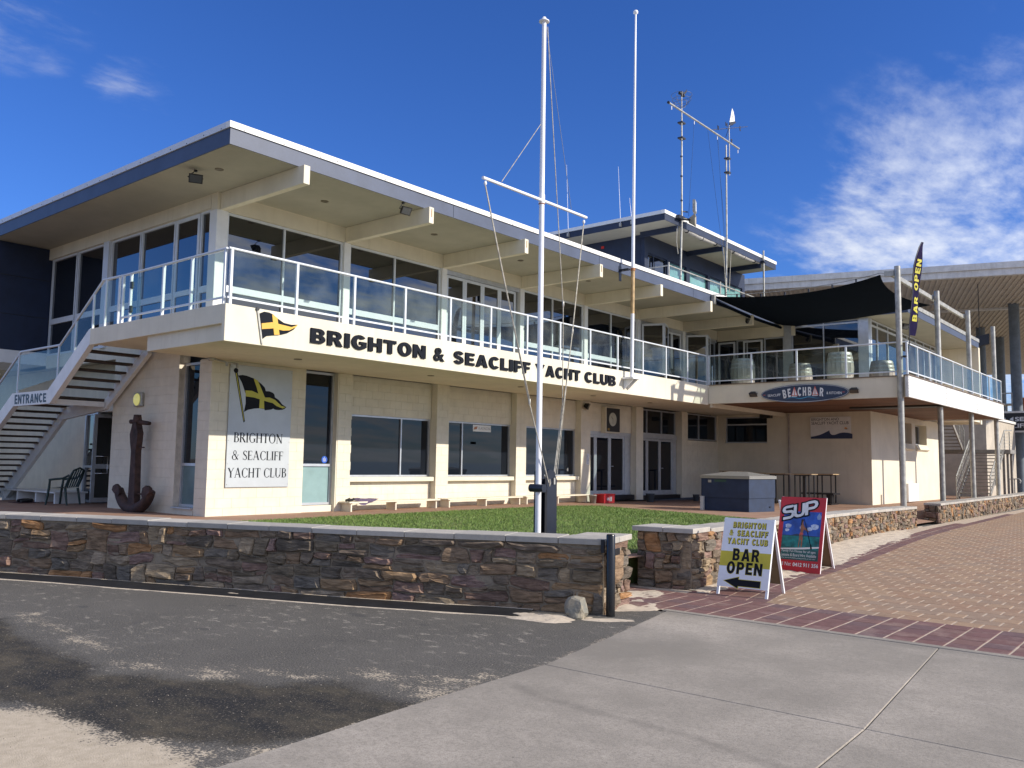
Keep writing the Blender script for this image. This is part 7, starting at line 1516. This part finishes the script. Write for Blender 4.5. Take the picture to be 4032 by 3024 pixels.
for y, nm in ((8.25, 'a'), (9.65, 'b')):
    R2_ = thing('stair_railing', 'steel wire railing on the sunny side of the lower stair flight' if nm == 'a' else 'steel wire railing on the wall side of the lower stair flight', 'railing', (44, y, .3), 'stair railings')
    MB().tube([(44.0, y, 1.30), (47.7, y, 3.55)]+([(48.9, y-.1, 3.6)] if nm == 'a' else []), .028, 8).build('handrail', GALV, R2_)
    for k in range(5): MB().tube([(44.0, y, .50+k*.16), (47.7, y, 2.75+k*.16)]+([(48.9, y-.1, 2.8+k*.16)] if nm == 'a' else []), .010, 5).build('wire', GALV, R2_)
    for x, zb_ in ((44.0, .2), (45.2, .9), (46.4, 1.65), (47.65, 2.4))+(((48.9, 2.5),) if nm == 'a' else ()): MB().box(x-.02, x+.02, y-.02, y+.02, zb_, (1.28+min(3.7, x-44)*.608)).build('post', GALV, R2_)
R3 = thing('stair_railing', 'steel wire railing of the upper stair flight', 'railing', (46, 10, 2.6), 'stair railings')
MB().tube([(47.7, 10.05, 3.6), (44.6, 9.95, 5.2)], .028, 8).build('handrail', GALV, R3)
for k in range(5): MB().tube([(47.7, 10.05, 2.85+k*.15), (44.6, 9.95, 4.4+k*.15)], .010, 5).build('wire', GALV, R3)
for x in (47.7, 46.7, 45.7): MB().box(x-.02, x+.02, 10.02, 10.06, 2.6+(47.7-x)*.51, 3.6+(47.7-x)*.51).build('post', GALV, R3)
bxp('wall', M('rendered_wall', (.50, .44, .36), .85, .08, 1.5, .002, 60), (50, 50.3, 9.50, 17, .0, 4.25), parent=None) if False else None
SW = thing('side_building', 'beige rendered block standing behind the steel stair', 'building', (50, 9.5, 0)); MB().box(50, 58, 9.48, 20, -.1, 4.3).build('wall', M('rendered_wall', (.50, .44, .36), .85, .08, 1.5, .002, 60), SW); MB().box(49.9, 58.1, 9.4, 20, 4.31, 4.45).build('parapet', WHITEOLD, SW)
HR = thing('hoop_handrail', 'small bent steel handrail at the far right behind the low wall', 'railing', (47, 7.8, .1)); MB().tube([(47, 8.0, .1), (47, 8.0, 1.2), (47, 7.6, 1.22), (47, 7.52, 1.12), (47, 7.56, 1.02)], .03, 8).build('hoop_tube', GALV, HR); MB().tube([(47, 7.78, .1), (47, 7.78, 1.2)], .03, 8).build('post', GALV, HR)
# ================================================================ NEIGHBOURING CLUB HOUSE
NB = thing('surf_club_building', 'neighbouring club house with a huge flat pale roof and ribbed underside at the far right', 'building', (60, 10, 0))
RIB = M('ribbed_soffit', (.62, .56, .47), .7, .06, 1.5)
ea, eb = Vector((48.06, 18.52, 12)), Vector((52.4, 4.6, 12)); dx_ = (eb-ea).normalized(); nr = Vector((-dx_.y, dx_.x, 0)); nr = nr if nr.x > 0 else -nr
ea2 = ea-dx_*12; eb2 = eb+dx_*10
def nbp(s, t, z): q = ea2+dx_*s+nr*t; return (q.x, q.y, z)
LN = (eb2-ea2).length
MB().add([nbp(0, 0, 12.02), nbp(LN, 0, 12.02), nbp(LN, 55, 12.02), nbp(0, 55, 12.02), nbp(0, 0, 12.5), nbp(LN, 0, 12.5), nbp(LN, 55, 12.5), nbp(0, 55, 12.5)], [(0, 3, 2, 1), (4, 5, 6, 7), (0, 1, 5, 4), (1, 2, 6, 5), (2, 3, 7, 6), (3, 0, 4, 7)]).build('roof', RIB, NB)
rb = MB()
for (t0, t1) in ((.3, 10.6), (11.2, 54)):
    s = .2
    while s < LN:
        a = nbp(s, t0, 11.97); b_ = nbp(s+.10, t0, 11.97); c_ = nbp(s+.10, t1, 11.97); d_ = nbp(s, t1, 11.97); rb.add([a, b_, c_, d_]+[(q[0], q[1], 12.019) for q in (a, b_, c_, d_)], [(0, 3, 2, 1), (0, 1, 5, 4), (2, 3, 7, 6), (1, 2, 6, 5), (3, 0, 4, 7)]); s += .28
rb.build('soffit_rib', RIB, NB, kind='stuff')
for (t0, t1, z0_, z1_, m__) in ((-.12, .2, 11.93, 12.28, WHITEOLD), (-.22, .1, 12.285, 12.62, WHITEOLD), (10.65, 11.15, 11.9, 12.015, WHITEOLD)):
    MB().add([nbp(0, t0, z0_), nbp(LN, t0, z0_), nbp(LN, t1, z0_), nbp(0, t1, z0_), nbp(0, t0, z1_), nbp(LN, t0, z1_), nbp(LN, t1, z1_), nbp(0, t1, z1_)], [(0, 3, 2, 1), (4, 5, 6, 7), (0, 1, 5, 4), (1, 2, 6, 5), (2, 3, 7, 6), (3, 0, 4, 7)]).build('fascia', m__, NB)
COLB = M('blue_grey_column', (.15, .18, .21), .55, .1, 3)
for (x, y) in ((60.8, 9.75), (75.6, 13.15), (69.7, 13.35)): MB().cyl((x, y, -.2), (x, y, 12.02), .30, n=24).build('column', COLB, NB)
MB().box(58.2, 75, 1, 9.0, 5.15, 5.35).build('floor_slab', WHITEOLD, NB) if False else MB().box(60, 78, 6, 14, 4.35, 5.15).build('floor_slab', M('slab_beige', (.33, .28, .21), .8, .1), NB)
for y in (10.58, 9.9, 9.2, 7.6): MB().box(59.97, 60.03, y-.035, y+.035, 5.1, 6.36).build('rail_post', GALV, NB)
MB().box(59.96, 60.04, 9.88, 10.6, 6.31, 6.38).build('handrail', GALV, NB); MB().box(59.96, 60.04, 6, 9.2, 6.31, 6.38).build('handrail', GALV, NB)
NS = thing('club_sign', 'black sign with white arrow and the words SEACLIFF LIFE SAVING on the neighbouring club house', 'sign', (58, 9, 4)); fn = FY(58.4)
MB().fbox(fn, -11.2, -4.0, 3.98, 5.02, -.06, 0).build('panel', M('sign_black', (.012, .014, .020), .45), NS); MB().fbox(fn, -11.25, -3.9, 5.03, 5.14, -.1, .02).build('frame', WHITEOLD, NS); MB().fbox(fn, -11.25, -3.9, 3.87, 3.97, -.1, .02).build('frame', WHITEOLD, NS)
mb = MB(); mb.prism(fn, [(-9.80, 4.66), (-9.60, 4.80), (-9.60, 4.52)], .001, .01); text_into(mb, fn, 'SEACLIFF SURF', -9.52, -6.3, 4.53, 4.79, .006, .03); text_into(mb, fn, 'LIFE SAVING CLUB', -9.62, -5.9, 4.14, 4.40, .006, .03); text_into(mb, fn, 'Seacliff', -11.1, -10.0, 4.35, 4.75, .006, .02, shear=.3)
mb.prism(fn, [(-10.85, 4.05), (-10.05, 4.2), (-10.1, 4.3), (-10.8, 4.16)], .001, .006); mb.build('lettering', WP_, NS)
NL = thing('hanging_floodlight', 'dark square floodlight hanging under the huge neighbouring roof', 'floodlight', (55, 11, 9)); q = Vector((53.0, 10.2, 8.72)); f_ = Fr(q, (.45, -.85, .15), (.1, .2, 1)); mb = MB(); mb.prism(f_, [(-.52, -.32), (.42, -.22), (.55, .36), (-.20, .30)], -.1, .1); mb.build('lamp_housing', BLACK, NL); MB().tube([(53.0, 10.2, 8.9), (53.0, 10.2, 11.97)], .02, 6).build('hanger', BLACK, NL)
TB = thing('terrace_table', 'pale terrace table with chairs behind the rail of the neighbouring club house', 'table', (61.5, 10.3, 5.15)); MB().cbox(61.2, 62.4, 9.95, 11.2, 5.72, 5.80, c=.01).build('tabletop', WHITEOLD, TB); MB().cyl((61.8, 10.5, 5.15), (61.8, 10.5, 5.72), .05).build('leg', GALV, TB)
TC = thing('orange_panel', 'orange timber panel behind the neighbouring terrace at the right edge', 'panel', (66, 9.6, 5.1)); MB().box(66, 66.2, 8.4, 10.35, 5.15, 6.5).build('board', M('orange_board', (.45, .14, .04), .6, .2, 2), TC)
# shrubs on the slope behind the stair
SL = MB(); n = 24; vs = []
for i in range(n+1):
    for j in range(n+1): x = 55+i*1.4; y = 2+j*.9; h = max(0, (x-62)*.12)*(.7+.4*smooth_noise(x, y, 0, .2)); vs.append((x, y, -.05+h*.45))
SL.add(vs, [(i*(n+1)+j, (i+1)*(n+1)+j, (i+1)*(n+1)+j+1, i*(n+1)+j+1) for i in range(n) for j in range(n)], True); struct(SL.build('slope', M('slope_earth', (.20, .15, .10), .95, .3, .6, .02, 10)))
LEAF = rnd_mat('shrub_leaf', [(.030, .055, .018), (.045, .07, .022), (.022, .04, .016), (.06, .08, .03)], .6, 0, 30, var=.3, noise_scale=4)
for si, (sx, sy_, sh) in enumerate(((64, 10.2, 2.9), (64.5, 12.2, 2.6), (66, 8.3, 1.9), (66.5, 13.8, 2.8))):
    SH = thing('shrub', ('dark green shrub under the black sign of the neighbouring club', 'dark green shrub just left of the blue-grey column base', 'low green shrub on the slope right of the column', 'dark green shrub deepest behind the steel stair')[si], 'shrub', (sx, sy_, 0), 'shrubs behind the steel stair')
    MB().tube([(sx, sy_, -.1), (sx+.1, sy_, sh*.6)], [.09, .03], 6).build('stem', DARKWOOD, SH); mb = MB(); k = 0
    for q in range(4200):
        a, e_ = rng.uniform(0, 6.283), rng.uniform(-.2, 1.5); rr_ = rng.uniform(.45, 1)**.6*(1+.35*smooth_noise(math.cos(a)*2, math.sin(a)*2, e_*2+si, 1)); p = Vector((sx+1.35*rr_*math.cos(a)*math.cos(e_), sy_+1.15*rr_*math.sin(a)*math.cos(e_), .2+sh*rr_*math.sin(max(0, e_)+.1))); s_ = rng.uniform(.05, .11); d1_ = Vector((rng.gauss(0, 1), rng.gauss(0, 1), rng.gauss(0, 1))).normalized()*s_; d2_ = Vector((rng.gauss(0, 1), rng.gauss(0, 1), rng.gauss(0, 1))).normalized()*s_*.6
        mb.add([p-d1_, p+d2_, p+d1_, p-d2_], [(0, 1, 2, 3)], False, rng.uniform(.01, .99))
    mb.build('foliage', LEAF, SH)
bpy.context.view_layer.update()
